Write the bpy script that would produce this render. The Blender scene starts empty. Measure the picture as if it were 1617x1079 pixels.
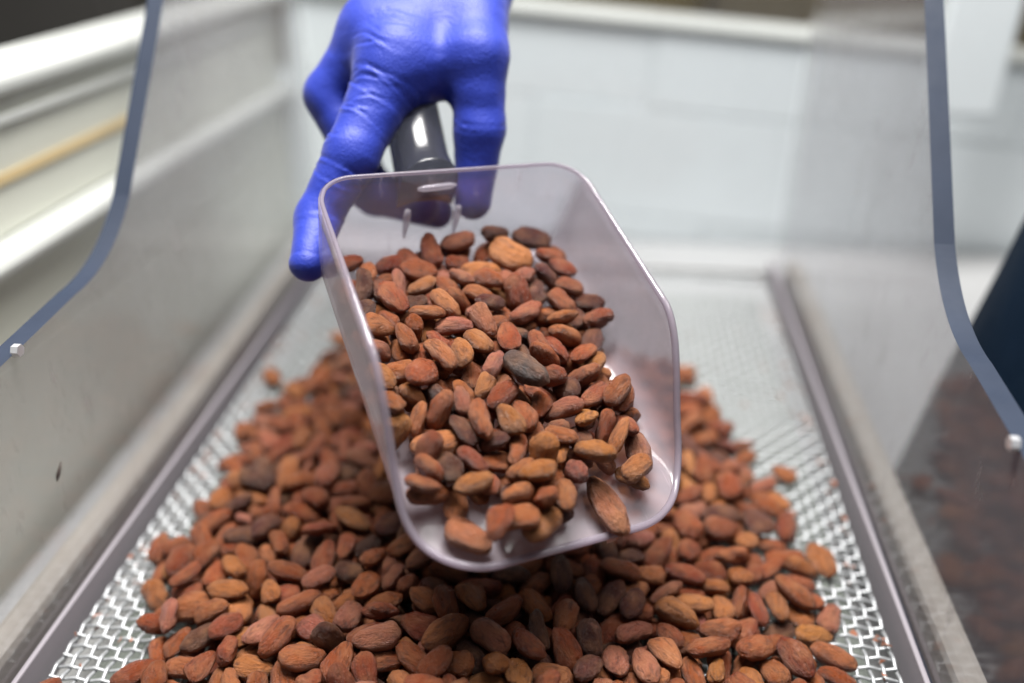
import bpy, bmesh, math, random, json
import numpy as np
from mathutils import Vector, Matrix, Quaternion, noise

sc = bpy.context.scene
COL = sc.collection

# ------------------------------------------------------------------ camera
PITCH, YAW = math.radians(29.28), math.radians(5.80)
cam = bpy.data.cameras.new('camera')
camo = bpy.data.objects.new('camera', cam)
COL.objects.link(camo)
camo.location = (0.0426, 0.0, 0.313)
camo.rotation_euler = (math.pi / 2 - PITCH, 0, YAW)
cam.sensor_width = 36.0
cam.lens = 36.0 * 1400.0 / 1617.0
cam.clip_start, cam.clip_end = 0.01, 60
cam.dof.use_dof = True
cam.dof.focus_distance = 0.358
cam.dof.aperture_fstop = 2.2
cam.dof.aperture_blades = 7
sc.camera = camo

# ------------------------------------------------------------------ world and lamps
w = bpy.data.worlds.new('World')
sc.world = w
w.use_nodes = True
w.node_tree.nodes['Background'].inputs[0].default_value = (0.80, 0.88, 1.0, 1)
w.node_tree.nodes['Background'].inputs[1].default_value = 0.135
sc.view_settings.view_transform = 'Standard'
sc.view_settings.look = 'None'
sc.view_settings.exposure = 0.0
sc.view_settings.gamma = 1.0


def area(name, loc, target, sx, sy, power, col):
    l = bpy.data.lights.new(name, 'AREA')
    l.shape = 'RECTANGLE'
    l.size, l.size_y, l.energy, l.color = sx, sy, power, col
    o = bpy.data.objects.new(name, l)
    COL.objects.link(o)
    o.location = loc
    o.rotation_euler = (Vector(target) - Vector(loc)).to_track_quat('-Z', 'Y').to_euler()
    return o


area('ceiling_lamp', (-0.06, 0.50, 1.42), (0, 0.36, 0.05), 0.75, 0.35, 54, (1.0, 0.98, 0.955))
area('ceiling_lamp', (0.55, 0.30, 1.50), (-0.2, 0.7, 0.08), 0.8, 0.40, 15, (1.0, 0.985, 0.96))
sc.cycles.use_denoising = True
sc.cycles.max_bounces = 10
sc.cycles.transparent_max_bounces = 24
sc.cycles.caustics_reflective = False
sc.cycles.caustics_refractive = False


# ------------------------------------------------------------------ helpers
def tag(o, label=None, cat=None, group=None, kind=None):
    for k, v in (('label', label), ('category', cat), ('group', group), ('kind', kind)):
        if v:
            o[k] = v
    return o


def link(name, me, mat=None, parent=None, smooth=False):
    o = bpy.data.objects.new(name, me)
    COL.objects.link(o)
    if mat is not None and len(me.materials) == 0:
        me.materials.append(mat)
    if parent is not None:
        o.parent = parent
    if smooth:
        me.polygons.foreach_set('use_smooth', [True] * len(me.polygons))
    return o


def empty(name, loc, label, cat, group=None, rot=(0, 0, 0)):
    o = bpy.data.objects.new(name, None)
    COL.objects.link(o)
    o.empty_display_size = 0.02
    o.location = loc
    o.rotation_euler = rot
    return tag(o, label, cat, group)


def mesh(V, F):
    me = bpy.data.meshes.new('mesh')
    me.from_pydata([tuple(v) for v in V], [], F)
    me.update()
    return me


def fix(me):
    bm = bmesh.new()
    bm.from_mesh(me)
    bmesh.ops.recalc_face_normals(bm, faces=bm.faces)
    bm.to_mesh(me)
    bm.free()
    return me


def box(x0, x1, y0, y1, z0, z1, bevel=0.0):
    bm = bmesh.new()
    bmesh.ops.create_cube(bm, size=1)
    for v in bm.verts:
        v.co = ((x0 + x1) / 2 + v.co.x * (x1 - x0), (y0 + y1) / 2 + v.co.y * (y1 - y0), (z0 + z1) / 2 + v.co.z * (z1 - z0))
    if bevel:
        bmesh.ops.bevel(bm, geom=bm.edges[:], offset=bevel, segments=2, affect='EDGES', profile=0.5)
    me = bpy.data.meshes.new('mesh')
    bm.to_mesh(me)
    bm.free()
    return me


class Mat:
    def __init__(s, name):
        s.m = bpy.data.materials.new(name)
        s.m.use_nodes = True
        s.t = s.m.node_tree
        s.b = s.t.nodes['Principled BSDF']
        s.out = s.t.nodes['Material Output']

    def n(s, typ, **kw):
        x = s.t.nodes.new(typ)
        for k, v in kw.items():
            setattr(x, k, v)
        return x

    def l(s, a, b):
        s.t.links.new(a, b)

    def coord(s, kind='Object', scale=(1, 1, 1)):
        c = s.n('ShaderNodeTexCoord')
        m = s.n('ShaderNodeMapping')
        m.inputs['Scale'].default_value = scale
        s.l(c.outputs[kind], m.inputs['Vector'])
        return m.outputs['Vector']

    def noise(s, vec, scale, detail=4, rough=0.55, dist=0.0):
        x = s.n('ShaderNodeTexNoise')
        x.inputs['Scale'].default_value = scale
        x.inputs['Detail'].default_value = detail
        x.inputs['Roughness'].default_value = rough
        x.inputs['Distortion'].default_value = dist
        s.l(vec, x.inputs['Vector'])
        return x.outputs['Fac']

    def ramp(s, fac, stops):
        r = s.n('ShaderNodeValToRGB')
        while len(r.color_ramp.elements) < len(stops):
            r.color_ramp.elements.new(0.5)
        for e, (p, c) in zip(r.color_ramp.elements, stops):
            e.position = p
            e.color = (c, c, c, 1) if isinstance(c, (int, float)) else (*c, 1)
        s.l(fac, r.inputs['Fac'])
        return r.outputs['Color']

    def mix(s, fac, a, b, mode='MIX'):
        x = s.n('ShaderNodeMix', data_type='RGBA', blend_type=mode)
        for sock, v in ((x.inputs[0], fac), (x.inputs[6], a), (x.inputs[7], b)):
            if isinstance(v, (int, float)):
                sock.default_value = v
            elif isinstance(v, tuple):
                sock.default_value = (*v, 1)
            else:
                s.l(v, sock)
        return x.outputs[2]

    def bump(s, h, dist, strength=1.0):
        x = s.n('ShaderNodeBump')
        x.inputs['Distance'].default_value = dist
        x.inputs['Strength'].default_value = strength
        s.l(h, x.inputs['Height'])
        s.l(x.outputs['Normal'], s.b.inputs['Normal'])
        return x.outputs['Normal']

    def base(s, v):
        if isinstance(v, tuple):
            s.b.inputs['Base Color'].default_value = (*v, 1)
        else:
            s.l(v, s.b.inputs['Base Color'])

    def set(s, **kw):
        for k, v in kw.items():
            s.b.inputs[k].default_value = v


def plain(name, col, rough=0.5, metal=0.0, var=0.12, scale=8.0, bumpd=0.0):
    m = Mat(name)
    v = m.coord()
    f = m.noise(v, scale, 6)
    m.base(m.mix(f, tuple(c * (1 - var) for c in col), tuple(min(1, c * (1 + var)) for c in col)))
    m.l(m.ramp(m.noise(v, scale * 3), [(0.3, max(0, rough - .08)), (0.7, min(1, rough + .08))]), m.b.inputs['Roughness'])
    m.set(Metallic=metal)
    if bumpd:
        m.bump(m.noise(v, scale * 40, 3), bumpd)
    return m.m


def clear_plastic(name, tint, haze_col, haze, rough=0.12, spec_ior=1.49, speck=0.0, transl=0.5, streak=None, haze_share=False, painted_reflection=False):
    """Clear sheet: straight transmission, a milky scattering share, Fresnel gloss."""
    m = Mat(name)
    m.t.nodes.remove(m.b)
    v = m.coord()
    tr = m.n('ShaderNodeBsdfTransparent')
    tr.inputs[0].default_value = (*tint, 1)
    di = m.n('ShaderNodeBsdfDiffuse')
    tl = m.n('ShaderNodeBsdfTranslucent')
    di.inputs[0].default_value = (*haze_col, 1)
    tl.inputs[0].default_value = (*haze_col, 1)
    if painted_reflection:  # reddish reflection of the beans, painted into the lower haze colour
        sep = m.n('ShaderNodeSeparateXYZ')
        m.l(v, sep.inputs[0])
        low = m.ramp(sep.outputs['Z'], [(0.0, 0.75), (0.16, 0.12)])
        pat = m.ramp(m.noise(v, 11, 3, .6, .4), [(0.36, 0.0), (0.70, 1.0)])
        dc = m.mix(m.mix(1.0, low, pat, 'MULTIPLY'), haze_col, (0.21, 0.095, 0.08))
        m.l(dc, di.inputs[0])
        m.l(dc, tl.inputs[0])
    sh = m.n('ShaderNodeMixShader')
    sh.inputs[0].default_value = transl
    m.l(di.outputs[0], sh.inputs[1])
    m.l(tl.outputs[0], sh.inputs[2])
    a = m.n('ShaderNodeMixShader')
    nz = m.noise(v, 14, 6, .65)
    hz = m.ramp(nz, [(0.25, haze * .8), (0.75, min(1, haze * 1.2))])
    if painted_reflection:
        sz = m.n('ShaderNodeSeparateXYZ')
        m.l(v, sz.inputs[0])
        hz = m.mix(1.0, hz, m.ramp(sz.outputs['Z'], [(0.06, 0.62), (0.17, 1.0)]), 'MULTIPLY')  # haze also thins towards the bottom
    if haze_share:
        sa = m.n('ShaderNodeAttribute', attribute_name='haze_share')
        hz = m.mix(1.0, hz, sa.outputs['Color'], 'MULTIPLY')
    if streak:
        vs = m.coord('Object', streak)
        st = m.ramp(m.noise(vs, 1.0, 5, .7), [(0.60, 0.0), (0.72, 0.22)])
        hz = m.mix(1.0, hz, st, 'ADD')
    m.l(hz, a.inputs[0])
    m.l(tr.outputs[0], a.inputs[1])
    m.l(sh.outputs[0], a.inputs[2])
    gl = m.n('ShaderNodeBsdfGlossy')
    gl.inputs['Roughness'].default_value = rough
    m.l(m.ramp(m.noise(v, 30, 5), [(0.3, rough * .7), (0.75, rough * 1.5)]), gl.inputs['Roughness'])
    fr = m.n('ShaderNodeFresnel')
    fr.inputs['IOR'].default_value = spec_ior
    b = m.n('ShaderNodeMixShader')
    ge = m.n('ShaderNodeNewGeometry')
    inv = m.n('ShaderNodeMath', operation='SUBTRACT')
    inv.inputs[0].default_value = 1.0
    m.l(ge.outputs['Backfacing'], inv.inputs[1])
    mu = m.n('ShaderNodeMath', operation='MULTIPLY')
    m.l(fr.outputs[0], mu.inputs[0])
    m.l(inv.outputs[0], mu.inputs[1])
    m.l(mu.outputs[0], b.inputs[0])
    m.l(a.outputs[0], b.inputs[1])
    m.l(gl.outputs[0], b.inputs[2])
    m.l(b.outputs[0], m.out.inputs[0])
    return m.m


# ------------------------------------------------------------------ materials
M_white = plain('white_paint', (0.52, 0.535, 0.51), .35, 0, .05, 5)
M_cream = plain('cream_paint', (0.60, 0.61, 0.53), .35, 0, .05, 5)
M_tile = plain('glazed_tile', (0.70, 0.75, 0.77), .3, 0, .04, 6)
M_grout = plain('grout', (0.62, 0.66, 0.67), .8, 0, .08, 30)
M_stripe = plain('ochre_line', (0.60, 0.46, 0.24), .5, 0, .1, 20)
M_shelf = plain('grey_steel_shelf', (0.36, 0.36, 0.36), .4, .0, .12, 6)
M_olive = plain('olive_room_wall', (0.26, 0.185, 0.035), .8, 0, .25, 2)
M_brown = plain('brown_room_wall', (0.17, 0.135, 0.075), .8, 0, .2, 2)
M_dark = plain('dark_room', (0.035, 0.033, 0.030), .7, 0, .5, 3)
M_alu = plain('brushed_rail', (0.29, 0.265, 0.29), .6, .0, .12, 10)
M_rail = plain('beige_rail', (0.46, 0.42, 0.365), .5, 0, .10, 10)
M_wire = plain('galvanised_wire', (0.45, 0.465, 0.475), .40, .5, .15, 60)
M_pan = plain('pale_pan', (0.20, 0.22, 0.195), .55, 0, .25, 12)
M_steel = plain('bright_steel', (0.72, 0.72, 0.74), .30, .6, .06, 40)
M_chaff = plain('chaff', (0.05, 0.035, 0.03), .8, 0, .2, 90)
M_crumb = plain('husk_crumbs', (0.26, 0.10, 0.055), .85, 0, .35, 120)
M_shred = plain('pale_husk', (0.62, 0.38, 0.32), .8, 0, .2, 200)
M_panel = clear_plastic('polycarbonate_panel', (0.93, 0.935, 0.95), (0.60, 0.575, 0.575), 0.33, .10, streak=(900, 60, 25), painted_reflection=True)
M_edge = plain('polycarbonate_cut_edge', (0.021, 0.030, 0.052), .6, 0, .25, 30)
M_edge.node_tree.nodes['Principled BSDF'].inputs['Specular IOR Level'].default_value = 0.3
M_scoop = clear_plastic('milky_scoop_plastic', (0.88, 0.855, 0.89), (0.64, 0.575, 0.62), 0.42, .16, 1.49, haze_share=True, streak=(160, 14, 60))


def glass(name, col, rough):
    m = Mat(name)
    m.base(col)
    m.set(**{'Roughness': rough, 'IOR': 1.49, 'Transmission Weight': 1.0})
    v = m.coord()
    m.bump(m.noise(v, 60, 3), .0004, .4)
    return m.m


M_handle = clear_plastic('shaded_handle_plastic', (0.36, 0.36, 0.41), (0.09, 0.09, 0.11), 0.30, .22, 1.5)  # clear plastic, tinted dark to paint in the shade under the hand
M_rib_glint = clear_plastic('rib_glint_plastic', (0.9, 0.9, 0.92), (0.80, 0.80, 0.84), 0.5, .08, 1.6)  # milky white stands in for specular glints on the ribs
M_rim = clear_plastic('scoop_rim_plastic', (0.84, 0.81, 0.86), (0.52, 0.47, 0.53), 0.45, .10, 1.5)


def make_bean_mat(name, joined):
    m = Mat(name)
    if joined:
        a = m.n('ShaderNodeAttribute', attribute_name='tint')
        col = a.outputs['Color']
    else:
        a = m.n('ShaderNodeObjectInfo')
        col = a.outputs['Color']
    p = m.n('ShaderNodeAttribute', attribute_name='bean_co')
    add = m.n('ShaderNodeVectorMath', operation='ADD')
    m.l(p.outputs['Vector'], add.inputs[0])
    if joined:
        q = m.n('ShaderNodeAttribute', attribute_name='tint')
        sclv = m.n('ShaderNodeVectorMath', operation='SCALE')
        sclv.inputs['Scale'].default_value = 40.0
        m.l(q.outputs['Color'], sclv.inputs[0])
        m.l(sclv.outputs[0], add.inputs[1])
    else:
        cx = m.n('ShaderNodeCombineXYZ')
        mul = m.n('ShaderNodeMath', operation='MULTIPLY')
        mul.inputs[1].default_value = 37.0
        m.l(a.outputs['Random'], mul.inputs[0])
        for i in range(3):
            m.l(mul.outputs[0], cx.inputs[i])
        m.l(cx.outputs[0], add.inputs[1])
    v = add.outputs[0]
    vs = m.n('ShaderNodeMapping')
    vs.inputs['Scale'].default_value = (1.0, 3.2, 3.2)
    m.l(v, vs.inputs['Vector'])
    big = m.noise(v, 0.9, 3, .6)
    vein = m.noise(vs.outputs[0], 1.5, 6, .62, .5)
    fine = m.noise(v, 6.5, 5, .65)
    c1 = m.mix(m.ramp(big, [(0.42, 0.0), (0.70, 0.65)]), col, m.mix(0.6, col, (0.357, 0.162, 0.068)))
    c2 = m.mix(m.ramp(vein, [(0.32, 0.85), (0.50, 0.0)]), c1, m.mix(0.80, c1, (0.050, 0.018, 0.014)))
    c3 = m.mix(m.ramp(fine, [(0.60, 0.0), (0.78, 0.40)]), c2, (0.36, 0.165, 0.090))
    dust = m.noise(v, 2.1, 4, .7, .8)
    c3 = m.mix(m.ramp(dust, [(0.58, 0.0), (0.70, 0.40)]), c3, (0.36, 0.165, 0.115))
    m.base(c3)
    m.l(m.ramp(big, [(0.35, 0.27), (0.7, 0.50)]), m.b.inputs['Roughness'])
    m.set(**{'Specular IOR Level': 0.5})
    hh = m.mix(0.45, vein, fine)
    wr = m.noise(vs.outputs[0], 4.2, 5, .7, 1.0)
    m.bump(m.mix(0.4, hh, wr), 0.0030, 1.0)
    return m.m


M_bean = make_bean_mat('cocoa_bean_skin', False)
M_bean_j = make_bean_mat('cocoa_bean_skin_far', True)


def make_glove_mat():
    m = Mat('blue_nitrile')
    v = m.coord()
    m.base(m.mix(m.noise(v, 30, 4), (0.008, 0.026, 0.31), (0.014, 0.038, 0.39)))
    m.set(**{'Roughness': 0.56, 'Specular IOR Level': 0.5, 'Sheen Weight': 0.12, 'Sheen Roughness': 0.5})
    m.bump(m.mix(.35, m.noise(v, 160, 4, .6, 1.2), m.noise(v, 900, 2)), 0.0009, .55)
    return m.m


M_glove = make_glove_mat()
M_navy = plain('navy_cloth', (0.004, 0.012, 0.026), .9, 0, .3, 25, .0006)
M_navy.node_tree.nodes['Principled BSDF'].inputs['Specular IOR Level'].default_value = 0.08

# ================================================================== THE SETTING
r0 = link('room_wall', box(-3.2, 3.2, 3.0, 3.06, -1.0, 2.4), M_olive)
tag(r0, kind='structure')
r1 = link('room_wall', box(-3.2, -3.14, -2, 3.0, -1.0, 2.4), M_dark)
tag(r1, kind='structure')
fl = link('floor', box(-3.2, 3.2, -2, 3.0, -1.06, -1.0), M_brown)
tag(fl, kind='structure')

# white housing behind and beside the tray
HT = math.radians(-2.3)
hl = empty('machine_housing', (-0.30, 0.45, 0.0), 'long white machine housing with a thin ochre line left of the tray', 'machine housing', rot=(HT, 0, 0))
HX = -0.0
link('body', box(HX - .05, HX - .004, -.6, .50, .1105, .188, .002), M_cream, hl)
link('top_edge', box(HX - .058, HX + .004, -.6, .51, .1885, .2005, .004), M_white, hl)
link('moulding', box(HX - .0035, HX, -.6, .50, .172, .178, .0015), M_white, hl)
link('line', box(HX - .0035, HX - .002, -.6, .17, .1405, .1462), M_stripe, hl)
link('ledge', box(HX - .05, HX + .014, -.6, .50, .096, .110, .006), M_white, hl)
link('plinth', box(HX - .05, HX - .002, -.6, .50, .042, .0955, .001), M_cream, hl)
link('plinth', box(HX - .05, HX - .002, -.6, .50, -.16, .0405, .001), M_cream, hl)

bw = empty('tiled_wall', (0.15, 0.93, -0.018), 'pale tiled wall with a white capping running behind the tray', 'wall', rot=(0, math.radians(4.6), 0))
link('backing', box(-.45, .9, .0012, .05, -.95, .166), M_grout, bw)
link('capping', box(-.45, .9, -.006, .05, .1665, .176, .003), M_white, bw)
tile_mesh = {}
rows = [(.088, .1655), (-.030, .088), (-.148, -.030), (-.266, -.148)]
for r, (z0, z1) in enumerate(rows):
    off = [.12, .005, -.17, .0][r]
    for k in range(-2, 3):
        xa, xb = k * .372 + off - .19, (k + 1) * .372 + off - .19
        if xb < -.40 or xa > .88:
            continue
        key = round(z1 - z0, 4)
        if key not in tile_mesh:
            tile_mesh[key] = box(-.1852, .1852, 0, .008, -(z1 - z0) / 2 + .0011, (z1 - z0) / 2 - .0011, .0008)
        t = link('tile', tile_mesh[key], M_tile, bw)
        t.location = ((xa + xb) / 2, -.0015 + .0006 * ((k * 7 + r * 3) % 3), (z0 + z1) / 2)
bd = link('white_board', box(.337, .400, .845, .87, .095, .62, .004), M_tile)
tag(bd, 'tall white board standing before the tiles behind the right panel', 'board')
cb = empty('cupboard', (0.55, 2.6, 0), 'brown cupboard far behind the tray, right of the olive wall', 'cupboard')
link('carcass', box(-.22, 1.6, 0, .3, -1.0, 1.0, .01), M_brown, cb)
link('door', box(-.2, .66, -.022, -.002, -.95, .98, .006), M_brown, cb)
link('door', box(.68, 1.58, -.022, -.002, -.95, .98, .006), M_brown, cb)
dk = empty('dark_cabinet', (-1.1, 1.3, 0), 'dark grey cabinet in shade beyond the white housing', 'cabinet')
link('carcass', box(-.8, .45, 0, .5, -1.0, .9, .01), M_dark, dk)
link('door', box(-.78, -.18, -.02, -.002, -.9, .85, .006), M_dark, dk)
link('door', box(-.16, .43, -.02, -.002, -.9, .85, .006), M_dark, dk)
sh = link('bench_top', box(-.29, .9, .02, .918, -.10, -.07), M_shelf)
tag(sh, 'wide grey bench top under the mesh tray', 'bench')

# ------------------------------------------------------------------ the mesh tray
tray = empty('sorting_tray', (0, .40, 0), 'long sorting tray with woven wire floor and clear plastic side panels', 'sorting tray')
TY = -.40   # children are in tray space


M_clear = clear_plastic('clear_back_panel', (0.95, 0.955, 0.96), (0.58, 0.575, 0.58), 0.07, .08)


def panel_mesh(x0, x1, sh=0.0):
    pts = [(-.10, -.012), (.30, -.012), (.30, .46)]
    # outline in (y, z) tray space + .40 = world y ; low front, rounded step up, tall back
    out = [(.02, -.010), (.700, -.010), (.700, .42)]
    a = (.403 + sh, .1590)
    out += [(min(.69, .640 + sh), .42), a]
    # rounded inner corner from the sloping edge to the low edge
    b = (.341 + sh, .1345)
    c = (.3745 + sh, .1335)
    for i in range(1, 22):
        t = i / 22
        out.append(((1 - t) ** 2 * a[0] + 2 * t * (1 - t) * c[0] + t * t * b[0], (1 - t) ** 2 * a[1] + 2 * t * (1 - t) * c[1] + t * t * b[1]))
    out += [b, (.10, .120), (.02, .120)]
    n = len(out)
    V = [(x0, y + TY, z) for y, z in out] + [(x1, y + TY, z) for y, z in out]
    F = [tuple(range(n)), tuple(range(2 * n - 1, n - 1, -1))]
    F += [(i, i + n, (i + 1) % n + n, (i + 1) % n) for i in range(n)]
    me = fix(mesh(V, F))
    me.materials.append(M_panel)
    me.materials.append(M_edge)
    me.materials.append(M_clear)
    for p in me.polygons:
        if abs(p.normal.x) < .5:
            p.material_index = 1 if p.normal.y < .5 else 2
    return me


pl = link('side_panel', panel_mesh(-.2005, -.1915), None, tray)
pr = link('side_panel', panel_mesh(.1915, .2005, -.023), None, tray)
bp = link('back_panel', box(-.1905, .1905, .7005 + TY, .7035 + TY, -.01, .40, .0004), M_clear, tray)
for s in (-1, 1):
    x0, x1 = sorted((s * .1880, s * .1905))
    link('inner_rail', box(x0, x1, .03 + TY, .70 + TY, -.012, .009, .0008), M_alu, tray)
    x0, x1 = sorted((s * .2010, s * .2150))
    link('outer_rail', box(x0, x1, .03 + TY, .70 + TY, -.02, .010, .004), M_rail, tray)
link('cross_rail', box(-.1905, .1905, .694 + TY, .700 + TY, -.012, .001, .001), M_shelf, tray)


def bolt(s):
    bm = bmesh.new()
    for (r, d, xx, seg) in ((.0030, .005, .2035, 6), (.0018, .05, .2285, 10), (.0048, .0012, .2010, 16), (.0026, .003, .1893, 6)):
        bmesh.ops.create_cone(bm, cap_ends=True, segments=seg, radius1=r, radius2=r, depth=d,
                              matrix=Matrix.Translation((s * xx, 0, 0)) @ Matrix.Rotation(math.pi / 2, 4, 'Y'))
    me = bpy.data.meshes.new('mesh')
    bm.to_mesh(me)
    bm.free()
    return me


b1 = link('bolt', bolt(-1), M_steel, tray)
b1.location = (0, .291 + TY, .1335)
b2 = link('bolt', bolt(1), M_steel, tray)
b2.location = (0, .2655 + TY, .1330)


def woven():
    V, F = [], []
    P, R_, A = .0058, .00080, .00084
    x0, x1, y0, y1 = -.183, .183, .10, .694
    nx, ny = int((x1 - x0) / P), int((y1 - y0) / P)
    K = 5

    def wire(pts, up, r):
        base = len(V)
        for i, p in enumerate(pts):
            q = pts[min(i + 1, len(pts) - 1)] - pts[max(i - 1, 0)]
            q.normalize()
            s = q.cross(up)
            s.normalize()
            u = s.cross(q)
            for k in range(K):
                a = 2 * math.pi * k / K
                V.append(p + s * (r * math.cos(a)) + u * (r * math.sin(a)))
        for i in range(len(pts) - 1):
            for k in range(K):
                F.append((base + i * K + k, base + i * K + (k + 1) % K, base + (i + 1) * K + (k + 1) % K, base + (i + 1) * K + k))

    up = Vector((0, 0, 1))
    for i in range(nx + 1):
        x = x0 + i * P
        sg = 1 if i % 2 else -1
        wire([Vector((x, y0 + j * P / 3 + TY, -.0012 + sg * A * math.sin(math.pi * j / 3))) for j in range(3 * ny + 1)], up, R_ * 1.15)
    for j in range(ny):
        y = y0 + (j + .5) * P
        sg = -1 if j % 2 else 1
        wire([Vector((x0 + i * P / 2, y + TY, -.0012 + sg * A * math.cos(math.pi * i / 2))) for i in range(2 * nx + 1)], up, R_)
    return mesh(V, F)


wm = link('wire_mesh', woven(), M_wire, tray, True)
wm['kind'] = 'stuff'
pan = link('catch_pan', box(-.18, .18, .06 + TY, .69 + TY, -.026, -.022), M_pan, tray)

# ------------------------------------------------------------------ person in navy beyond the right panel
def person_mesh():
    V, F = [], []
    prof = [(-1.0, .12, .13), (-.7, .20, .20), (-.45, .245, .24), (-.25, .250, .245), (-.10, .226, .222), (.0, .212, .207), (.10, .190, .186),
            (.20, .178, .172), (.32, .175, .165), (.48, .205, .150), (.58, .20, .12), (.63, .09, .075), (.68, .06, .06)]
    N = 48
    for z, rx, ry in prof:
        for k in range(N):
            a = 2 * math.pi * k / N
            fold = 1 + .035 * math.sin(5 * a + z * 3) * min(1, max(0, .25 - z) * 2.5) + .02 * math.sin(11 * a - 2 * z)
            V.append((ry * fold * math.cos(a), rx * fold * math.sin(a), z))
    for i in range(len(prof) - 1):
        for k in range(N):
            F.append((i * N + k, i * N + (k + 1) % N, (i + 1) * N + (k + 1) % N, (i + 1) * N + k))
    F.append(tuple(range(N - 1, -1, -1)))
    F.append(tuple((len(prof) - 1) * N + k for k in range(N)))
    return mesh(V, F)


pe = link('person', person_mesh(), M_navy, None, True)
pe.location = (.44, .40, .0)
md = pe.modifiers.new('subd', 'SUBSURF')
md.levels = md.render_levels = 1
tag(pe, 'person in dark navy clothing standing close outside the right panel', 'person')

# ================================================================== THE SCOOP
SM = Matrix(((0.8511966966, -0.4502319521, 0.2697320392), (0.5188864010, 0.7991265088, -0.3035683215), (-0.0788738649, 0.3983566396, 0.9138330818)))
ST = Vector((0.0394642957, 0.2546731164, 0.0822301661))
SL = dict(L=.1576, wf=.0602, wb=.0577, fl=.032, h=.045, rf=.0305, rb=.0125, fb=.087)


def scoop_world(p):
    return SM @ Vector(p) + ST


def smooth(t, a, b):
    t = min(1, max(0, (t - a) / (b - a)))
    return t * t * (3 - 2 * t)


def scoop_loop():
    L, wf, wb, rf, rb = SL['L'], SL['wf'], SL['wb'], SL['rf'], SL['rb']

    def w(y):
        return wb + (wf - wb) * (1 - y / L)
    pts = []
    wF, wB = w(rf), w(L - rb)
    n = 8
    for i in range(n):
        pts.append((i / n * (wF - rf), 0, 0, -1))
    for i in range(14):
        a = i / 14 * math.pi / 2
        pts.append((wF - rf + rf * math.sin(a), rf - rf * math.cos(a), math.sin(a), -math.cos(a)))
    for i in range(30):
        y = rf + (L - rb - rf) * i / 30
        pts.append((w(y), y, 1, 0))
    for i in range(10):
        a = i / 10 * math.pi / 2
        pts.append((wB - rb + rb * math.cos(a), L - rb + rb * math.sin(a), math.cos(a), math.sin(a)))
    for i in range(n):
        pts.append(((1 - i / n) * (wB - rb), L, 0, 1))
    pts.append((0, L, 0, 1))
    left = [(-x, y, -nx, ny) for x, y, nx, ny in pts[1:-1]][::-1]
    return pts + left


LOOP = scoop_loop()


def rim_h(y):
    t = y / SL['L']
    return .0012 + SL['h'] * (smooth(t, .07, .47) * .985 + .015 * t)


def prof_pt(p, s):
    """s in 0..1: 0 on the floor, 1 on the rim, rounded corner between."""
    x, y, nx, ny = p
    zr = rim_h(y)
    R = min(.011, zr * .85)
    arc = R * math.pi / 2
    tot = arc + (zr - R)
    d = s * tot
    out = SL['fb'] if ny > .5 else SL['fl'] + .05
    if d < arc:
        a = d / R
        off, z = -R + R * math.sin(a), R - R * math.cos(a)
    else:
        off, z = 0.0, R + d - arc
    off += out * z
    return (x + nx * off, y + ny * off, z)


def scoop_shell():
    V, F = [], []
    n = len(LOOP)
    S = [0, .08, .16, .24, .33, .42, .52, .64, .76, .88, 1.0]
    for s in S:
        for p in LOOP:
            V.append(prof_pt(p, s))
    for j in range(len(S) - 1):
        for i in range(n):
            F.append((j * n + i, j * n + (i + 1) % n, (j + 1) * n + (i + 1) % n, (j + 1) * n + i))
    # floor rings
    prev = list(range(n))
    for f in (.75, .5, .25):
        cur = []
        for i in range(n):
            x, y, z = V[i]
            cur.append(len(V))
            V.append((x * f, (y - .08) * f + .08, 0))
        for i in range(n):
            F.append((cur[i], cur[(i + 1) % n], prev[(i + 1) % n], prev[i]))
        prev = cur
    c = len(V)
    V.append((0, .08, 0))
    for i in range(n):
        F.append((c, prev[(i + 1) % n], prev[i]))
    me = fix(mesh(V, F))
    # haze share per vertex: floor and sides cloudy, back wall clearer
    at = me.attributes.new('haze_share', 'FLOAT_COLOR', 'POINT')
    for i, v in enumerate(me.vertices):
        k = 1.0 - .85 * smooth(v.co.y, .148, .157) + .05 * (1 - smooth(v.co.z, .002, .02))
        at.data[i].color = (k, k, k, 1)
    return me


scoop = empty('scoop', ST, 'clear milky plastic scoop full of cocoa beans held above the tray', 'scoop')
scoop.rotation_mode = 'QUATERNION'
scoop.rotation_quaternion = SM.to_quaternion()
sb = link('bowl', scoop_shell(), M_scoop, scoop, True)
so = sb.modifiers.new('thickness', 'SOLIDIFY')
so.thickness = .0015
so.offset = 1.0


def tube(pts, r, K=10, closed=True, flat=1.0):
    V, F = [], []
    n = len(pts)
    for i in range(n):
        q = (pts[(i + 1) % n] - pts[i - 1]) if closed else (pts[min(i + 1, n - 1)] - pts[max(i - 1, 0)])
        q.normalize()
        s = q.cross(Vector((0, 0, 1)))
        s.normalize()
        u = s.cross(q)
        rr = r[i] if isinstance(r, (list, tuple)) else r
        for k in range(K):
            a = 2 * math.pi * k / K
            V.append(pts[i] + s * (rr * math.cos(a)) + u * (rr * flat * math.sin(a)))
    for i in range(n if closed else n - 1):
        j = (i + 1) % n
        for k in range(K):
            F.append((i * K + k, i * K + (k + 1) % K, j * K + (k + 1) % K, j * K + k))
    if not closed:
        F.append(tuple(range(K)))
        F.append(tuple(range((n - 1) * K + K - 1, (n - 1) * K - 1, -1)))
    return fix(mesh(V, F))


rimpts = [Vector(prof_pt(p, 1.0)) for p in LOOP]
link('rim', tube(rimpts, [.0015 - .0006 * smooth(p[1], .06, .15) for p in rimpts], 10), M_rim, scoop, True)


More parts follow.
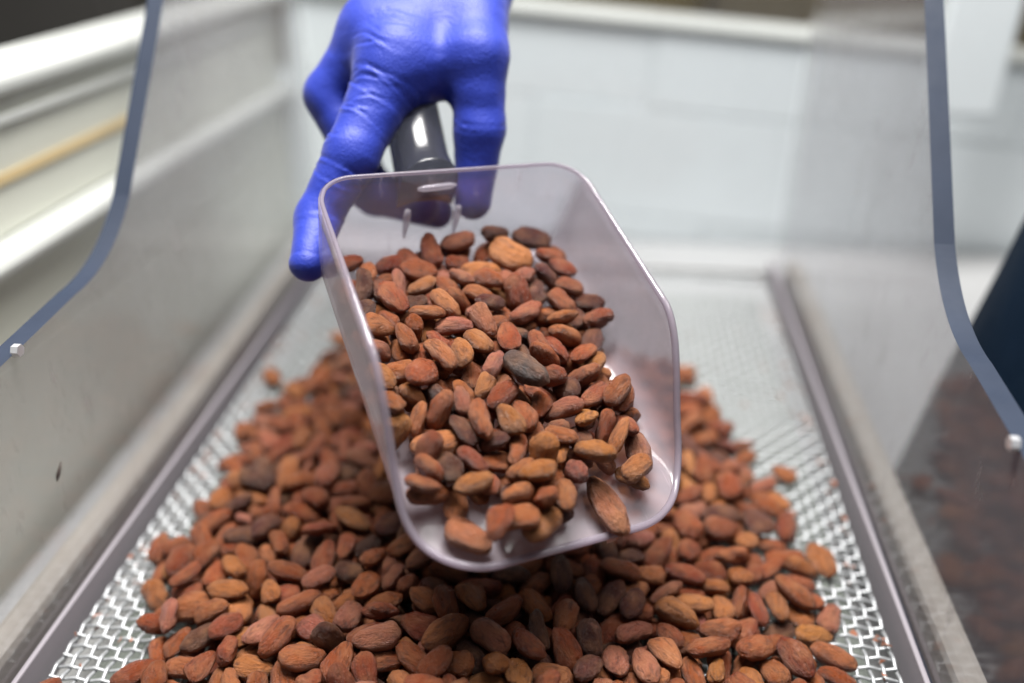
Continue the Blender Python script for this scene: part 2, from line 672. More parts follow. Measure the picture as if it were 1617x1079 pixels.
def handle_mesh():
    # a hollow rounded grip, open underneath, rising gently away from the back wall
    hw, hh, wall = .0118, .0230, .0015
    sec = []
    for i in range(13):
        a = math.pi * i / 12
        sec.append((-hw * math.cos(a), (hh - .011) + .011 * math.sin(a)))
    sec = [(-hw, 0), (-hw, .006)] + sec + [(hw, .006), (hw, 0)]
    ring = sec + [(hw * .4, .0025), (-hw * .4, .0025)]
    V, F = [], []
    n = len(ring)
    ys = [0, .003, .007, .012] + [.02 + .0088 * i for i in range(12)] + [.1205]
    for j, y in enumerate(ys):
        k = 1 + .16 * max(0, 1 - y / .010) if j < len(ys) - 1 else .86
        for x, z in ring:
            V.append((-.006 + x * k + .12 * y, (.1600 + .009) + y, .0195 + z * k + .22 * y + (.0 if y > .02 else 0)))
    for j in range(len(ys) - 1):
        for i in range(n):
            F.append((j * n + i, j * n + (i + 1) % n, (j + 1) * n + (i + 1) % n, (j + 1) * n + i))
    F.append(tuple(range(n)))
    F.append(tuple(range((len(ys) - 1) * n, len(ys) * n)))
    return fix(mesh(V, F))


hd = link('handle', handle_mesh(), M_handle, scoop, True)
# ribs that tie the handle to the back wall, whitened to paint their highlights
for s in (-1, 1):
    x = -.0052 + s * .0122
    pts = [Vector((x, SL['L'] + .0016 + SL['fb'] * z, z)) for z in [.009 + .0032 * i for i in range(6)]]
    link('rib_glint', tube(pts, [.0006, .0010, .0014, .0017, .0018, .0012], 10, False), M_rib_glint, scoop, True)
link('rib_glint', tube([Vector((x / 1000 - .0052, SL['L'] + .0019 + SL['fb'] * .036, .0362 + .00006 * x)) for x in (-9, -6, 0, 6, 9)], [.0007, .0014, .0015, .0014, .0007], 10, False), M_rib_glint, scoop, True)  # crossbar added in the shape of a horizontal highlight

# ================================================================== THE GLOVED HAND
JOINT = {
    'W1': (-0.04807, 0.52891, 0.29658, 0.027),
    'W2': (-0.06949, 0.5324, 0.2964, 0.027),
    'F1': (-0.06458, 0.62021, 0.36953, 0.036),
    'F2': (-0.09112, 0.62965, 0.37062, 0.034),
    'I0': (-0.052, 0.41134, 0.22568, 0.0159),
    'I1': (-0.06771, 0.37693, 0.19198, 0.0121),
    'I2': (-0.08094, 0.36168, 0.16731, 0.01),
    'I3': (-0.07964, 0.33814, 0.15598, 0.0082),
    'T00': (-0.02422, 0.4631, 0.25731, 0.019),
    'T0': (-0.01616, 0.41613, 0.22772, 0.0145),
    'T1': (-0.0136, 0.40389, 0.19736, 0.0115),
    'T2': (-0.0163, 0.3949, 0.16555, 0.0088),
    'V0': (-0.04524, 0.41619, 0.22079, 0.012),
    'V1': (-0.02387, 0.41937, 0.22259, 0.012),
    'M0': (-0.06438, 0.42881, 0.23437, 0.017),
    'M1': (-0.0884, 0.42047, 0.20754, 0.012),
    'M2': (-0.0659, 0.39733, 0.16856, 0.0095),
    'M3': (-0.04117, 0.39516, 0.16229, 0.0085),
    'R0': (-0.06798, 0.45852, 0.23662, 0.015),
    'R1': (-0.09347, 0.44396, 0.20106, 0.0105),
    'R2': (-0.06927, 0.41464, 0.15899, 0.009),
    'R3': (-0.03546, 0.40468, 0.15567, 0.008),
    'P0': (-0.07154, 0.47884, 0.24264, 0.014),
    'P1': (-0.09662, 0.46253, 0.19777, 0.0095),
    'P2': (-0.07463, 0.43651, 0.15786, 0.008),
    'P3': (-0.05223, 0.42435, 0.15269, 0.0075),
}


def glove_mesh():
    Jp = {k: np.array(v[:3]) for k, v in JOINT.items()}
    Jr = {k: v[3] for k, v in JOINT.items()}
    caps = []

    def cap(a, b, ra=None, rb=None):
        caps.append((Jp[a], Jp[b], Jr[a] if ra is None else ra, Jr[b] if rb is None else rb))
    groups = []

    def grp(k, *pairs):
        groups.append((k, [(Jp[a], Jp[b], ra, rb) for a, b, ra, rb in pairs]))

    def seq(names):
        return [(a, b, Jr[a], Jr[b]) for a, b in zip(names, names[1:])]
    # palm mass
    grp(.012, ('W1', 'I0', .024, .0145), ('W2', 'M0', .024, .0145), ('W2', 'R0', .023, .0135), ('W2', 'P0', .022, .012),
        ('W1', 'T00', .024, .0175), ('I0', 'T00', .0135, .017), ('M0', 'T00', .013, .016), ('W1', 'F1', .027, .036), ('W2', 'F2', .027, .034),
        ('W1', 'W2', .026, .026), ('F1', 'F2', .035, .034), ('I0', 'M0', .0145, .0145), ('V0', 'V1', .0125, .0125), ('V0', 'T00', .012, .015))
    grp(.004, *seq(['I0', 'I1', 'I2', 'I3']))
    grp(.004, *seq(['T00', 'T0', 'T1', 'T2']))
    grp(.004, *seq(['M0', 'M1', 'M2', 'M3']))
    grp(.004, *seq(['R0', 'R1', 'R2', 'R3']))
    grp(.004, *seq(['P0', 'P1', 'P2', 'P3']))

    def d_cap(P, c):
        a, b, ra, rb = c
        ab = b - a
        t = np.clip(((P - a) @ ab) / (ab @ ab), 0, 1)
        t2 = t * t * (3 - 2 * t) * .35 + t * .65
        return np.linalg.norm(P - (a + t[:, None] * ab), axis=1) - (ra + (rb - ra) * t2)

    def smin(a, b, k):
        h = np.clip(.5 + .5 * (b - a) / k, 0, 1)
        return b + (a - b) * h - k * h * (1 - h)

    def sdf(P):
        tot = None
        for gi, (k, cs) in enumerate(groups):
            d = None
            for c in cs:
                e = d_cap(P, c)
                d = e if d is None else smin(d, e, k)
            if tot is None:
                tot = d
            else:
                tot = smin(tot, d, .009 if gi in (1, 2) else .006)
        return tot
    allp = np.array(list(Jp.values()))
    lo, hi = allp.min(0) - .045, allp.max(0) + .045
    # surface nets on a grid
    h = .0024
    dims = np.ceil((hi - lo) / h).astype(int) + 1
    gx, gy, gz = [lo[i] + h * np.arange(dims[i]) for i in range(3)]
    G = np.stack(np.meshgrid(gx, gy, gz, indexing='ij'), -1).reshape(-1, 3)
    D = np.concatenate([sdf(G[i:i + 200000]) for i in range(0, len(G), 200000)]).reshape(dims)
    neg = D < 0
    c = neg[:-1, :-1, :-1].astype(int)
    cnt = np.zeros(dims - 1, int)
    for dx in (0, 1):
        for dy in (0, 1):
            for dz in (0, 1):
                cnt += neg[dx:dims[0] - 1 + dx, dy:dims[1] - 1 + dy, dz:dims[2] - 1 + dz]
    act = (cnt > 0) & (cnt < 8)
    idx = -np.ones(dims - 1, int)
    cells = np.argwhere(act)
    idx[act] = np.arange(len(cells))
    P = lo + (cells + .5) * h
    F = []
    for ax in range(3):
        o1, o2 = [(1, 2), (2, 0), (0, 1)][ax]
        sl0 = [slice(None)] * 3
        sl1 = [slice(None)] * 3
        sl0[ax] = slice(0, -1)
        sl1[ax] = slice(1, None)
        ch = neg[tuple(sl0)] != neg[tuple(sl1)]
        for e in np.argwhere(ch):
            if e[o1] == 0 or e[o2] == 0 or e[o1] >= dims[o1] - 1 or e[o2] >= dims[o2] - 1:
                continue
            q = []
            for a, b in ((0, 0), (-1, 0), (-1, -1), (0, -1)):
                k = e.copy()
                k[o1] += a
                k[o2] += b
                q.append(int(idx[tuple(k)]))
            if min(q) < 0:
                continue
            if not neg[tuple(e)]:
                q = q[::-1]
            F.append(tuple(q))

    def grad(P):
        e = 2e-4
        g = np.stack([(sdf(P + e * v) - sdf(P - e * v)) / (2 * e) for v in np.eye(3)], 1)
        return g / (np.linalg.norm(g, axis=1, keepdims=True) + 1e-9)
    me0 = mesh(P, F)
    tmp = bpy.data.objects.new('tmp', me0)
    COL.objects.link(tmp)
    tmp.modifiers.new('s', 'SUBSURF').levels = 1
    ev = bpy.data.meshes.new_from_object(tmp.evaluated_get(bpy.context.evaluated_depsgraph_get()))
    bpy.data.objects.remove(tmp)
    P = np.array([v.co for v in ev.vertices])
    F = [tuple(p.vertices) for p in ev.polygons]
    for _ in range(5):
        g = grad(P)
        P = P - g * np.clip(sdf(P), -h, h)[:, None]
    g = grad(P)
    # creases in the taut rubber: across the finger base, at the knuckles, soft pulls over the hand
    disp = np.zeros(len(P))
    rng = np.random.RandomState(3)

    def crease(a, b, ts, amp, wid, reach):
        ab = Jp[b] - Jp[a]
        L = np.linalg.norm(ab)
        u = ab / L
        t = ((P - Jp[a]) @ u)
        rad = np.linalg.norm(P - Jp[a] - np.outer(np.clip(t, 0, L), u), axis=1)
        wv = np.cross(u, [0.2, .5, .8])
        wv /= np.linalg.norm(wv)
        side = (P - Jp[a]) @ wv
        for tt in ts:
            ph = rng.uniform(0, 6)
            sl = rng.uniform(-.4, .4)
            am = amp * rng.uniform(.3, 1.5)
            d = t - tt * L - .0010 * np.sin(side * 260 + ph) - sl * side
            fade = np.exp(-((side - rng.uniform(-.009, .009)) / rng.uniform(.005, .011)) ** 2) * (rad < reach)
            disp[:] += fade * am * (-np.exp(-(d / wid) ** 2) + .7 * np.exp(-((d - 1.9 * wid) / (1.2 * wid)) ** 2))
    crease('I0', 'I1', list(np.sort(rng.uniform(-.35, 1.1, 24))), .00046, .00072, .024)
    crease('I1', 'I2', list(rng.uniform(-.05, 1.0, 9)), .00035, .0007, .018)
    crease('I2', 'I3', list(rng.uniform(.1, 1.1, 6)), .0003, .0007, .016)
    crease('T0', 'T1', [.0, .3, .55, .85, .93, 1.0], .0003, .0008, .022)
    crease('M0', 'M1', list(rng.uniform(.0, .9, 6)), .0002, .0008, .022)
    for i in range(len(P)):
        v = Vector(P[i])
        disp[i] += .0005 * noise.noise(v * 55) + .0003 * noise.noise(Vector((v.x * 60, v.y * 160, v.z * 160)))
    P = P + g * disp[:, None]
    return fix(mesh(P, F))


gh = empty('gloved_hand', tuple(JOINT['I0'][:3]), "person's right hand in a bright blue rubber glove gripping the clear scoop by its handle", 'hand')
gm = glove_mesh()
gv = link('glove', gm, M_glove, gh, True)
gv.matrix_parent_inverse = Matrix.Translation(-Vector(JOINT['I0'][:3]))

# ================================================================== COCOA BEANS
VAR = [
    {'a': 0.01077, 'b': 0.006477, 'c': 0.005413, 'taper': 0.1862, 'bend': 0.06538, 'flat': 0.2306, 'pt': 2.175, 'ph': 4.191},
    {'a': 0.01148, 'b': 0.006365, 'c': 0.005561, 'taper': -0.01283, 'bend': 0.008505, 'flat': 0.06164, 'pt': 2.612, 'ph': 5.165},
    {'a': 0.009429, 'b': 0.005842, 'c': 0.004691, 'taper': 0.1799, 'bend': 0.0708, 'flat': 0.0399, 'pt': 2.828, 'ph': 1.249},
    {'a': 0.01076, 'b': 0.005733, 'c': 0.004302, 'taper': 0.1691, 'bend': -0.04601, 'flat': 0.05387, 'pt': 2.985, 'ph': 7.852},
    {'a': 0.01004, 'b': 0.006742, 'c': 0.005055, 'taper': 0.1227, 'bend': -0.047, 'flat': 0.2352, 'pt': 2.737, 'ph': 8.699},
    {'a': 0.01137, 'b': 0.005941, 'c': 0.004806, 'taper': -0.0001705, 'bend': -0.0594, 'flat': 0.01628, 'pt': 2.406, 'ph': 5.428},
    {'a': 0.009407, 'b': 0.0064, 'c': 0.004773, 'taper': 0.03439, 'bend': 0.08189, 'flat': 0.1202, 'pt': 2.418, 'ph': 4.331},
    {'a': 0.01095, 'b': 0.005649, 'c': 0.005665, 'taper': -0.03451, 'bend': 0.06746, 'flat': 0.2112, 'pt': 2.165, 'ph': 7.09},
    {'a': 0.01021, 'b': 0.006279, 'c': 0.004313, 'taper': -0.02879, 'bend': -0.05201, 'flat': 0.2388, 'pt': 2.317, 'ph': 6.802},
    {'a': 0.01145, 'b': 0.006719, 'c': 0.004782, 'taper': 0.04515, 'bend': 0.02019, 'flat': 0.1939, 'pt': 2.242, 'ph': 6.736},
    {'a': 0.0106, 'b': 0.00651, 'c': 0.0032, 'taper': 0.187, 'bend': -0.07085, 'flat': 0.08519, 'pt': 2.5, 'ph': 8.263},
    {'a': 0.0116, 'b': 0.004929, 'c': 0.0046, 'taper': 0.03499, 'bend': 0.16, 'flat': 0.04437, 'pt': 2.4, 'ph': 1.34},
    {'a': 0.01, 'b': 0.006138, 'c': 0.004, 'taper': -0.02835, 'bend': 0.24, 'flat': 0.1334, 'pt': 2.3, 'ph': 2.136},
    {'a': 0.0098, 'b': 0.005952, 'c': 0.005, 'taper': 0.26, 'bend': -0.0783, 'flat': 0.229, 'pt': 2.1, 'ph': 4.442},
]


def bean_co(v, u, w_):
    t = -math.cos(u)
    s = max(0., 1 - abs(t) ** v['pt']) ** .5
    k = 1 - v['taper'] * t
    x = v['a'] * t
    y = v['b'] * s * k * math.cos(w_) + v['bend'] * v['a'] * (t * t - .4)
    z = v['c'] * s * (1 - .6 * v['taper'] * t) * math.sin(w_)
    if z < 0:
        z *= 1 - v['flat']
    return x, y, z


def bean_mesh(i, nu=17, nw=22):
    v = VAR[i]
    V = []
    seed = Vector((i * 7.3, i * 3.1, 1.7))
    rings = []
    for a in range(nu + 1):
        u = math.pi * a / nu
        if a in (0, nu):
            rings.append([len(V)])
            V.append(bean_co(v, u, 0))
        else:
            r = []
            for b in range(nw):
                r.append(len(V))
                V.append(bean_co(v, u, 2 * math.pi * b / nw))
            rings.append(r)
    F = []
    for a in range(nu):
        A, B = rings[a], rings[a + 1]
        for b in range(nw):
            c = (b + 1) % nw
            if len(A) == 1:
                F.append((A[0], B[c], B[b]))
            elif len(B) == 1:
                F.append((A[b], A[c], B[0]))
            else:
                F.append((A[b], A[c], B[c], B[b]))
    out = []
    co = []
    for p in V:
        p = Vector(p)
        n = Vector((p.x / v['a'] ** 2, p.y / v['b'] ** 2, p.z / v['c'] ** 2))
        n.normalize()
        q = p * 1000
        d = .00085 * noise.noise(Vector((q.x * .16, q.y * .22, q.z * .22)) + seed)
        d += .00042 * noise.noise(Vector((q.x * .18, q.y * .62, q.z * .62)) + seed * 2)
        d += .00022 * noise.noise(q * .9 + seed)
        rg = 1 - abs(noise.noise(Vector((q.x * .10, q.y * .33, q.z * .33)) + seed * 3)) * 7
        d -= .00042 * max(0, rg)
        if i >= 11:
            d += .0010 * noise.noise(Vector((q.x * .13, q.y * .16, q.z * .16)) + seed * 5)
            d -= .0006 * max(0, abs(noise.noise(Vector((q.x * .2, q.y * .5, q.z * .5)) + seed * 7)) - .15)
        out.append(p + n * d)
        co.append(q * .1)
    me = mesh(out, F)
    fix(me)
    at = me.attributes.new('bean_co', 'FLOAT_VECTOR', 'POINT')
    at.data.foreach_set('vector', [c for p in co for c in p])
    me.polygons.foreach_set('use_smooth', [True] * len(me.polygons))
    return me


PAL = {
    'tan': [(.335, .118, .034), (.345, .124, .042), (.300, .098, .026)],
    'red': [(.218, .048, .013), (.238, .058, .017), (.185, .036, .013), (.258, .072, .021), (.230, .058, .024)],
    'pink': [(.285, .098, .060), (.275, .090, .050)],
    'slate': [(.062, .046, .038)],
    'dark': [(.064, .021, .013), (.056, .021, .015), (.074, .020, .015)],
}
BMESH = [bean_mesh(i) for i in range(len(VAR))]
for me in BMESH:
    me.materials.append(M_bean)
rnd = random.Random(23)


def tone(cls):
    c = rnd.choice(PAL[cls])
    f = rnd.uniform(.82, 1.15)
    return (c[0] * f, c[1] * f * rnd.uniform(.90, 1.10), c[2] * f * rnd.uniform(.85, 1.15), 1)


CLS = 'red', 'tan', 'dark', 'pink', 'slate'


def place_bean(b, label, group):
    o = bpy.data.objects.new('cocoa_bean', BMESH[b[0]])
    COL.objects.link(o)
    o.location = b[2:5]
    o.rotation_mode = 'QUATERNION'
    o.rotation_quaternion = b[5:9]
    o.scale = (b[1],) * 3 if isinstance(b[1], (int, float)) else b[1]
    o.color = tone(CLS[b[9]])
    return tag(o, label, 'cocoa bean', group)


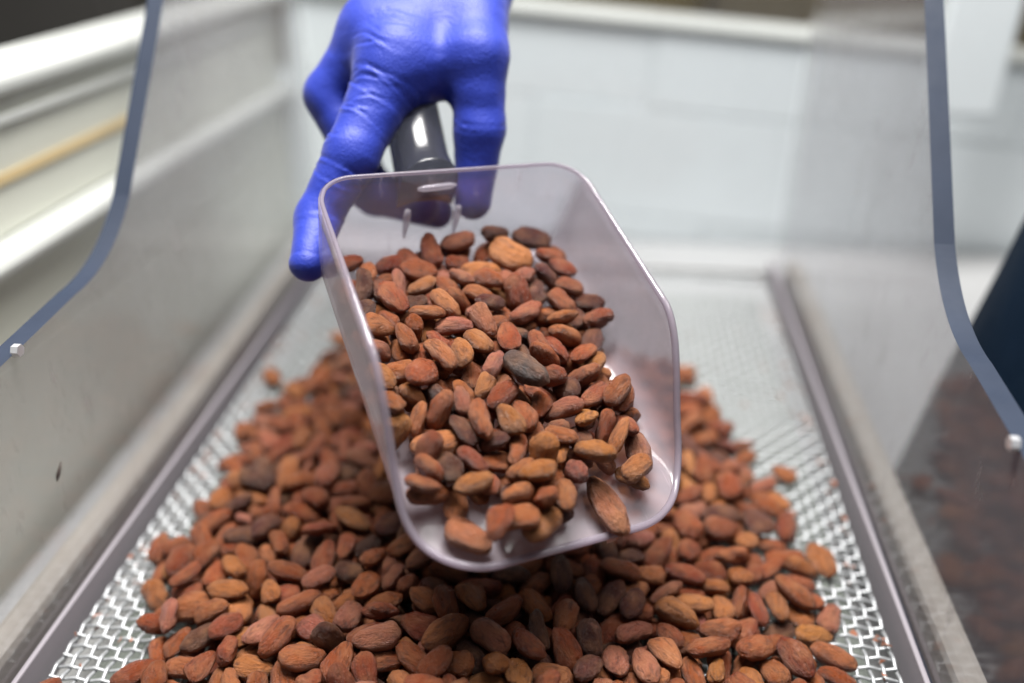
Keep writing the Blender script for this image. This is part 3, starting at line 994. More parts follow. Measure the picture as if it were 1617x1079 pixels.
IN_SCOOP, ON_MESH = 'cocoa beans heaped in the scoop', 'cocoa beans piled on the wire mesh'
SCOOP = json.loads('''[[[0,0.72,-0.0044,0.2551,0.099,0.64,0.21,-0.03,0.74,1],"pale tan bean lying upright in scoop between front lip and left wall"],
[[4,0.74,-0.0409,0.2871,0.1232,0.45,-0.21,-0.75,0.45,0],"reddish brown bean lying upright in scoop, midway along left wall, second from left"],
[[5,0.81,-0.0607,0.3373,0.1441,0.03,-0.18,0.31,-0.93,0],"reddish brown bean lying level in scoop between back wall and left wall, middle one"],
[[13,0.76,-0.0049,0.3045,0.1236,0.77,-0.0,0.3,-0.57,0],"reddish brown bean lying upright in the middle of the scoop, leftmost"],
[[12,0.88,-0.0093,0.3827,0.1448,0.07,0.81,0.53,0.22,0],"reddish brown bean slanting right in mid scoop near the back wall"],
[[4,0.77,-0.0668,0.3503,0.151,0.07,-0.98,-0.19,-0.08,0],"reddish brown bean lying level in scoop between back wall and left wall, leftmost"],
[[0,0.81,-0.0296,0.2703,0.1187,0.46,0.31,0.58,-0.59,1],"pale tan bean lying upright in scoop, midway along left wall, leftmost"],
[[11,0.76,-0.0147,0.3218,0.1374,0.34,-0.93,-0.14,0.03,3],"pinkish bean lying level in the middle of the scoop, left one"],
[[2,0.8,0.0453,0.3497,0.1303,0.3,0.07,-0.22,-0.93,0],"reddish brown bean lying level in scoop, midway along right wall, right one"],
[[9,0.78,-0.0347,0.3527,0.1483,0.27,-0.92,-0.15,0.22,0],"reddish brown bean lying level in mid scoop near the back wall, leftmost"],
[[9,0.77,0.0102,0.2716,0.1071,0.2,0.33,-0.92,-0.01,0],"reddish brown bean lying level in mid scoop near the front lip, left one"],
[[1,0.79,-0.0424,0.301,0.136,0.79,-0.01,0.4,0.46,3],"pinkish bean lying level in scoop, midway along left wall"],
[[4,0.67,0.0414,0.3591,0.133,0.01,0.04,0.98,0.18,2],"dark purplish bean lying level in scoop, midway along right wall"],
[[2,0.74,-0.0197,0.3658,0.1463,0.28,0.27,-0.9,-0.2,0],"reddish brown bean lying level in mid scoop near the back wall, middle one"],
[[10,0.82,-0.0495,0.3052,0.133,0.21,0.82,-0.07,-0.52,0],"reddish brown bean lying upright in scoop, midway along left wall, leftmost"],
[[5,0.78,0.0433,0.3399,0.1221,0.69,0.28,-0.12,0.66,2],"dark purplish bean lying upright in scoop, midway along right wall, right one"],
[[1,0.85,-0.0079,0.3618,0.1439,0.92,0.38,0.12,0.08,1],"pale tan bean lying level in mid scoop near the back wall, right one"],
[[1,0.85,0.0164,0.3587,0.137,0.62,0.22,0.15,0.73,2],"dark purplish bean lying upright in scoop, midway along right wall, left one"],
[[5,0.74,0.0361,0.2612,0.1012,0.65,0.07,0.03,0.76,0],"reddish brown bean lying upright in mid scoop near the front lip, right one"],
[[12,0.78,0.0419,0.2952,0.1135,0.0,0.7,-0.65,0.29,1],"pale tan bean end-on in mid scoop near the front lip"],
[[0,0.71,-0.0037,0.3526,0.1454,0.55,-0.82,0.12,-0.09,0],"reddish brown bean lying level in mid scoop near the back wall, rightmost"],
[[8,0.77,-0.0214,0.2762,0.1207,0.78,-0.09,-0.57,0.27,1],"pale tan bean lying upright in scoop, midway along left wall, rightmost"],
[[1,0.84,0.0287,0.2497,0.0967,0.46,-0.01,0.01,-0.89,1],"pale tan bean slanting right in mid scoop near the front lip"],
[[8,0.77,-0.0217,0.3487,0.1417,0.95,0.08,0.2,-0.21,0],"reddish brown bean slanting left in mid scoop near the back wall"],
[[6,0.77,0.0398,0.2904,0.1073,0.14,0.52,0.84,0.01,2],"dark purplish bean slanting left in mid scoop near the front lip"],
[[3,0.83,-0.0132,0.2865,0.1224,0.68,-0.65,0.33,0.04,2],"dark purplish bean slanting left in scoop, midway along left wall, left one"],
[[10,0.79,-0.0095,0.3089,0.133,0.49,-0.17,-0.42,0.75,1],"pale tan bean slanting left in the middle of the scoop, second from left"],
[[7,0.78,0.0213,0.3679,0.1401,0.15,-0.4,-0.23,-0.87,2],"dark purplish bean slanting left in scoop between back wall and right wall"],
[[11,0.76,0.0165,0.2752,0.111,0.6,0.38,0.18,0.68,0],"reddish brown bean lying upright in mid scoop near the front lip, left one"],
[[13,0.73,0.0039,0.309,0.1277,0.56,0.62,0.11,0.54,3],"pinkish bean slanting right in the middle of the scoop, left one"],
[[6,0.77,0.0214,0.3805,0.1454,0.15,0.24,-0.93,0.22,0],"reddish brown bean lying level in scoop between back wall and right wall"],
[[0,0.72,-0.0037,0.2737,0.1187,0.25,0.3,0.12,0.91,2],"dark purplish bean slanting left in scoop, midway along left wall, right one"],
[[7,0.65,-0.0249,0.2834,0.1268,0.53,-0.72,0.14,0.43,1],"pale tan bean slanting left in scoop, midway along left wall, middle one"],
[[1,0.86,-0.0137,0.2698,0.1145,0.91,0.36,0.11,0.18,1],"pale tan bean lying level in scoop, midway along left wall, right one"],
[[10,0.77,0.0085,0.321,0.1348,0.15,-0.63,-0.77,-0.02,0],"reddish brown bean lying upright in the middle of the scoop, second from left"],
[[7,0.75,-0.0345,0.3089,0.1318,0.34,-0.47,-0.67,0.46,1],"pale tan bean lying upright in scoop, midway along left wall, middle one"],
[[1,0.73,-0.0324,0.2953,0.1298,0.22,-0.04,0.34,-0.91,1],"pale tan bean lying level in scoop, midway along left wall, left one"],
[[2,0.75,0.0195,0.2645,0.1085,0.25,-0.26,0.66,-0.66,0],"reddish brown bean lying level in mid scoop near the front lip, right one"],
[[9,0.89,-0.0224,0.2911,0.1334,0.23,0.55,-0.79,-0.14,0],"reddish brown bean slanting right in scoop, midway along left wall"],
[[6,0.86,0.0318,0.3356,0.1277,0.86,-0.39,0.21,0.25,1],"pale tan bean slanting left in scoop, midway along right wall"],
[[13,0.76,-0.0066,0.3438,0.1418,0.98,0.0,0.2,0.05,0],"reddish brown bean lying level in the middle of the scoop, left one"],
[[6,0.79,-0.0485,0.356,0.1486,0.26,-0.95,0.04,-0.19,0],"reddish brown bean lying level in scoop between back wall and left wall, rightmost"],
[[1,0.72,-0.0194,0.3309,0.1429,0.36,0.07,-0.69,0.62,1],"pale tan bean slanting left in the middle of the scoop, leftmost"],
[[5,0.76,-0.0134,0.251,0.106,0.18,0.08,-0.75,-0.64,0],"reddish brown bean lying level in scoop between front lip and left wall, middle one"],
[[4,0.87,-0.0208,0.3746,0.1535,0.09,-0.3,0.95,-0.02,3],"pinkish bean lying level in mid scoop near the back wall, left one"],
[[8,0.88,0.0277,0.3276,0.125,0.38,0.27,0.48,0.75,0],"reddish brown bean slanting left in scoop, midway along right wall, left one"],
[[8,0.79,0.023,0.3074,0.1153,0.01,0.26,-0.03,0.97,0],"reddish brown bean slanting left in the middle of the scoop, third from left"],
[[6,0.75,0.0394,0.2732,0.1028,0.5,-0.72,0.18,-0.45,3],"pinkish bean lying level in mid scoop near the front lip"],
[[4,0.79,-0.007,0.2579,0.113,0.38,-0.83,0.33,-0.24,2],"dark purplish bean slanting left in scoop between front lip and left wall"],
[[11,0.8,-0.0046,0.3858,0.1534,0.85,0.26,0.3,0.36,2],"dark purplish bean lying level in scoop between back wall and right wall"],
[[11,0.81,-0.0552,0.333,0.148,0.29,-0.66,0.64,0.28,2],"dark purplish bean lying upright in scoop between back wall and left wall"],
[[10,0.68,-0.0412,0.3411,0.1463,0.76,-0.17,0.52,-0.36,3],"pinkish bean lying upright in scoop between back wall and left wall"],
[[1,0.75,-0.0133,0.2783,0.1245,0.74,-0.33,-0.58,-0.05,0],"reddish brown bean lying upright in scoop, midway along left wall, fourth from left"],
[[8,0.79,0.0398,0.3271,0.1243,0.83,-0.19,-0.09,0.51,0],"reddish brown bean slanting right in scoop, midway along right wall, second from left"],
[[0,0.8,0.0177,0.2877,0.1178,0.53,0.07,-0.08,0.84,0],"reddish brown bean slanting left in the middle of the scoop, second from left"],
[[1,0.9,0.01,0.3482,0.14,0.6,0.51,0.29,-0.53,0],"reddish brown bean lying upright in the middle of the scoop, third from left"],
[[5,0.86,0.033,0.2983,0.1147,0.3,0.12,0.94,-0.07,3],"pinkish bean lying level in the middle of the scoop, right one"],
[[12,0.78,0.002,0.2956,0.1251,0.47,-0.66,-0.47,0.34,1],"pale tan bean slanting right in the middle of the scoop"],
[[8,0.77,-0.0149,0.262,0.1182,0.7,0.46,-0.37,0.4,0],"reddish brown bean slanting right in scoop between front lip and left wall, left one"],
[[6,0.77,-0.0034,0.3152,0.1346,0.32,0.16,0.07,0.93,1],"pale tan bean slanting left in the middle of the scoop, third from left"],
[[2,0.71,0.008,0.2732,0.1151,0.96,0.04,-0.26,-0.04,2],"dark purplish bean lying level in mid scoop near the front lip"],
[[12,0.76,0.0299,0.3419,0.1337,0.46,0.86,0.17,0.12,1],"pale tan bean lying level in scoop, midway along right wall"],
[[6,0.71,-0.0134,0.2539,0.1154,0.79,-0.53,0.3,-0.05,0],"reddish brown bean slanting left in scoop between front lip and left wall, left one"],
[[6,0.76,0.0277,0.3091,0.1234,0.67,-0.67,-0.02,-0.32,0],"reddish brown bean lying level in the middle of the scoop, right one"],
[[6,0.74,0.0631,0.2816,0.1007,0.27,-0.87,-0.41,-0.09,1],"pale tan bean slanting right in scoop between front lip and right wall"],
[[4,0.73,0.0193,0.2517,0.1076,0.39,0.14,-0.61,-0.68,1],"pale tan bean lying level in mid scoop near the front lip, leftmost"],
[[13,0.83,0.0295,0.2535,0.1065,0.06,0.82,-0.41,0.4,0],"reddish brown bean end-on in mid scoop near the front lip"],
[[5,0.77,0.0094,0.2919,0.1241,0.13,0.46,-0.79,-0.39,0],"reddish brown bean slanting right in the middle of the scoop"],
[[1,0.77,0.0464,0.2777,0.1101,0.91,-0.34,-0.03,-0.23,1],"pale tan bean lying level in mid scoop near the front lip, rightmost"],
[[4,0.78,-0.0601,0.3249,0.1441,0.03,-0.73,-0.12,0.67,0],"reddish brown bean lying upright in scoop between back wall and left wall"],
[[3,0.83,-0.0314,0.3654,0.1523,0.56,0.13,-0.42,0.7,0],"reddish brown bean lying upright in mid scoop near the back wall"],
[[11,0.86,-0.0163,0.3012,0.1356,0.35,0.13,0.09,0.92,1],"pale tan bean slanting left in scoop, midway along left wall, rightmost"],
[[7,0.76,0.0032,0.2527,0.1112,0.15,-0.33,0.77,-0.53,1],"pale tan bean lying level in scoop between front lip and left wall"],
[[1,0.71,0.0544,0.3069,0.1198,0.04,-0.5,0.81,0.31,0],"reddish brown bean slanting right in scoop, midway along right wall, rightmost"],
[[7,0.8,0.0145,0.3377,0.1377,0.06,-0.39,0.92,0.02,3],"pinkish bean slanting right in the middle of the scoop, right one"],
[[12,0.85,-0.0431,0.3074,0.1436,0.34,-0.34,0.2,-0.85,0],"reddish brown bean lying level in scoop, midway along left wall, leftmost"],
[[1,0.71,-0.0155,0.339,0.1411,0.22,0.82,0.34,-0.41,0],"reddish brown bean slanting left in the middle of the scoop, leftmost"],
[[6,0.77,0.0292,0.3521,0.1359,0.92,0.11,0.29,-0.26,0],"reddish brown bean slanting left in scoop, midway along right wall, right one"],
[[9,0.74,-0.0532,0.3187,0.1426,0.52,-0.03,0.33,-0.79,2],"dark purplish bean slanting right in scoop, midway along left wall"],
[[5,0.69,-0.0009,0.3363,0.1423,0.14,-0.91,-0.3,0.26,2],"dark purplish bean lying level in the middle of the scoop, left one"],
[[12,0.78,0.0138,0.2799,0.1208,0.82,0.42,-0.01,-0.38,1],"pale tan bean slanting left in the middle of the scoop, rightmost"],
[[6,0.73,0.0317,0.3634,0.1383,0.07,-0.17,0.07,-0.98,0],"reddish brown bean lying level in scoop, midway along right wall, left one"],
[[3,0.72,0.05,0.2964,0.1087,0.62,0.01,0.66,-0.42,0],"reddish brown bean lying upright in scoop between front lip and right wall"],
[[4,0.69,0.0012,0.2626,0.1133,0.93,-0.19,0.29,-0.11,0],"reddish brown bean slanting left in scoop between front lip and left wall, right one"],
[[2,0.85,0.0203,0.244,0.1034,0.13,0.03,0.06,-0.99,0],"reddish brown bean lying level in scoop between front lip and left wall, rightmost"],
[[5,0.66,0.0283,0.3705,0.1444,0.94,0.16,0.02,-0.3,0],"reddish brown bean slanting left in scoop between back wall and right wall"],
[[4,0.78,0.0337,0.3101,0.1173,0.32,-0.29,-0.36,0.83,2],"dark purplish bean lying level in the middle of the scoop, right one"],
[[4,0.86,-0.0406,0.3277,0.147,0.03,-0.91,0.34,0.23,0],"reddish brown bean slanting left in scoop between back wall and left wall"],
[[11,0.81,-0.0322,0.2761,0.128,0.34,-0.18,-0.1,0.92,0],"reddish brown bean lying level in scoop, midway along left wall, middle one"],
[[12,0.68,0.0237,0.2974,0.1172,0.69,0.18,-0.06,0.7,0],"reddish brown bean lying upright in the middle of the scoop, rightmost"],
[[3,0.77,-0.0021,0.3245,0.1396,0.47,-0.75,0.45,0.12,3],"pinkish bean slanting left in the middle of the scoop"],
[[8,0.73,0.057,0.311,0.114,0.61,0.07,0.23,-0.76,0],"reddish brown bean lying upright in scoop, midway along right wall"],
[[8,0.7,-0.0317,0.344,0.1447,0.2,0.16,0.06,-0.96,1],"pale tan bean lying level in mid scoop near the back wall, left one"],
[[2,0.67,-0.0054,0.2832,0.1257,0.5,-0.29,-0.79,0.2,3],"pinkish bean lying upright in scoop, midway along left wall"],
[[2,0.77,-0.0314,0.3068,0.1392,0.4,-0.24,-0.82,0.32,0],"reddish brown bean slanting left in scoop, midway along left wall"],
[[8,0.69,-0.0146,0.247,0.114,0.26,0.96,0.03,-0.11,0],"reddish brown bean lying level in scoop between front lip and left wall, leftmost"],
[[4,0.86,0.027,0.2728,0.1115,0.49,-0.46,0.57,0.48,1],"pale tan bean lying upright in mid scoop near the front lip"],
[[11,0.86,0.0029,0.2763,0.1231,0.32,-0.49,-0.79,0.18,0],"reddish brown bean lying upright in scoop, midway along left wall, rightmost"],
[[9,0.79,0.0243,0.3147,0.1296,0.45,0.75,0.37,-0.31,0],"reddish brown bean slanting left in the middle of the scoop, rightmost"],
[[11,0.87,0.0399,0.3165,0.1196,0.88,0.22,-0.41,-0.1,0],"reddish brown bean slanting right in scoop, midway along right wall, leftmost"],
[[0,0.75,0.0258,0.2603,0.1129,0.03,0.34,-0.94,0.06,1],"pale tan bean lying level in mid scoop near the front lip, second from left"],
[[3,0.76,0.0454,0.3076,0.1164,0.44,-0.03,0.2,-0.87,0],"reddish brown bean slanting right in scoop, midway along right wall, third from left"],
[[3,0.73,-0.0152,0.3522,0.1455,0.81,-0.46,0.13,-0.35,3],"pinkish bean lying level in mid scoop near the back wall, right one"],
[[10,0.76,-0.0379,0.2871,0.1323,0.85,0.45,-0.09,-0.25,1],"pale tan bean slanting left in scoop, midway along left wall, leftmost"],
[[4,0.78,-0.0309,0.3153,0.1377,0.61,-0.18,0.72,0.26,0],"reddish brown bean lying upright in scoop, midway along left wall, third from left"],
[[12,0.74,0.0142,0.2376,0.1067,0.28,-0.8,-0.51,-0.17,0],"reddish brown bean slanting right in scoop between front lip and left wall, right one"],
[[8,0.69,0.0331,0.2834,0.1126,0.09,0.08,0.02,0.99,1],"pale tan bean lying level in mid scoop near the front lip, third from left"],
[[10,0.76,0.0557,0.2911,0.1089,0.82,-0.07,-0.49,0.28,1],"pale tan bean lying upright in scoop between front lip and right wall"],
[[3,0.74,-0.0257,0.3226,0.143,0.35,0.94,-0.02,0.01,0],"reddish brown bean lying level in scoop, midway along left wall, rightmost"],
[[2,[1.026,0.975,0.923],0.0022,0.2424,0.0946,0.972,0.138,0.155,-0.113,3],"pinkish brown cocoa bean lying alone nearest the front lip of the scoop"],
[[5,[1.186,0.998,0.998],0.0523,0.2704,0.0898,0.875,0.077,0.193,-0.438,3],"large wrinkled pinkish cocoa bean at the right end of the front lip of the scoop"],
[[1,[0.877,0.965,0.877],0.0643,0.2973,0.0965,0.762,-0.154,0.345,-0.526,3],"plump pinkish cocoa bean resting against the right side wall of the scoop"],
[[3,[0.706,0.706,0.636],0.0621,0.286,0.0917,0.969,0.135,0.158,-0.135,1],"short pale tan cocoa bean behind the large wrinkled bean at the front right"],
[[4,[0.966,0.966,0.966],0.0123,0.3907,0.1491,0.972,0.169,0.12,0.107,2],"dark reddish cocoa bean highest up against the back wall of the scoop"],
[[6,[1.173,1.231,1.173],0.0046,0.3702,0.149,0.926,0.263,0.135,-0.234,1],"large pale tan cocoa bean at the top of the heap under the back wall"],
[[7,[0.98,0.98,0.931],0.0177,0.2996,0.132,0.958,0.124,0.167,-0.2,4],"slate grey elongated cocoa bean on top in the middle of the heap in the scoop"]]''')
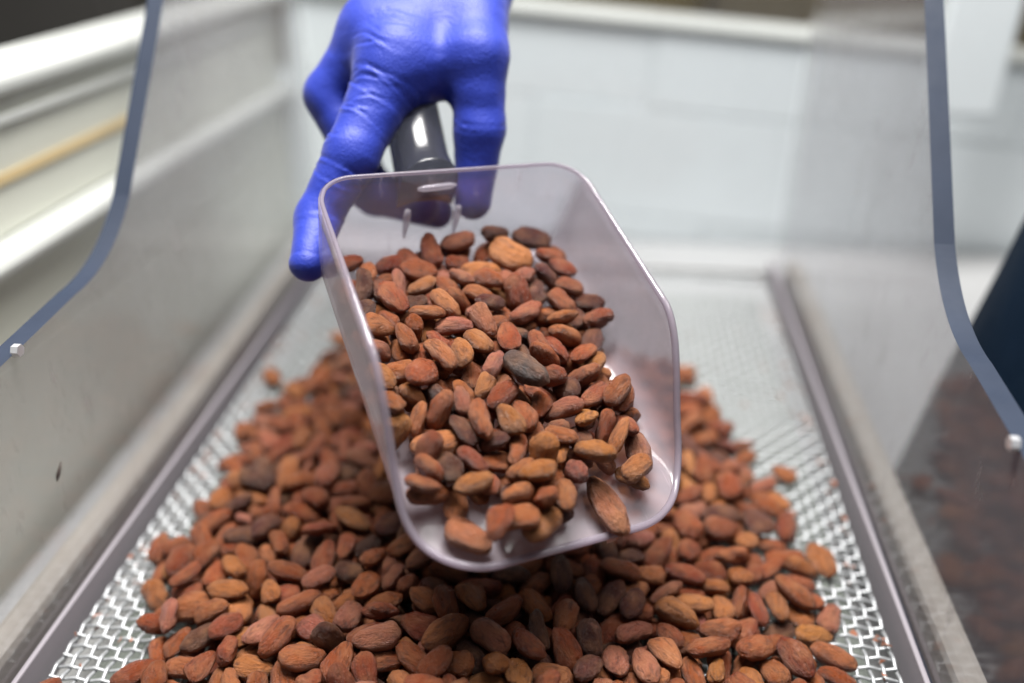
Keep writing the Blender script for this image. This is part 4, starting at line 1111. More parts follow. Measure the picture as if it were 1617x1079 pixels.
PILE = json.loads('''[[[11,0.91,0.1413,0.3992,0.0044,0.92,0.16,0.08,0.35,3],"pinkish bean slanting right in pile beside scoop lip, far right"],
[[3,0.89,0.1576,0.3046,0.0046,0.84,-0.02,0.03,0.55,3],"pinkish bean lying upright in pile below the scoop lip, far right"],
[[5,0.97,-0.1385,0.2876,0.0074,0.04,-0.2,-0.28,0.94,0],"reddish brown bean lying level in pile below the scoop lip, far left, leftmost"],
[[11,0.77,0.1374,0.352,0.0043,0.98,-0.0,-0.01,-0.2,0],"reddish brown bean lying level in pile beside scoop lip, far right, fourth from left"],
[[1,0.87,0.1539,0.2804,0.0064,0.16,0.15,0.54,0.81,1],"pale tan bean lying level bottom row of the pile, far right, right one"],
[[10,0.75,0.133,0.2946,0.0041,0.19,0.02,0.0,-0.98,2],"dark purplish bean lying level bottom row of the pile, far right"],
[[5,0.91,0.1433,0.3414,0.0053,0.1,-0.02,-0.0,-0.99,0],"reddish brown bean lying level in pile beside scoop lip, far right, rightmost"],
[[2,0.86,-0.1376,0.2543,0.005,0.81,-0.19,0.17,-0.53,0],"reddish brown bean lying upright bottom row of the pile, far left, right one"],
[[6,0.87,0.1429,0.3042,0.0047,0.36,-0.03,0.01,0.93,1],"pale tan bean slanting left in pile below the scoop lip, far right, right one"],
[[8,0.87,0.1252,0.3465,0.0102,0.52,-0.15,-0.12,-0.83,1],"pale tan bean end-on in pile beside scoop lip, far right"],
[[6,0.9,-0.1546,0.286,0.0066,0.41,0.07,-0.32,0.85,1],"pale tan bean slanting left in pile below the scoop lip, far left"],
[[0,0.89,-0.1388,0.2361,0.0127,0.92,-0.17,-0.08,0.35,0],"reddish brown bean slanting right bottom row of the pile, far left, leftmost"],
[[7,0.85,0.0918,0.2585,0.0115,0.55,0.21,0.06,0.81,0],"reddish brown bean lying upright bottom row of the pile, far right"],
[[1,0.95,0.1474,0.363,0.0069,0.65,0.42,0.37,0.51,0],"reddish brown bean lying upright in pile beside scoop lip, far right, right one"],
[[1,0.77,0.149,0.3326,0.0077,0.2,-0.2,-0.7,-0.66,0],"reddish brown bean slanting left in pile below the scoop lip, far right, right one"],
[[13,0.87,-0.1648,0.3149,0.0079,0.6,0.38,-0.04,0.7,0],"reddish brown bean lying upright in pile beside scoop lip, far left"],
[[8,0.87,0.124,0.3008,0.0103,0.57,0.32,0.23,0.72,0],"reddish brown bean lying upright in pile below the scoop lip, far right, right one"],
[[4,0.9,-0.1199,0.2433,0.0099,0.98,-0.18,0.03,0.03,0],"reddish brown bean lying level bottom row of the pile, far left, right one"],
[[8,0.81,0.1159,0.3022,0.0124,0.69,-0.34,-0.58,0.25,0],"reddish brown bean lying upright in pile below the scoop lip, far right, left one"],
[[0,0.96,0.1194,0.2738,0.0154,0.92,-0.2,0.08,0.34,0],"reddish brown bean lying level bottom row of the pile, far right, third from left"],
[[13,0.82,0.1537,0.4104,0.0054,0.01,-0.41,-0.91,-0.01,0],"reddish brown bean slanting left in pile behind the scoop lip, far right"],
[[5,0.78,0.1331,0.3303,0.0067,0.18,0.92,0.18,0.29,0],"reddish brown bean slanting right in pile below the scoop lip, far right"],
[[2,0.93,0.1252,0.2643,0.0117,0.54,-0.17,0.05,0.82,0],"reddish brown bean slanting left bottom row of the pile, far right, third from left"],
[[0,0.94,-0.1071,0.2723,0.0153,0.67,0.1,0.22,0.71,1],"pale tan bean lying upright in pile below the scoop lip, centre left"],
[[13,0.9,0.148,0.2912,0.0066,0.54,-0.84,-0.0,0.06,1],"pale tan bean lying level bottom row of the pile, far right, left one"],
[[9,0.98,0.1608,0.3418,0.0057,0.02,-0.78,0.62,0.02,1],"pale tan bean slanting left in pile beside scoop lip, far right"],
[[1,0.96,-0.1211,0.3175,0.0164,0.24,-0.01,-0.57,-0.79,2],"dark purplish bean lying level in pile beside scoop lip, centre left"],
[[9,0.88,-0.1457,0.299,0.0164,0.6,-0.2,0.28,-0.72,0],"reddish brown bean slanting right in pile beside scoop lip, far left, leftmost"],
[[12,0.8,-0.1291,0.2551,0.0111,0.58,0.14,-0.05,-0.8,0],"reddish brown bean slanting right bottom row of the pile, far left, second from left"],
[[13,0.87,0.1109,0.4308,0.0111,0.12,0.14,0.02,-0.98,0],"reddish brown bean lying level in pile behind the scoop lip, far right"],
[[9,0.87,0.1397,0.3808,0.0063,0.8,0.45,-0.21,-0.34,0],"reddish brown bean slanting left in pile beside scoop lip, far right, right one"],
[[2,0.87,0.1334,0.3031,0.0107,0.72,-0.21,0.18,-0.63,1],"pale tan bean lying upright in pile below the scoop lip, far right, right one"],
[[11,0.78,0.1536,0.2701,0.0047,0.26,-0.11,-0.23,0.93,0],"reddish brown bean lying level bottom row of the pile, far right, rightmost"],
[[12,0.95,-0.1249,0.2912,0.0161,0.84,-0.01,-0.07,-0.53,0],"reddish brown bean lying upright in pile below the scoop lip, far left"],
[[9,0.87,-0.1459,0.3477,0.0138,0.7,0.12,0.28,0.65,1],"pale tan bean slanting right in pile beside scoop lip, far left"],
[[0,0.95,-0.1295,0.4624,0.0145,0.36,0.23,-0.11,-0.9,0],"reddish brown bean slanting right in far end of the pile, centre left"],
[[0,0.81,0.1072,0.2962,0.0138,0.67,-0.06,0.1,0.73,1],"pale tan bean lying upright in pile below the scoop lip, far right, left one"],
[[5,0.91,-0.1174,0.2559,0.0149,0.32,0.27,-0.61,-0.67,2],"dark purplish bean slanting right bottom row of the pile, far left"],
[[9,0.98,0.0563,0.2753,0.0167,0.91,0.06,-0.27,0.29,0],"reddish brown bean slanting right bottom row of the pile, centre right, rightmost"],
[[6,0.97,0.1182,0.3785,0.0194,0.66,-0.02,-0.18,0.73,0],"reddish brown bean lying upright in pile beside scoop lip, far right, left one"],
[[3,0.95,-0.1341,0.3396,0.0164,0.01,0.36,-0.17,-0.92,2],"dark purplish bean slanting right in pile beside scoop lip, centre left, leftmost"],
[[12,0.99,0.1318,0.3592,0.0124,0.9,0.2,-0.09,-0.37,2],"dark purplish bean slanting left in pile beside scoop lip, far right"],
[[1,0.76,-0.1435,0.2636,0.012,0.82,-0.02,0.44,0.36,0],"reddish brown bean lying level bottom row of the pile, far left, left one"],
[[12,0.87,0.1153,0.2851,0.0115,0.43,0.1,0.09,-0.89,0],"reddish brown bean slanting right bottom row of the pile, far right"],
[[0,0.94,-0.1276,0.3983,0.0134,0.79,0.07,0.07,0.6,0],"reddish brown bean slanting right in pile behind the scoop lip, centre left, left one"],
[[6,0.92,-0.1267,0.2316,0.0187,0.2,0.49,0.85,0.04,0],"reddish brown bean lying upright bottom row of the pile, far left, left one"],
[[3,0.88,0.1175,0.3178,0.0141,0.6,-0.26,0.11,0.75,1],"pale tan bean end-on in pile below the scoop lip, far right"],
[[12,0.87,-0.1104,0.2387,0.0174,0.68,-0.06,-0.02,-0.73,0],"reddish brown bean slanting right bottom row of the pile, far left, third from left"],
[[9,0.96,-0.1303,0.2731,0.014,0.11,0.15,0.24,-0.95,0],"reddish brown bean lying level in pile below the scoop lip, far left, middle one"],
[[7,1.01,0.113,0.3592,0.0148,0.09,-0.16,0.47,-0.86,2],"dark purplish bean lying level in pile beside scoop lip, far right"],
[[5,0.95,0.1413,0.3091,0.0147,0.28,0.24,0.28,0.89,0],"reddish brown bean slanting left in pile below the scoop lip, far right, left one"],
[[0,0.94,0.1079,0.4703,0.0129,0.88,-0.46,-0.01,0.12,0],"reddish brown bean lying level in far end of the pile, far right"],
[[10,0.96,-0.1415,0.3137,0.0147,0.75,0.51,-0.03,-0.42,0],"reddish brown bean slanting left in pile beside scoop lip, far left"],
[[4,0.83,0.1076,0.3946,0.0163,0.3,-0.65,-0.7,-0.02,0],"reddish brown bean lying upright in pile behind the scoop lip, far right"],
[[0,0.94,0.1118,0.3471,0.0166,0.95,0.23,0.18,0.11,0],"reddish brown bean lying level in pile beside scoop lip, far right, second from left"],
[[8,0.92,-0.1177,0.3976,0.0191,0.73,0.16,-0.09,-0.66,0],"reddish brown bean lying upright in pile behind the scoop lip, centre left, left one"],
[[12,0.94,-0.0905,0.2567,0.0219,0.07,-0.45,0.89,-0.06,3],"pinkish bean slanting right bottom row of the pile, centre left"],
[[3,0.91,0.1023,0.3204,0.0123,0.18,0.08,0.91,0.38,0],"reddish brown bean lying level in pile below the scoop lip, far right, right one"],
[[9,0.98,-0.0856,0.3068,0.0215,0.74,0.33,0.18,0.56,2],"dark purplish bean slanting right in pile beside scoop lip, centre left, third from left"],
[[7,0.98,-0.11,0.3186,0.023,0.44,-0.42,0.32,-0.72,2],"dark purplish bean slanting right in pile beside scoop lip, centre left, second from left"],
[[13,0.92,0.1104,0.2483,0.0184,0.82,0.33,-0.27,-0.38,0],"reddish brown bean slanting left bottom row of the pile, far right, second from left"],
[[1,0.92,-0.1135,0.3615,0.0222,0.69,0.06,-0.25,0.68,1],"pale tan bean lying upright in pile behind the scoop lip, centre left"],
[[4,0.87,0.0944,0.2935,0.0181,0.98,-0.19,-0.02,0.01,1],"pale tan bean lying level in pile below the scoop lip, far right, middle one"],
[[12,0.83,-0.135,0.3036,0.0171,0.55,-0.13,0.43,-0.71,0],"reddish brown bean slanting right in pile beside scoop lip, far left, middle one"],
[[8,0.8,-0.1071,0.2582,0.0206,0.91,0.15,0.04,0.38,0],"reddish brown bean slanting right bottom row of the pile, far left, rightmost"],
[[7,0.89,-0.1408,0.3275,0.0156,0.26,0.23,0.01,-0.94,0],"reddish brown bean slanting right in pile beside scoop lip, far left, rightmost"],
[[11,0.96,-0.1072,0.3853,0.0207,0.8,0.24,-0.08,0.55,0],"reddish brown bean slanting right in pile behind the scoop lip, centre left, right one"],
[[0,0.91,-0.1042,0.4186,0.02,0.92,-0.08,0.19,-0.35,0],"reddish brown bean slanting left in pile behind the scoop lip, centre left, left one"],
[[9,0.87,0.1352,0.2716,0.014,0.07,0.46,0.79,0.41,0],"reddish brown bean slanting left bottom row of the pile, far right, rightmost"],
[[6,0.84,0.1043,0.3096,0.0135,0.9,-0.39,-0.07,-0.2,1],"pale tan bean lying level in pile below the scoop lip, far right, rightmost"],
[[12,0.97,0.1165,0.3313,0.0132,0.77,-0.62,0.01,0.17,0],"reddish brown bean lying level in pile beside scoop lip, far right, third from left"],
[[9,0.9,-0.1133,0.277,0.0225,0.98,-0.13,-0.07,-0.09,1],"pale tan bean lying level in pile below the scoop lip, far left"],
[[0,0.79,-0.0893,0.2413,0.016,0.98,0.19,0.08,-0.0,1],"pale tan bean lying level bottom row of the pile, centre left"],
[[11,0.73,-0.1394,0.2896,0.0169,0.01,0.41,-0.83,-0.39,0],"reddish brown bean slanting right in pile below the scoop lip, far left"],
[[12,0.95,0.1047,0.2807,0.0168,0.88,0.45,-0.12,0.04,0],"reddish brown bean lying level bottom row of the pile, far right, second from left"],
[[12,0.94,-0.114,0.3012,0.0174,0.4,0.31,0.08,0.86,0],"reddish brown bean lying upright in pile beside scoop lip, centre left, leftmost"],
[[11,0.77,0.101,0.2592,0.0157,0.44,0.63,0.62,0.15,1],"pale tan bean lying upright bottom row of the pile, far right"],
[[12,0.89,-0.1354,0.2641,0.0182,0.55,-0.21,-0.41,0.69,3],"pinkish bean lying upright in pile below the scoop lip, far left"],
[[3,0.81,0.0974,0.3733,0.0162,0.14,-0.96,-0.08,-0.23,0],"reddish brown bean lying level in pile beside scoop lip, far right, leftmost"],
[[4,0.98,-0.1287,0.3572,0.0211,0.97,0.21,0.14,-0.05,2],"dark purplish bean lying level in pile behind the scoop lip, centre left"],
[[0,0.91,-0.1074,0.4074,0.0163,0.62,0.62,-0.09,-0.47,0],"reddish brown bean lying upright in pile behind the scoop lip, centre left, right one"],
[[5,0.81,-0.0409,0.2716,0.0272,0.98,-0.03,-0.2,0.04,0],"reddish brown bean lying level in pile below the scoop lip, centre left, rightmost"],
[[13,0.87,-0.1012,0.2466,0.0204,0.53,-0.37,-0.28,0.71,0],"reddish brown bean lying upright bottom row of the pile, centre left, leftmost"],
[[13,0.79,0.0819,0.2727,0.0203,0.43,-0.14,-0.18,0.87,0],"reddish brown bean slanting left bottom row of the pile, far right, leftmost"],
[[1,0.9,-0.0972,0.3338,0.0198,0.03,0.1,0.52,0.85,0],"reddish brown bean lying level in pile beside scoop lip, centre left, leftmost"],
[[4,0.91,0.0948,0.345,0.0199,0.47,-0.03,-0.2,0.86,0],"reddish brown bean slanting left in pile beside scoop lip, far right, left one"],
[[0,0.91,0.0792,0.3219,0.0204,0.68,0.59,0.07,0.43,0],"reddish brown bean slanting right in pile beside scoop lip, far right"],
[[1,0.83,0.0911,0.3092,0.0208,0.95,-0.3,0.09,-0.08,0],"reddish brown bean lying level in pile below the scoop lip, far right, left one"],
[[3,0.84,-0.1165,0.266,0.0207,0.97,0.14,-0.21,0.07,0],"reddish brown bean lying level in pile below the scoop lip, far left, rightmost"],
[[0,0.84,-0.116,0.2902,0.0232,0.43,0.09,0.39,0.81,1],"pale tan bean slanting left in pile below the scoop lip, centre left, leftmost"],
[[9,0.98,-0.0727,0.2329,0.0186,0.77,0.35,-0.1,-0.52,0],"reddish brown bean lying upright bottom row of the pile, centre left, third from left"],
[[12,0.87,-0.0671,0.2553,0.0259,0.15,-0.09,-0.22,0.96,3],"pinkish bean lying level bottom row of the pile, centre left, left one"],
[[3,0.97,0.0985,0.2689,0.0191,0.9,-0.37,-0.01,0.25,0],"reddish brown bean lying level bottom row of the pile, far right, leftmost"],
[[2,0.89,-0.0652,0.2661,0.0242,0.88,0.23,-0.06,-0.41,1],"pale tan bean slanting left in pile below the scoop lip, centre left, rightmost"],
[[4,0.85,0.0946,0.3283,0.0182,0.3,0.43,-0.84,-0.15,0],"reddish brown bean end-on in pile beside scoop lip, far right"],
[[11,0.86,-0.0932,0.2293,0.0196,0.75,0.46,-0.33,-0.34,1],"pale tan bean lying upright bottom row of the pile, centre left"],
[[3,0.89,-0.0355,0.2415,0.026,0.99,-0.07,0.01,0.09,0],"reddish brown bean lying level bottom row of the pile, centre left, third from left"],
[[13,0.92,0.0494,0.3023,0.021,0.7,0.27,0.26,-0.61,0],"reddish brown bean lying upright in pile below the scoop lip, centre right, rightmost"],
[[11,0.93,0.0666,0.2692,0.0236,0.39,-0.01,-0.38,-0.84,3],"pinkish bean lying level bottom row of the pile, centre right"],
[[10,0.97,-0.0917,0.4146,0.0217,0.43,-0.8,0.01,0.43,0],"reddish brown bean slanting left in pile behind the scoop lip, centre left, right one"],
[[9,0.94,0.057,0.2863,0.0255,0.54,0.16,-0.21,-0.8,2],"dark purplish bean slanting right in pile below the scoop lip, centre right, left one"],
[[5,0.9,0.0709,0.2503,0.0259,0.78,-0.11,-0.07,-0.61,3],"pinkish bean slanting left bottom row of the pile, centre right, right one"],
[[1,0.94,-0.0758,0.2988,0.0223,0.57,0.41,-0.14,-0.7,0],"reddish brown bean lying upright in pile beside scoop lip, centre left, third from left"],
[[12,0.88,0.0824,0.298,0.0195,0.88,-0.37,-0.27,0.16,3],"pinkish bean slanting right in pile below the scoop lip, far right"],
[[1,0.85,-0.0763,0.3744,0.0243,0.96,-0.18,0.22,0.04,3],"pinkish bean lying level in pile behind the scoop lip, centre left"],
[[2,0.91,0.034,0.2412,0.0262,0.96,0.25,-0.1,-0.01,1],"pale tan bean lying level bottom row of the pile, centre right, right one"],
[[1,0.96,-0.1029,0.3535,0.0237,0.42,-0.01,-0.43,-0.8,0],"reddish brown bean lying level in pile beside scoop lip, centre left, second from left"],
[[8,0.93,0.0593,0.2529,0.0244,0.69,-0.02,0.17,0.7,3],"pinkish bean lying upright bottom row of the pile, centre right"],
[[6,0.81,-0.0839,0.2301,0.0173,0.71,-0.23,0.36,-0.56,0],"reddish brown bean lying upright bottom row of the pile, centre left, second from left"],
[[12,0.96,-0.0508,0.2368,0.0281,0.66,0.1,0.1,-0.74,0],"reddish brown bean lying upright bottom row of the pile, centre left, fourth from left"],
[[0,0.96,0.0858,0.2835,0.0214,0.68,-0.7,0.18,-0.06,1],"pale tan bean slanting left in pile below the scoop lip, far right, left one"],
[[3,0.75,0.0749,0.3046,0.0236,0.16,-0.21,0.2,-0.94,1],"pale tan bean lying level in pile below the scoop lip, far right, leftmost"],
[[2,0.91,-0.0914,0.3381,0.0274,0.22,-0.02,0.04,0.97,0],"reddish brown bean lying level in pile beside scoop lip, centre left, third from left"],
[[2,0.95,-0.0537,0.2631,0.0273,0.71,0.06,0.15,0.68,3],"pinkish bean lying upright in pile below the scoop lip, centre left"],
[[7,0.84,0.0099,0.2356,0.0254,0.01,-0.02,0.63,-0.77,1],"pale tan bean lying level bottom row of the pile, centre right, left one"],
[[11,0.88,-0.0992,0.3059,0.0252,0.48,0.1,0.38,0.79,0],"reddish brown bean lying upright in pile beside scoop lip, centre left, second from left"],
[[4,0.88,-0.1027,0.2863,0.0211,0.4,0.54,0.09,-0.73,0],"reddish brown bean lying upright in pile below the scoop lip, centre left, left one"],
[[3,0.96,-0.0789,0.2717,0.0227,0.76,-0.59,-0.24,0.14,0],"reddish brown bean lying level in pile below the scoop lip, centre left, second from left"],
[[6,0.87,0.0706,0.3273,0.0241,0.31,0.38,0.87,-0.07,3],"pinkish bean lying level in pile beside scoop lip, centre right"],
[[3,0.92,0.0548,0.3181,0.0224,0.24,-0.53,-0.66,-0.47,2],"dark purplish bean lying upright in pile beside scoop lip, centre right"],
[[5,0.87,0.0028,0.2467,0.0255,0.29,0.16,-0.02,0.94,2],"dark purplish bean slanting left bottom row of the pile, centre right"],
[[6,0.92,-0.0804,0.3519,0.022,0.97,-0.11,-0.17,-0.12,0],"reddish brown bean lying level in pile beside scoop lip, centre left, fifth from left"],
[[5,0.89,-0.0811,0.2502,0.0255,0.19,-0.87,-0.42,-0.2,0],"reddish brown bean slanting right bottom row of the pile, centre left, left one"],
[[11,0.79,0.0274,0.2589,0.0322,0.75,0.32,-0.02,-0.58,2],"dark purplish bean lying upright bottom row of the pile, centre right, left one"],
[[4,0.87,-0.098,0.319,0.0219,0.05,-0.47,-0.29,0.83,1],"pale tan bean end-on in pile beside scoop lip, centre left"],
[[0,0.77,-0.0385,0.2323,0.03,0.77,0.29,0.17,-0.54,0],"reddish brown bean lying upright bottom row of the pile, centre left, rightmost"],
[[12,0.98,-0.0221,0.2609,0.0273,0.99,0.07,-0.08,-0.13,0],"reddish brown bean lying level bottom row of the pile, centre left, fourth from left"],
[[7,0.9,-0.0609,0.2913,0.0243,0.96,-0.08,-0.12,-0.23,2],"dark purplish bean lying level in pile below the scoop lip, centre left"],
[[10,0.85,-0.0157,0.2908,0.0304,0.07,-0.06,-0.77,-0.63,0],"reddish brown bean lying level in pile below the scoop lip, centre right, leftmost"],
[[6,0.89,-0.0557,0.3049,0.0268,0.39,0.4,-0.7,-0.45,2],"dark purplish bean slanting right in pile beside scoop lip, centre left, fourth from left"],
[[0,0.89,-0.0667,0.2391,0.0273,0.98,0.03,0.12,0.17,0],"reddish brown bean lying level bottom row of the pile, centre left, leftmost"],
[[3,0.9,-0.0048,0.2411,0.029,0.04,-0.29,-0.42,0.86,0],"reddish brown bean lying level bottom row of the pile, centre right"],
[[8,0.86,0.0662,0.2824,0.0271,0.46,-0.22,0.35,-0.79,2],"dark purplish bean slanting right in pile below the scoop lip, centre right, right one"],
[[6,0.98,-0.0896,0.3554,0.028,0.67,-0.02,0.01,-0.74,3],"pinkish bean slanting right in pile behind the scoop lip, centre left"],
[[6,0.86,0.0485,0.2587,0.0297,0.65,0.43,0.13,-0.62,2],"dark purplish bean lying upright bottom row of the pile, centre right, right one"],
[[4,0.82,-0.0331,0.2812,0.0272,0.56,0.22,0.76,-0.26,0],"reddish brown bean lying upright in pile below the scoop lip, centre left, right one"],
[[12,0.79,-0.0607,0.2276,0.0278,0.02,-0.95,0.11,-0.29,0],"reddish brown bean lying level bottom row of the pile, centre left, second from left"],
[[4,0.81,-0.0736,0.2846,0.0261,0.38,0.01,-0.12,-0.92,3],"pinkish bean lying level in pile below the scoop lip, centre left"],
[[9,0.9,-0.0672,0.3205,0.0303,0.22,0.12,0.17,0.95,1],"pale tan bean slanting left in pile beside scoop lip, centre left"],
[[0,0.92,0.0245,0.2896,0.0261,0.79,-0.4,-0.16,0.43,0],"reddish brown bean slanting right in pile below the scoop lip, centre right, right one"],
[[12,0.77,-0.0928,0.2762,0.0242,0.88,0.19,-0.19,-0.4,1],"pale tan bean slanting left in pile below the scoop lip, centre left, middle one"],
[[12,0.87,0.0797,0.2606,0.0229,0.35,0.05,-0.08,0.93,1],"pale tan bean slanting left bottom row of the pile, far right"],
[[10,0.91,-0.0793,0.3108,0.0312,0.79,-0.42,0.05,0.46,0],"reddish brown bean lying level in pile beside scoop lip, centre left, fourth from left"],
[[5,0.88,-0.0887,0.2881,0.025,0.94,-0.21,0.21,0.14,0],"reddish brown bean lying level in pile below the scoop lip, centre left, leftmost"],
[[10,0.86,-0.0576,0.2481,0.0297,0.49,-0.69,0.23,0.48,2],"dark purplish bean slanting left bottom row of the pile, centre left"],
[[11,0.9,0.0123,0.267,0.0331,0.9,0.09,0.03,0.42,0],"reddish brown bean slanting right in pile below the scoop lip, centre right, left one"],
[[7,0.87,0.046,0.2834,0.0294,0.08,-0.57,-0.82,0.07,2],"dark purplish bean lying upright in pile below the scoop lip, centre right, right one"],
[[10,0.94,-0.0666,0.3474,0.0299,0.78,0.39,-0.21,-0.43,0],"reddish brown bean slanting left in pile beside scoop lip, centre left"],
[[12,0.87,-0.0401,0.2627,0.0317,0.82,-0.56,-0.07,-0.09,0],"reddish brown bean lying level in pile below the scoop lip, centre left, third from left"],
[[3,0.89,0.0373,0.313,0.029,0.98,0.16,-0.02,-0.09,0],"reddish brown bean lying level in pile beside scoop lip, centre right"],
[[10,0.83,-0.0478,0.3172,0.0315,0.4,-0.23,0.29,-0.84,2],"dark purplish bean slanting right in pile beside scoop lip, centre left, rightmost"],
[[10,0.86,-0.0466,0.2265,0.0299,0.47,0.32,-0.46,0.68,0],"reddish brown bean lying upright bottom row of the pile, centre left, fifth from left"],
[[3,0.77,-0.0663,0.3048,0.0273,0.74,0.07,-0.05,-0.67,0],"reddish brown bean lying upright in pile beside scoop lip, centre left, rightmost"],
[[0,0.88,0.0387,0.2529,0.0291,0.47,0.26,-0.28,0.8,0],"reddish brown bean lying upright bottom row of the pile, centre right"],
[[1,0.83,-0.0205,0.2411,0.029,0.95,-0.07,0.24,-0.19,0],"reddish brown bean slanting left bottom row of the pile, centre left"],
[[8,0.88,-0.0497,0.2781,0.0308,0.01,0.78,0.62,-0.09,0],"reddish brown bean slanting right in pile below the scoop lip, centre left"],
[[13,0.87,-0.0227,0.2732,0.03,0.24,0.1,-0.45,0.86,0],"reddish brown bean slanting left in pile below the scoop lip, centre left"],
[[11,0.96,-0.0008,0.2827,0.029,0.99,0.0,-0.15,-0.07,0],"reddish brown bean lying level in pile below the scoop lip, centre right, middle one"],
[[9,0.89,-0.0522,0.3369,0.0353,0.95,0.24,0.03,0.21,0],"reddish brown bean lying level in pile beside scoop lip, centre left, rightmost"],
[[12,0.93,-0.0681,0.3337,0.0284,0.07,-0.0,-0.38,-0.92,0],"reddish brown bean lying level in pile beside scoop lip, centre left, sixth from left"],
[[10,0.85,0.0208,0.2392,0.0299,0.63,-0.03,0.18,0.76,1],"pale tan bean lying upright bottom row of the pile, centre right"],
[[5,0.79,0.0479,0.2438,0.0296,0.84,-0.04,0.15,0.51,2],"dark purplish bean slanting right bottom row of the pile, centre right"],
[[5,0.83,0.0249,0.2742,0.0299,0.37,0.06,-0.1,0.92,1],"pale tan bean slanting left in pile below the scoop lip, centre right"],
[[3,0.85,0.0118,0.2391,0.034,0.49,-0.32,0.08,0.81,1],"pale tan bean end-on bottom row of the pile, centre right"],
[[6,0.77,-0.0395,0.2855,0.029,0.84,-0.19,-0.39,0.33,3],"pinkish bean slanting right in pile below the scoop lip, centre left"],
[[11,0.85,0.0123,0.2888,0.0329,0.95,-0.23,-0.09,-0.18,2],"dark purplish bean lying level in pile below the scoop lip, centre right"],
[[3,0.87,-0.0279,0.297,0.0328,0.14,-0.33,0.92,0.15,3],"pinkish bean slanting right in pile beside scoop lip, centre left"],
[[5,0.82,0.0349,0.2924,0.0318,0.19,-0.73,0.65,0.04,2],"dark purplish bean lying upright in pile below the scoop lip, centre right, left one"],
[[7,0.79,0.0239,0.2499,0.0334,0.93,0.19,0.01,-0.33,0],"reddish brown bean slanting left bottom row of the pile, centre right"],
[[4,0.85,-0.0121,0.2669,0.0341,0.04,0.85,-0.38,-0.37,0],"reddish brown bean lying upright in pile below the scoop lip, centre right, leftmost"],
[[3,0.86,-0.0502,0.2955,0.0308,0.71,-0.29,0.06,0.64,0],"reddish brown bean slanting right in pile beside scoop lip, centre left, left one"],
[[4,0.84,0.038,0.2677,0.0315,0.62,0.2,-0.2,-0.73,0],"reddish brown bean lying upright in pile below the scoop lip, centre right, middle one"],
[[3,0.93,-0.0372,0.2465,0.0344,0.19,-0.1,0.33,-0.92,3],"pinkish bean lying level bottom row of the pile, centre left, right one"],
[[2,0.84,0.0318,0.232,0.0323,0.48,0.22,0.84,-0.11,0],"reddish brown bean slanting right bottom row of the pile, centre right, middle one"],
[[8,0.82,-0.0115,0.2367,0.0338,0.38,0.11,0.18,-0.9,0],"reddish brown bean slanting right bottom row of the pile, centre left, right one"],
[[6,1.02,0.0081,0.2534,0.0325,0.27,-0.03,-0.55,0.79,3],"pinkish bean slanting left bottom row of the pile, centre right, left one"],
[[11,0.89,-0.0369,0.3032,0.0335,0.93,-0.1,-0.14,0.34,0],"reddish brown bean slanting right in pile beside scoop lip, centre left, right one"],
[[12,0.95,-0.0024,0.2724,0.0343,0.42,-0.01,0.03,0.91,0],"reddish brown bean slanting left in pile below the scoop lip, centre right"],
[[5,0.87,0.0611,0.3004,0.0294,0.01,-0.18,-0.95,0.25,0],"reddish brown bean lying level in pile below the scoop lip, centre right, rightmost"],
[[2,0.96,-0.013,0.2242,0.033,0.01,0.2,-0.13,0.97,0],"reddish brown bean lying level bottom row of the pile, centre left, rightmost"],
[[9,0.97,-0.0104,0.2537,0.0326,0.81,0.45,0.17,0.34,0],"reddish brown bean slanting right bottom row of the pile, centre right, leftmost"]]''')
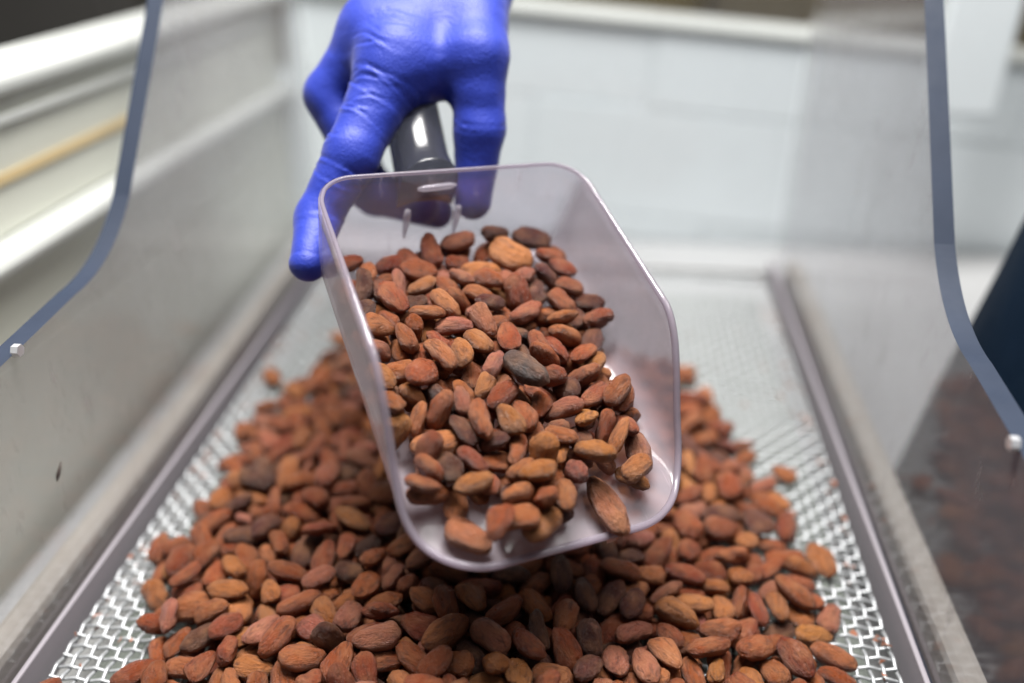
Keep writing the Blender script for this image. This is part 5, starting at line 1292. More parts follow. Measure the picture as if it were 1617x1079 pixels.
REST = json.loads('''[[7,0.75,0.1471,0.3247,0.0045,0.95,-0.26,0.01,-0.15,0],
[10,0.85,-0.117,0.3411,0.0049,0.8,-0.19,-0.17,0.54,0],
[7,0.85,-0.1467,0.4515,0.0048,0.52,-0.03,0.01,0.86,0],
[0,0.81,-0.126,0.1419,0.0044,0.86,0.0,-0.0,0.52,1],
[12,0.95,-0.1131,0.2365,0.0042,0.01,-0.02,0.0,1.0,0],
[5,0.89,0.1202,0.4202,0.0052,0.42,-0.02,0.01,0.91,2],
[0,0.85,0.085,0.2955,0.0046,0.62,0.03,0.02,-0.78,0],
[8,0.95,0.118,0.2906,0.0042,0.54,0.02,0.01,-0.84,0],
[6,0.9,-0.1338,0.2394,0.0048,0.41,0.03,0.01,-0.91,0],
[13,0.88,-0.1459,0.1614,0.0044,0.27,0.03,0.01,-0.96,0],
[2,0.91,-0.1136,0.4254,0.0053,0.07,0.03,0.25,-0.96,0],
[9,0.87,-0.1425,0.3077,0.0044,0.25,0.01,0.0,-0.97,0],
[3,0.9,0.1252,0.389,0.0047,0.33,0.03,0.01,-0.94,0],
[12,0.85,0.0934,0.2675,0.0048,0.74,-0.12,0.16,-0.64,1],
[1,0.99,-0.1484,0.3654,0.0061,0.53,-0.01,0.01,0.85,0],
[0,0.81,-0.048,0.3151,0.0044,0.41,-0.04,0.02,0.91,0],
[4,0.92,0.0778,0.5069,0.0046,0.61,-0.0,-0.0,-0.79,0],
[7,0.75,0.1281,0.3772,0.0045,0.96,-0.25,0.06,-0.12,0],
[4,0.83,0.0304,0.2546,0.0042,1.0,0.0,0.01,-0.06,0],
[7,0.86,-0.1489,0.2288,0.0049,0.12,0.03,0.0,-0.99,3],
[9,0.9,-0.0675,0.5324,0.0045,0.79,0.01,-0.02,0.61,3],
[11,0.92,0.0843,0.4144,0.0041,0.69,-0.01,0.01,0.72,1],
[13,0.87,0.0959,0.4961,0.0039,0.87,0.01,-0.02,0.49,0],
[9,0.86,-0.1516,0.4348,0.0043,0.88,0.01,-0.02,0.48,2],
[11,0.89,-0.1311,0.3328,0.0059,0.95,0.26,-0.07,-0.13,0],
[9,0.82,0.116,0.4725,0.0042,0.02,0.03,0.0,-1.0,0],
[11,0.94,0.1296,0.1482,0.0052,0.32,0.03,0.01,-0.95,1],
[6,0.86,0.1067,0.5178,0.0046,0.99,-0.0,0.03,0.13,1],
[13,0.94,0.1379,0.1703,0.0059,0.99,0.0,-0.02,0.12,2],
[1,0.85,0.076,0.4612,0.0054,0.8,0.01,0.02,-0.6,0],
[11,0.93,0.1082,0.1684,0.0041,0.26,-0.02,0.01,0.97,0],
[6,0.88,0.1203,0.3576,0.0048,0.64,-0.05,0.03,-0.77,0],
[11,0.91,-0.1157,0.3782,0.0052,0.82,-0.23,-0.12,0.52,0],
[3,0.86,0.1556,0.1897,0.0048,0.96,0.23,0.06,0.13,1],
[11,0.97,0.0959,0.1484,0.0042,0.32,-0.02,-0.01,-0.95,0],
[0,0.82,0.1424,0.2635,0.0044,0.71,0.04,0.04,-0.7,0],
[13,0.93,-0.1027,0.5314,0.0052,0.67,0.0,0.0,-0.74,2],
[6,0.96,-0.1131,0.3202,0.005,0.17,-0.01,-0.0,-0.98,2],
[9,0.86,0.0676,0.4755,0.0043,0.5,-0.01,-0.01,-0.87,3],
[8,0.91,0.0815,0.4425,0.004,0.76,0.01,0.01,-0.65,0],
[3,0.89,-0.045,0.2517,0.0046,0.99,-0.0,0.0,0.16,0],
[12,0.87,0.0036,0.5091,0.0057,0.52,-0.17,0.21,-0.81,2],
[9,0.89,0.0943,0.3455,0.0045,0.54,0.01,-0.01,0.84,2],
[2,0.86,0.0983,0.3888,0.0053,0.76,0.22,-0.1,-0.6,0],
[1,0.88,-0.0845,0.3057,0.0056,0.82,-0.01,-0.02,-0.57,0],
[5,0.8,-0.1499,0.4035,0.0048,1.0,-0.0,0.03,0.05,3],
[1,0.84,-0.1073,0.2733,0.0056,0.57,-0.17,-0.2,0.78,0],
[13,0.83,-0.1562,0.184,0.0038,0.81,0.01,0.02,-0.59,0],
[0,0.82,0.0499,0.5263,0.0044,0.61,0.04,0.03,-0.79,0],
[5,0.86,-0.0311,0.2831,0.0054,0.49,-0.16,0.2,-0.83,0],
[5,0.87,-0.1104,0.3629,0.0051,0.63,-0.02,-0.02,-0.78,0],
[11,0.76,-0.1285,0.4296,0.0042,0.11,-0.03,0.0,0.99,3],
[3,0.96,-0.0972,0.4417,0.0052,0.92,0.14,0.09,0.36,0],
[7,0.83,0.1236,0.4524,0.0047,0.99,-0.0,0.03,0.15,0],
[6,0.8,0.0772,0.5276,0.0044,0.41,-0.01,-0.01,-0.91,2],
[6,0.78,0.1107,0.3281,0.0043,0.34,-0.02,-0.01,-0.94,0],
[4,0.85,0.1248,0.3396,0.0043,0.98,0.0,0.02,-0.18,0],
[6,0.82,-0.088,0.3454,0.0048,0.29,0.05,0.08,0.95,0],
[3,0.86,0.1243,0.2585,0.0045,0.98,0.0,0.01,-0.22,3],
[1,0.98,-0.1197,0.4607,0.0064,0.04,-0.02,0.18,0.98,1],
[8,0.87,-0.0629,0.5065,0.0039,0.97,0.01,-0.02,0.23,1],
[10,0.89,-0.1343,0.4976,0.0047,0.02,0.0,0.0,-1.0,1],
[5,0.96,0.022,0.2448,0.0055,0.11,-0.03,0.0,0.99,0],
[1,0.83,-0.1389,0.3484,0.0053,0.67,-0.02,-0.02,-0.74,0],
[13,0.88,-0.0938,0.2569,0.0053,0.04,0.04,-0.26,-0.96,0],
[11,0.9,-0.047,0.5051,0.005,0.97,-0.0,0.0,0.26,3],
[9,0.83,-0.1256,0.2582,0.0046,0.35,-0.08,-0.12,0.93,3],
[13,0.83,-0.1581,0.3004,0.0045,0.7,-0.01,-0.01,-0.72,0],
[1,0.91,0.1249,0.2214,0.0057,0.11,-0.01,-0.0,-0.99,1],
[0,0.83,-0.0363,0.2997,0.0045,0.2,0.0,0.0,-0.98,0],
[6,0.79,-0.0938,0.2382,0.0043,0.89,0.01,0.03,-0.46,0],
[6,0.93,-0.1614,0.4192,0.0051,0.79,-0.03,0.07,-0.61,0],
[12,0.86,0.1545,0.2408,0.0046,0.89,-0.01,0.03,0.46,2],
[1,0.81,-0.1564,0.2147,0.0054,0.86,-0.22,-0.14,0.44,0],
[10,0.73,-0.0794,0.5058,0.0039,0.68,-0.01,-0.01,-0.73,2],
[13,0.94,0.0974,0.4255,0.0049,0.64,-0.02,-0.01,-0.77,0],
[6,0.89,0.11,0.4389,0.0047,0.19,-0.01,-0.0,-0.98,0],
[6,0.97,-0.0382,0.2655,0.0051,0.95,0.0,-0.01,0.3,0],
[9,0.93,0.0884,0.2814,0.005,0.13,-0.04,0.18,-0.97,1],
[0,0.93,0.0641,0.2819,0.0049,0.91,-0.01,-0.01,-0.41,2],
[0,0.83,-0.0351,0.5303,0.0045,0.18,-0.05,0.01,0.98,0],
[1,0.73,0.1347,0.4236,0.0049,0.91,0.01,0.03,0.41,0],
[0,0.93,0.0013,0.5273,0.0049,0.94,0.02,0.05,-0.35,2],
[3,0.8,0.0986,0.4849,0.0047,0.9,0.25,0.13,0.33,0],
[0,0.85,0.0817,0.2569,0.0046,0.14,0.05,0.01,-0.99,0],
[4,0.96,-0.1224,0.5163,0.0047,0.89,0.0,-0.0,0.46,0],
[0,0.88,0.0957,0.4617,0.0047,0.88,0.01,-0.01,0.47,3],
[11,0.91,-0.1403,0.1384,0.0045,0.86,0.01,-0.02,0.51,1],
[1,0.88,0.1386,0.1376,0.0056,0.99,0.0,-0.03,0.11,0],
[8,0.88,-0.1541,0.3183,0.0039,0.9,0.01,0.01,-0.43,0],
[3,0.86,0.1206,0.3098,0.0045,0.74,-0.0,0.0,0.67,0],
[0,0.92,-0.0784,0.2402,0.0049,0.2,-0.02,-0.0,-0.98,0],
[4,0.88,0.0799,0.35,0.0044,0.56,-0.02,0.01,0.82,2],
[7,0.86,-0.1125,0.255,0.0048,0.68,0.03,-0.03,0.73,0],
[5,0.94,0.105,0.4077,0.0055,0.43,0.01,-0.04,0.9,0],
[1,0.92,0.1049,0.2869,0.0061,0.74,0.21,0.16,0.62,0],
[8,0.86,-0.1457,0.4773,0.0041,0.26,0.0,-0.1,-0.96,0],
[7,0.93,0.1499,0.228,0.0053,0.94,-0.26,0.03,-0.24,1],
[9,0.8,0.0488,0.5091,0.005,0.53,-0.12,0.08,0.84,0],
[1,0.84,-0.1255,0.4472,0.0062,0.72,0.47,-0.31,-0.41,0],
[6,0.87,0.0759,0.3373,0.0083,0.57,0.64,-0.08,0.5,0],
[7,0.98,-0.048,0.5254,0.0058,0.66,0.17,-0.13,-0.72,1],
[2,0.79,-0.1033,0.2462,0.007,0.68,0.29,-0.17,-0.65,0],
[11,0.94,0.1171,0.2741,0.0053,0.41,-0.14,0.22,-0.88,0],
[13,0.89,-0.0757,0.4688,0.0113,0.21,0.03,-0.13,-0.97,1],
[9,0.83,-0.1512,0.4135,0.0074,0.94,-0.09,0.31,0.08,0],
[9,0.9,-0.1365,0.4152,0.0045,0.85,0.01,0.03,-0.53,0],
[8,0.88,-0.1268,0.1779,0.0106,0.89,-0.04,-0.07,-0.45,0],
[4,0.94,-0.1115,0.1734,0.0124,0.95,-0.22,0.21,-0.01,0],
[1,0.88,-0.1442,0.4632,0.0064,0.23,0.12,0.55,0.8,1],
[12,0.97,-0.1109,0.5104,0.0112,0.94,0.1,-0.24,0.2,1],
[8,0.89,-0.0871,0.4946,0.006,0.88,-0.46,0.08,-0.07,2],
[3,0.73,-0.1054,0.2863,0.0083,0.16,-0.2,-0.05,0.97,0],
[12,0.81,-0.0379,0.2635,0.0133,0.99,0.07,0.08,-0.1,1],
[0,0.88,0.1157,0.4611,0.005,0.1,0.03,0.22,-0.97,0],
[11,0.77,-0.0362,0.5128,0.0055,0.83,-0.5,0.13,-0.2,0],
[7,0.8,0.1316,0.2857,0.0051,0.0,-0.04,0.56,-0.83,0],
[5,0.9,-0.1343,0.5068,0.008,0.9,-0.29,-0.25,-0.22,0],
[2,0.88,0.0774,0.3054,0.0051,0.49,-0.11,0.23,-0.83,0],
[9,0.92,0.1047,0.3034,0.0054,0.17,-0.01,0.25,-0.95,0],
[9,0.78,0.1303,0.2045,0.0058,0.72,0.41,0.3,0.48,0],
[0,0.86,-0.1428,0.3244,0.0049,0.65,-0.15,-0.15,0.73,1],
[8,0.98,0.1254,0.1399,0.0114,0.31,0.09,0.24,-0.91,0],
[11,0.85,0.0378,0.3654,0.0126,0.19,-0.16,-0.48,0.84,0],
[12,0.9,0.0548,0.3144,0.0074,0.23,0.29,-0.21,0.91,1],
[4,1.01,0.0631,0.5327,0.0054,0.48,-0.1,-0.11,0.86,1],
[13,0.96,-0.0688,0.3624,0.0134,0.82,-0.05,-0.04,0.57,0],
[11,0.87,0.1224,0.4404,0.0087,0.8,-0.2,0.42,0.37,0],
[9,0.84,-0.1237,0.4738,0.0061,0.39,-0.16,-0.13,-0.9,1],
[8,0.93,-0.1614,0.1425,0.0041,1.0,-0.0,0.02,0.04,0],
[2,0.77,0.1077,0.3775,0.0045,0.55,-0.03,0.02,0.83,0],
[1,0.9,0.0727,0.1343,0.0066,0.44,0.66,0.49,0.37,1],
[10,0.87,0.0707,0.3737,0.0059,0.93,-0.06,-0.15,-0.33,3],
[1,0.86,0.0765,0.4293,0.0064,0.38,-0.01,0.3,0.88,0],
[11,0.89,0.0878,0.475,0.0049,0.81,0.19,-0.11,-0.54,0],
[7,0.78,-0.1344,0.1681,0.007,0.92,-0.25,0.31,0.0,0],
[10,0.93,-0.0583,0.5275,0.0059,0.68,0.42,0.35,0.49,0],
[13,0.81,0.1353,0.2469,0.0044,1.0,-0.0,0.04,0.04,1],
[6,0.89,0.0839,0.4564,0.011,0.51,0.29,0.17,0.79,0],
[3,0.83,0.0291,0.5293,0.0044,0.34,0.03,0.01,-0.94,0],
[10,0.81,0.0944,0.526,0.005,0.55,-0.04,0.1,0.83,0],
[13,0.82,0.1304,0.2708,0.0045,0.75,0.01,0.02,-0.66,0],
[10,0.9,0.1096,0.3901,0.005,0.46,-0.02,0.01,0.89,0],
[1,0.96,0.1045,0.1344,0.0069,0.63,0.45,-0.34,-0.53,0],
[12,0.89,0.1177,0.4886,0.005,0.74,0.02,0.02,-0.67,1],
[1,0.96,-0.1001,0.4674,0.0085,0.92,-0.09,-0.3,0.26,0],
[2,0.86,-0.1442,0.2193,0.0089,0.0,0.81,0.01,0.59,0],
[9,0.98,0.085,0.4986,0.0105,0.82,-0.03,0.12,-0.55,0],
[6,0.85,-0.1171,0.268,0.011,0.87,0.27,0.08,0.39,0],
[13,0.76,0.133,0.409,0.0045,0.81,-0.18,0.12,-0.54,3],
[8,0.89,-0.0617,0.4987,0.0073,0.32,0.07,0.52,-0.79,1],
[0,0.93,-0.0746,0.3363,0.0049,0.74,0.01,0.01,-0.67,0],
[12,0.94,-0.0952,0.5193,0.0057,0.41,-0.13,-0.01,-0.9,1],
[7,0.82,0.1506,0.2556,0.0048,0.49,-0.16,0.2,-0.83,0],
[12,0.87,-0.1508,0.3009,0.0107,0.73,0.11,0.04,0.67,1],
[3,0.82,0.0959,0.292,0.0101,0.79,0.19,-0.31,-0.5,3],
[13,0.87,0.1063,0.5066,0.0063,0.97,-0.04,0.23,0.01,0],
[3,0.83,-0.0249,0.5219,0.006,0.67,-0.56,-0.3,0.38,0],
[9,0.94,-0.0001,0.3053,0.0115,0.53,-0.17,-0.15,-0.81,0],
[0,0.83,0.0785,0.4888,0.0048,0.97,-0.22,0.02,-0.09,2],
[13,0.89,-0.0694,0.2997,0.006,0.11,-0.33,-0.83,0.44,1],
[1,0.9,-0.1658,0.481,0.006,0.01,0.89,-0.46,0.0,1],
[10,0.91,0.1098,0.4176,0.0064,0.36,0.32,0.59,0.65,3],
[2,0.82,0.0893,0.396,0.0087,0.59,-0.16,0.02,-0.79,3],
[9,0.89,-0.107,0.3897,0.0116,0.71,-0.02,0.29,-0.64,0],
[13,1.0,-0.1071,0.3124,0.0124,0.14,0.06,-0.19,-0.97,0],
[10,0.83,-0.1405,0.4327,0.0054,0.83,-0.0,-0.16,0.54,0],
[4,0.83,-0.1281,0.2781,0.0063,0.32,0.29,-0.23,-0.87,0],
[8,0.85,-0.1446,0.3911,0.0063,0.4,-0.53,-0.65,0.36,0],
[11,0.83,-0.0751,0.2728,0.0131,0.89,-0.4,-0.17,0.1,3],
[5,0.86,-0.0994,0.1256,0.0054,0.35,-0.06,-0.25,0.9,2],
[12,0.95,0.1359,0.3168,0.0062,0.01,-0.06,0.0,1.0,3],
[8,0.91,0.0824,0.3495,0.0124,0.13,-0.17,-0.06,-0.97,0],
[11,0.86,-0.1653,0.1983,0.0063,0.21,0.28,0.82,0.45,0],
[12,0.84,0.1494,0.1991,0.0052,0.24,-0.9,-0.35,0.07,1],
[8,0.86,0.0634,0.2671,0.0131,0.39,0.12,-0.05,-0.91,2],
[10,0.77,0.1472,0.3857,0.0052,0.01,0.92,-0.4,0.02,1],
[6,0.9,0.0537,0.3984,0.0048,0.95,-0.01,-0.02,-0.32,0],
[6,0.89,-0.1255,0.2043,0.0058,0.46,0.05,-0.27,-0.84,0],
[3,0.81,0.0632,0.2829,0.0136,0.4,-0.05,0.02,0.92,0],
[10,0.88,-0.0682,0.4866,0.0133,0.52,-0.13,0.09,-0.84,1],
[7,0.99,0.0143,0.5256,0.0061,0.67,-0.45,0.32,-0.5,0],
[4,0.84,0.0531,0.3354,0.0045,0.7,0.03,0.08,0.7,0],
[6,0.8,0.1019,0.4499,0.0055,0.64,-0.37,0.38,-0.56,0],
[4,0.94,-0.1228,0.3732,0.0127,0.28,0.2,0.07,-0.93,2],
[7,0.81,0.1102,0.3165,0.0057,0.3,0.91,0.27,0.07,1],
[10,0.9,0.0669,0.3917,0.0054,0.35,0.12,-0.2,-0.91,1],
[8,0.94,0.1079,0.2056,0.0069,0.69,0.42,0.1,0.59,3],
[1,0.92,0.1389,0.1836,0.0082,0.51,-0.23,-0.16,-0.81,2],
[2,0.74,0.0924,0.2118,0.011,0.76,-0.11,-0.01,-0.65,0],
[10,0.94,-0.0685,0.2442,0.0103,0.42,-0.32,0.03,-0.85,0],
[6,0.89,0.083,0.1474,0.0061,0.69,-0.42,-0.32,0.49,0],
[0,0.82,0.0883,0.4317,0.0096,0.74,-0.12,0.06,-0.66,1],
[11,0.92,-0.1454,0.1854,0.0072,0.09,0.21,-0.18,0.96,1],
[1,0.86,-0.0904,0.5071,0.0067,0.89,-0.27,-0.24,0.28,0],
[13,0.77,0.1255,0.3689,0.0056,0.81,-0.55,0.07,-0.17,1],
[9,0.87,-0.1371,0.2994,0.0066,0.12,0.18,-0.82,-0.53,0],
[10,0.9,0.029,0.3199,0.005,0.79,0.02,0.03,-0.62,1],
[12,0.98,0.128,0.2336,0.008,0.25,-0.07,-0.41,-0.88,0],
[13,0.9,0.0651,0.5071,0.0065,0.84,-0.27,-0.04,-0.46,0],
[4,0.89,-0.1252,0.4884,0.0068,0.85,0.2,-0.17,0.45,2],
[11,0.87,0.0435,0.5362,0.0059,0.48,-0.71,-0.39,0.34,3],
[8,0.81,-0.1347,0.127,0.004,0.33,-0.01,0.1,-0.94,0],
[9,0.87,-0.1597,0.1673,0.0057,0.04,0.01,0.96,-0.27,0],
[13,0.9,-0.1674,0.2223,0.0059,0.23,-0.92,-0.29,0.14,1],
[10,0.76,0.1091,0.344,0.0042,0.0,-0.01,-0.0,-1.0,0],
[7,0.96,-0.1068,0.3498,0.0085,0.3,0.16,-0.51,0.79,2],
[6,0.94,-0.125,0.5429,0.0064,0.23,-0.33,-0.77,0.49,0],
[1,0.93,-0.0082,0.2796,0.0085,0.82,0.41,0.11,-0.38,1],
[1,0.87,-0.0202,0.5053,0.0083,0.11,-0.35,-0.18,0.91,1],
[9,0.91,-0.1523,0.3429,0.0071,0.82,0.49,0.0,-0.29,0],
[0,0.94,-0.0833,0.5312,0.0074,0.38,-0.3,0.25,-0.84,0],
[3,0.91,0.092,0.413,0.01,0.78,0.07,0.05,-0.62,0],
[4,0.89,-0.1195,0.3952,0.0051,0.43,0.09,0.09,0.89,0],
[10,0.85,0.1229,0.4299,0.0067,0.39,0.04,0.57,0.72,3],
[12,0.86,0.0903,0.4635,0.0136,0.46,-0.63,0.36,-0.51,0],
[12,0.87,0.1068,0.2324,0.009,0.5,-0.25,0.1,0.83,3],
[12,0.84,-0.0767,0.2189,0.0101,0.48,0.37,0.08,-0.79,3],
[1,0.96,-0.0935,0.5372,0.0107,0.84,0.05,0.49,0.22,1],
[7,0.88,-0.064,0.3845,0.0064,0.55,0.6,-0.41,-0.41,0],
[10,0.83,0.133,0.4361,0.005,0.06,-0.15,0.95,-0.25,0],
[12,0.83,0.0134,0.3024,0.0107,0.96,-0.09,-0.05,0.27,0],
[8,0.82,-0.1511,0.4247,0.0081,0.88,0.35,0.15,-0.28,3],
[7,0.8,-0.0432,0.2546,0.0134,0.61,0.78,0.0,-0.09,0],
[0,0.93,-0.0853,0.2489,0.0078,0.2,-0.35,0.6,-0.68,2],
[0,0.94,0.1499,0.2115,0.007,0.17,-0.23,0.76,-0.59,0],
[3,0.81,-0.1078,0.3747,0.0107,0.04,-0.36,0.63,-0.68,1],
[4,0.85,0.0927,0.445,0.0059,0.21,0.5,0.8,0.24,3],
[12,0.84,0.1067,0.4802,0.0074,0.48,0.81,0.12,0.3,3],
[11,1.0,-0.1192,0.2301,0.0109,0.98,-0.01,-0.09,-0.15,0],
[1,0.82,-0.1464,0.1744,0.0068,0.97,-0.16,0.18,0.05,1],
[11,0.92,0.0748,0.1633,0.0124,0.92,-0.1,-0.07,0.36,2],
[1,0.88,-0.0324,0.5032,0.0095,0.85,0.29,-0.34,0.27,0],
[9,0.96,0.0466,0.3746,0.0122,0.99,-0.06,0.05,-0.14,0],
[1,0.76,-0.1749,0.2086,0.008,0.41,-0.01,-0.79,-0.46,0],
[13,0.98,-0.0533,0.1484,0.0137,0.99,-0.04,0.15,-0.04,0],
[13,0.87,0.0537,0.5103,0.012,0.23,-0.02,0.19,0.95,0],
[8,0.79,0.1511,0.3126,0.0059,0.57,-0.3,0.03,0.77,0],
[11,0.93,-0.027,0.3113,0.0056,0.02,0.03,0.16,0.99,1],
[1,0.84,0.1121,0.3666,0.008,0.81,0.3,-0.2,0.45,1],
[4,0.86,-0.1328,0.3215,0.0113,0.61,0.15,-0.06,-0.78,0],
[3,0.81,-0.0988,0.3566,0.0074,0.38,0.18,-0.35,0.84,3],
[11,0.88,-0.1309,0.35,0.0129,1.0,0.04,0.03,-0.08,1],
[12,0.95,0.0398,0.5203,0.0077,0.57,-0.03,0.46,0.68,0],
[0,0.88,-0.0906,0.311,0.0146,0.97,0.08,0.17,0.15,0],
[7,0.85,-0.1153,0.4028,0.0116,0.36,-0.48,-0.61,0.51,2],
[10,0.85,0.1287,0.2154,0.0117,0.34,0.04,0.1,-0.94,1],
[7,0.89,-0.0559,0.2489,0.0109,0.94,-0.11,-0.08,-0.32,0],
[9,0.99,0.0813,0.1288,0.0073,0.55,-0.26,0.46,-0.65,0],
[13,0.98,0.0823,0.3849,0.013,0.9,-0.02,0.11,-0.42,0],
[6,0.83,0.103,0.2561,0.0074,0.28,-0.22,0.24,0.9,1],
[1,0.94,-0.1169,0.2086,0.0147,0.08,-0.06,0.07,0.99,0],
[0,0.81,0.0981,0.3303,0.0067,0.58,-0.02,-0.35,0.73,0],
[11,0.87,-0.0813,0.4769,0.0141,0.85,-0.42,-0.1,0.29,2],
[4,0.79,0.0001,0.3166,0.0125,0.13,0.03,-0.46,-0.88,3],
[1,0.79,-0.1037,0.5004,0.0095,0.85,-0.01,-0.04,0.53,0],
[11,0.84,-0.1252,0.34,0.0113,0.76,-0.32,-0.31,-0.47,0],
[8,0.95,-0.0353,0.5227,0.0103,0.8,0.43,-0.38,0.18,0],
[4,0.97,-0.0644,0.4374,0.0112,0.63,0.03,-0.29,0.72,3],
[11,0.86,-0.043,0.1366,0.0069,0.57,0.46,0.23,0.64,0],
[3,0.84,-0.0058,0.5166,0.0064,0.69,0.15,-0.15,0.69,3],
[4,0.94,0.1572,0.1762,0.0063,0.09,-0.74,0.66,0.1,2],
[5,0.97,0.1005,0.4204,0.0142,0.53,0.18,0.23,0.79,2],
[5,0.84,-0.1426,0.275,0.0061,0.87,0.4,0.01,0.28,0],
[2,0.94,0.0865,0.3607,0.0096,0.7,-0.33,-0.45,-0.45,1],
[1,0.86,-0.1121,0.4403,0.0148,0.95,0.01,0.24,0.22,0],
[8,0.88,0.0842,0.5189,0.0064,0.95,-0.18,0.25,0.06,0],
[12,0.92,-0.1145,0.1843,0.0158,0.84,-0.48,0.25,-0.01,0],
[5,0.92,-0.1145,0.302,0.0061,0.3,0.44,0.71,0.46,0],
[5,0.98,-0.0721,0.4585,0.0149,0.58,0.03,0.4,-0.71,0],
[2,0.76,0.1172,0.3957,0.0074,0.4,-0.45,-0.02,-0.8,1],
[6,0.78,0.0602,0.1314,0.0052,0.03,-0.94,0.32,-0.11,0],
[11,0.87,0.0605,0.2534,0.0118,0.34,0.19,0.38,-0.84,0],
[9,0.9,0.0726,0.4407,0.0114,0.99,0.02,0.05,-0.12,0],
[8,0.82,0.0689,0.2965,0.0086,0.2,-0.63,0.59,0.47,0],
[1,0.83,0.1217,0.3847,0.0125,0.92,0.08,-0.15,0.36,0],
[1,0.84,0.061,0.3069,0.0122,0.59,-0.03,-0.0,-0.8,0],
[4,0.89,0.1211,0.1756,0.012,0.78,0.04,-0.17,0.6,1],
[5,0.9,0.0376,0.3221,0.011,0.83,-0.28,0.13,-0.47,2],
[1,0.86,-0.1343,0.5369,0.0054,0.33,0.02,-0.01,0.94,1],
[13,0.9,-0.1244,0.1626,0.0072,0.78,-0.43,-0.39,0.25,0],
[8,0.87,0.0289,0.5242,0.0104,0.79,0.2,-0.13,0.56,1],
[3,0.73,0.1381,0.2002,0.0046,0.26,0.69,0.65,0.18,0],
[13,0.79,-0.1366,0.4481,0.006,0.43,0.44,0.35,0.71,0],
[8,0.77,0.1424,0.2412,0.007,0.47,0.37,-0.11,0.79,2],
[10,0.96,0.0302,0.505,0.0123,0.5,-0.12,0.24,-0.82,0],
[6,0.81,-0.0224,0.5168,0.0131,0.52,-0.17,0.23,-0.81,0],
[11,0.88,-0.0263,0.2552,0.0082,0.79,-0.48,-0.11,-0.37,1],
[3,0.88,0.1224,0.2465,0.0069,0.55,0.37,-0.09,-0.75,3],
[0,0.76,0.124,0.3239,0.0076,0.02,-0.41,0.01,0.91,0],
[6,0.89,0.0998,0.4022,0.0138,0.31,0.57,0.39,0.65,1],
[1,0.78,0.0917,0.3035,0.0127,0.02,-0.03,0.5,0.86,0],
[12,0.83,-0.1076,0.1505,0.0113,0.44,0.03,0.21,-0.87,1],
[6,0.9,-0.1036,0.4186,0.0104,0.88,-0.18,0.11,0.43,0],
[2,0.83,-0.1161,0.4756,0.0114,0.81,-0.09,0.13,0.57,3],
[13,0.85,-0.1026,0.34,0.0119,0.08,0.13,-0.09,0.98,0],
[12,0.89,-0.1234,0.4186,0.0062,0.81,0.53,-0.13,-0.21,0],
[4,0.9,0.1038,0.4589,0.0122,0.08,-0.02,-0.12,-0.99,0],
[10,0.75,-0.0432,0.4948,0.0061,0.05,0.25,0.15,0.96,0],
[11,0.87,-0.1683,0.1557,0.0054,0.07,-0.39,-0.89,0.24,2],
[2,0.81,0.1086,0.1531,0.0057,0.66,0.37,0.41,0.51,0],
[3,0.88,-0.1348,0.1561,0.0079,0.02,-0.68,-0.62,-0.39,3],
[7,0.95,0.0929,0.5107,0.0106,0.61,-0.59,0.23,0.48,0],
[11,0.83,-0.1765,0.2282,0.0072,0.41,0.35,-0.76,-0.37,0],
[10,0.89,-0.1132,0.489,0.0054,0.76,0.14,-0.11,-0.63,3],
[6,0.81,-0.07,0.5152,0.006,0.25,0.24,-0.92,-0.17,0],
[10,0.99,0.1207,0.1137,0.0048,0.48,-0.03,0.01,0.87,1],
[1,0.9,0.0496,0.2436,0.0129,0.82,-0.12,-0.06,-0.55,0],
[2,0.86,0.0635,0.3315,0.0134,0.41,-0.06,-0.35,0.84,0],
[9,0.76,-0.0848,0.3433,0.0126,0.9,-0.28,0.06,-0.33,0],
[0,0.95,-0.1068,0.4529,0.014,0.04,0.2,0.24,-0.95,2],
[10,0.84,0.015,0.3249,0.0059,0.88,-0.43,0.18,-0.06,0],
[1,0.86,0.133,0.1592,0.0108,0.93,-0.35,-0.06,0.05,0],
[12,0.74,0.0784,0.4783,0.0095,0.86,0.05,-0.07,0.51,0],
[12,0.93,-0.1396,0.4056,0.0106,0.96,0.1,0.12,-0.22,3],
[13,0.92,-0.1024,0.2583,0.0124,0.25,0.07,-0.26,-0.93,1],
[8,0.79,0.1731,0.2619,0.0037,0.35,0.02,0.01,-0.94,0],
[6,0.79,-0.0639,0.325,0.0131,0.83,-0.07,-0.0,-0.56,0],
[3,0.99,0.0581,0.5213,0.0092,0.53,0.31,0.21,-0.76,2],
[10,0.87,0.0873,0.2,0.0133,0.21,0.22,-0.08,-0.95,0],
[7,0.85,-0.1021,0.2341,0.0112,0.46,0.48,-0.28,-0.69,0],
[10,0.93,0.0723,0.321,0.0072,0.57,-0.27,-0.09,0.77,0],
[10,0.84,-0.0665,0.5503,0.0038,0.98,0.0,0.02,-0.2,3],
[3,0.93,-0.1316,0.4814,0.0112,0.93,0.33,-0.15,-0.12,0],
[6,0.76,0.0815,0.2694,0.005,0.4,-0.03,0.25,0.88,2],
[9,0.87,-0.0607,0.4011,0.0113,0.09,0.33,0.04,-0.94,0],
[4,0.93,-0.0001,0.4982,0.015,0.32,0.28,0.72,0.55,1],
[11,0.82,0.1396,0.2783,0.0077,0.31,0.25,-0.31,0.87,0],
[8,0.8,-0.0422,0.2895,0.0056,0.2,-0.04,0.42,0.88,0],
[4,0.83,-0.1566,0.4452,0.006,0.96,-0.18,-0.19,-0.01,0],
[3,0.95,0.0625,0.3755,0.0121,0.73,0.14,-0.3,-0.59,1],
[10,0.76,-0.0937,0.1327,0.0097,0.72,-0.33,0.17,-0.58,0],
[8,0.92,0.107,0.3525,0.0066,0.93,-0.3,-0.17,-0.15,3],
[5,0.91,0.0932,0.1344,0.0077,0.74,0.07,-0.28,0.61,1],
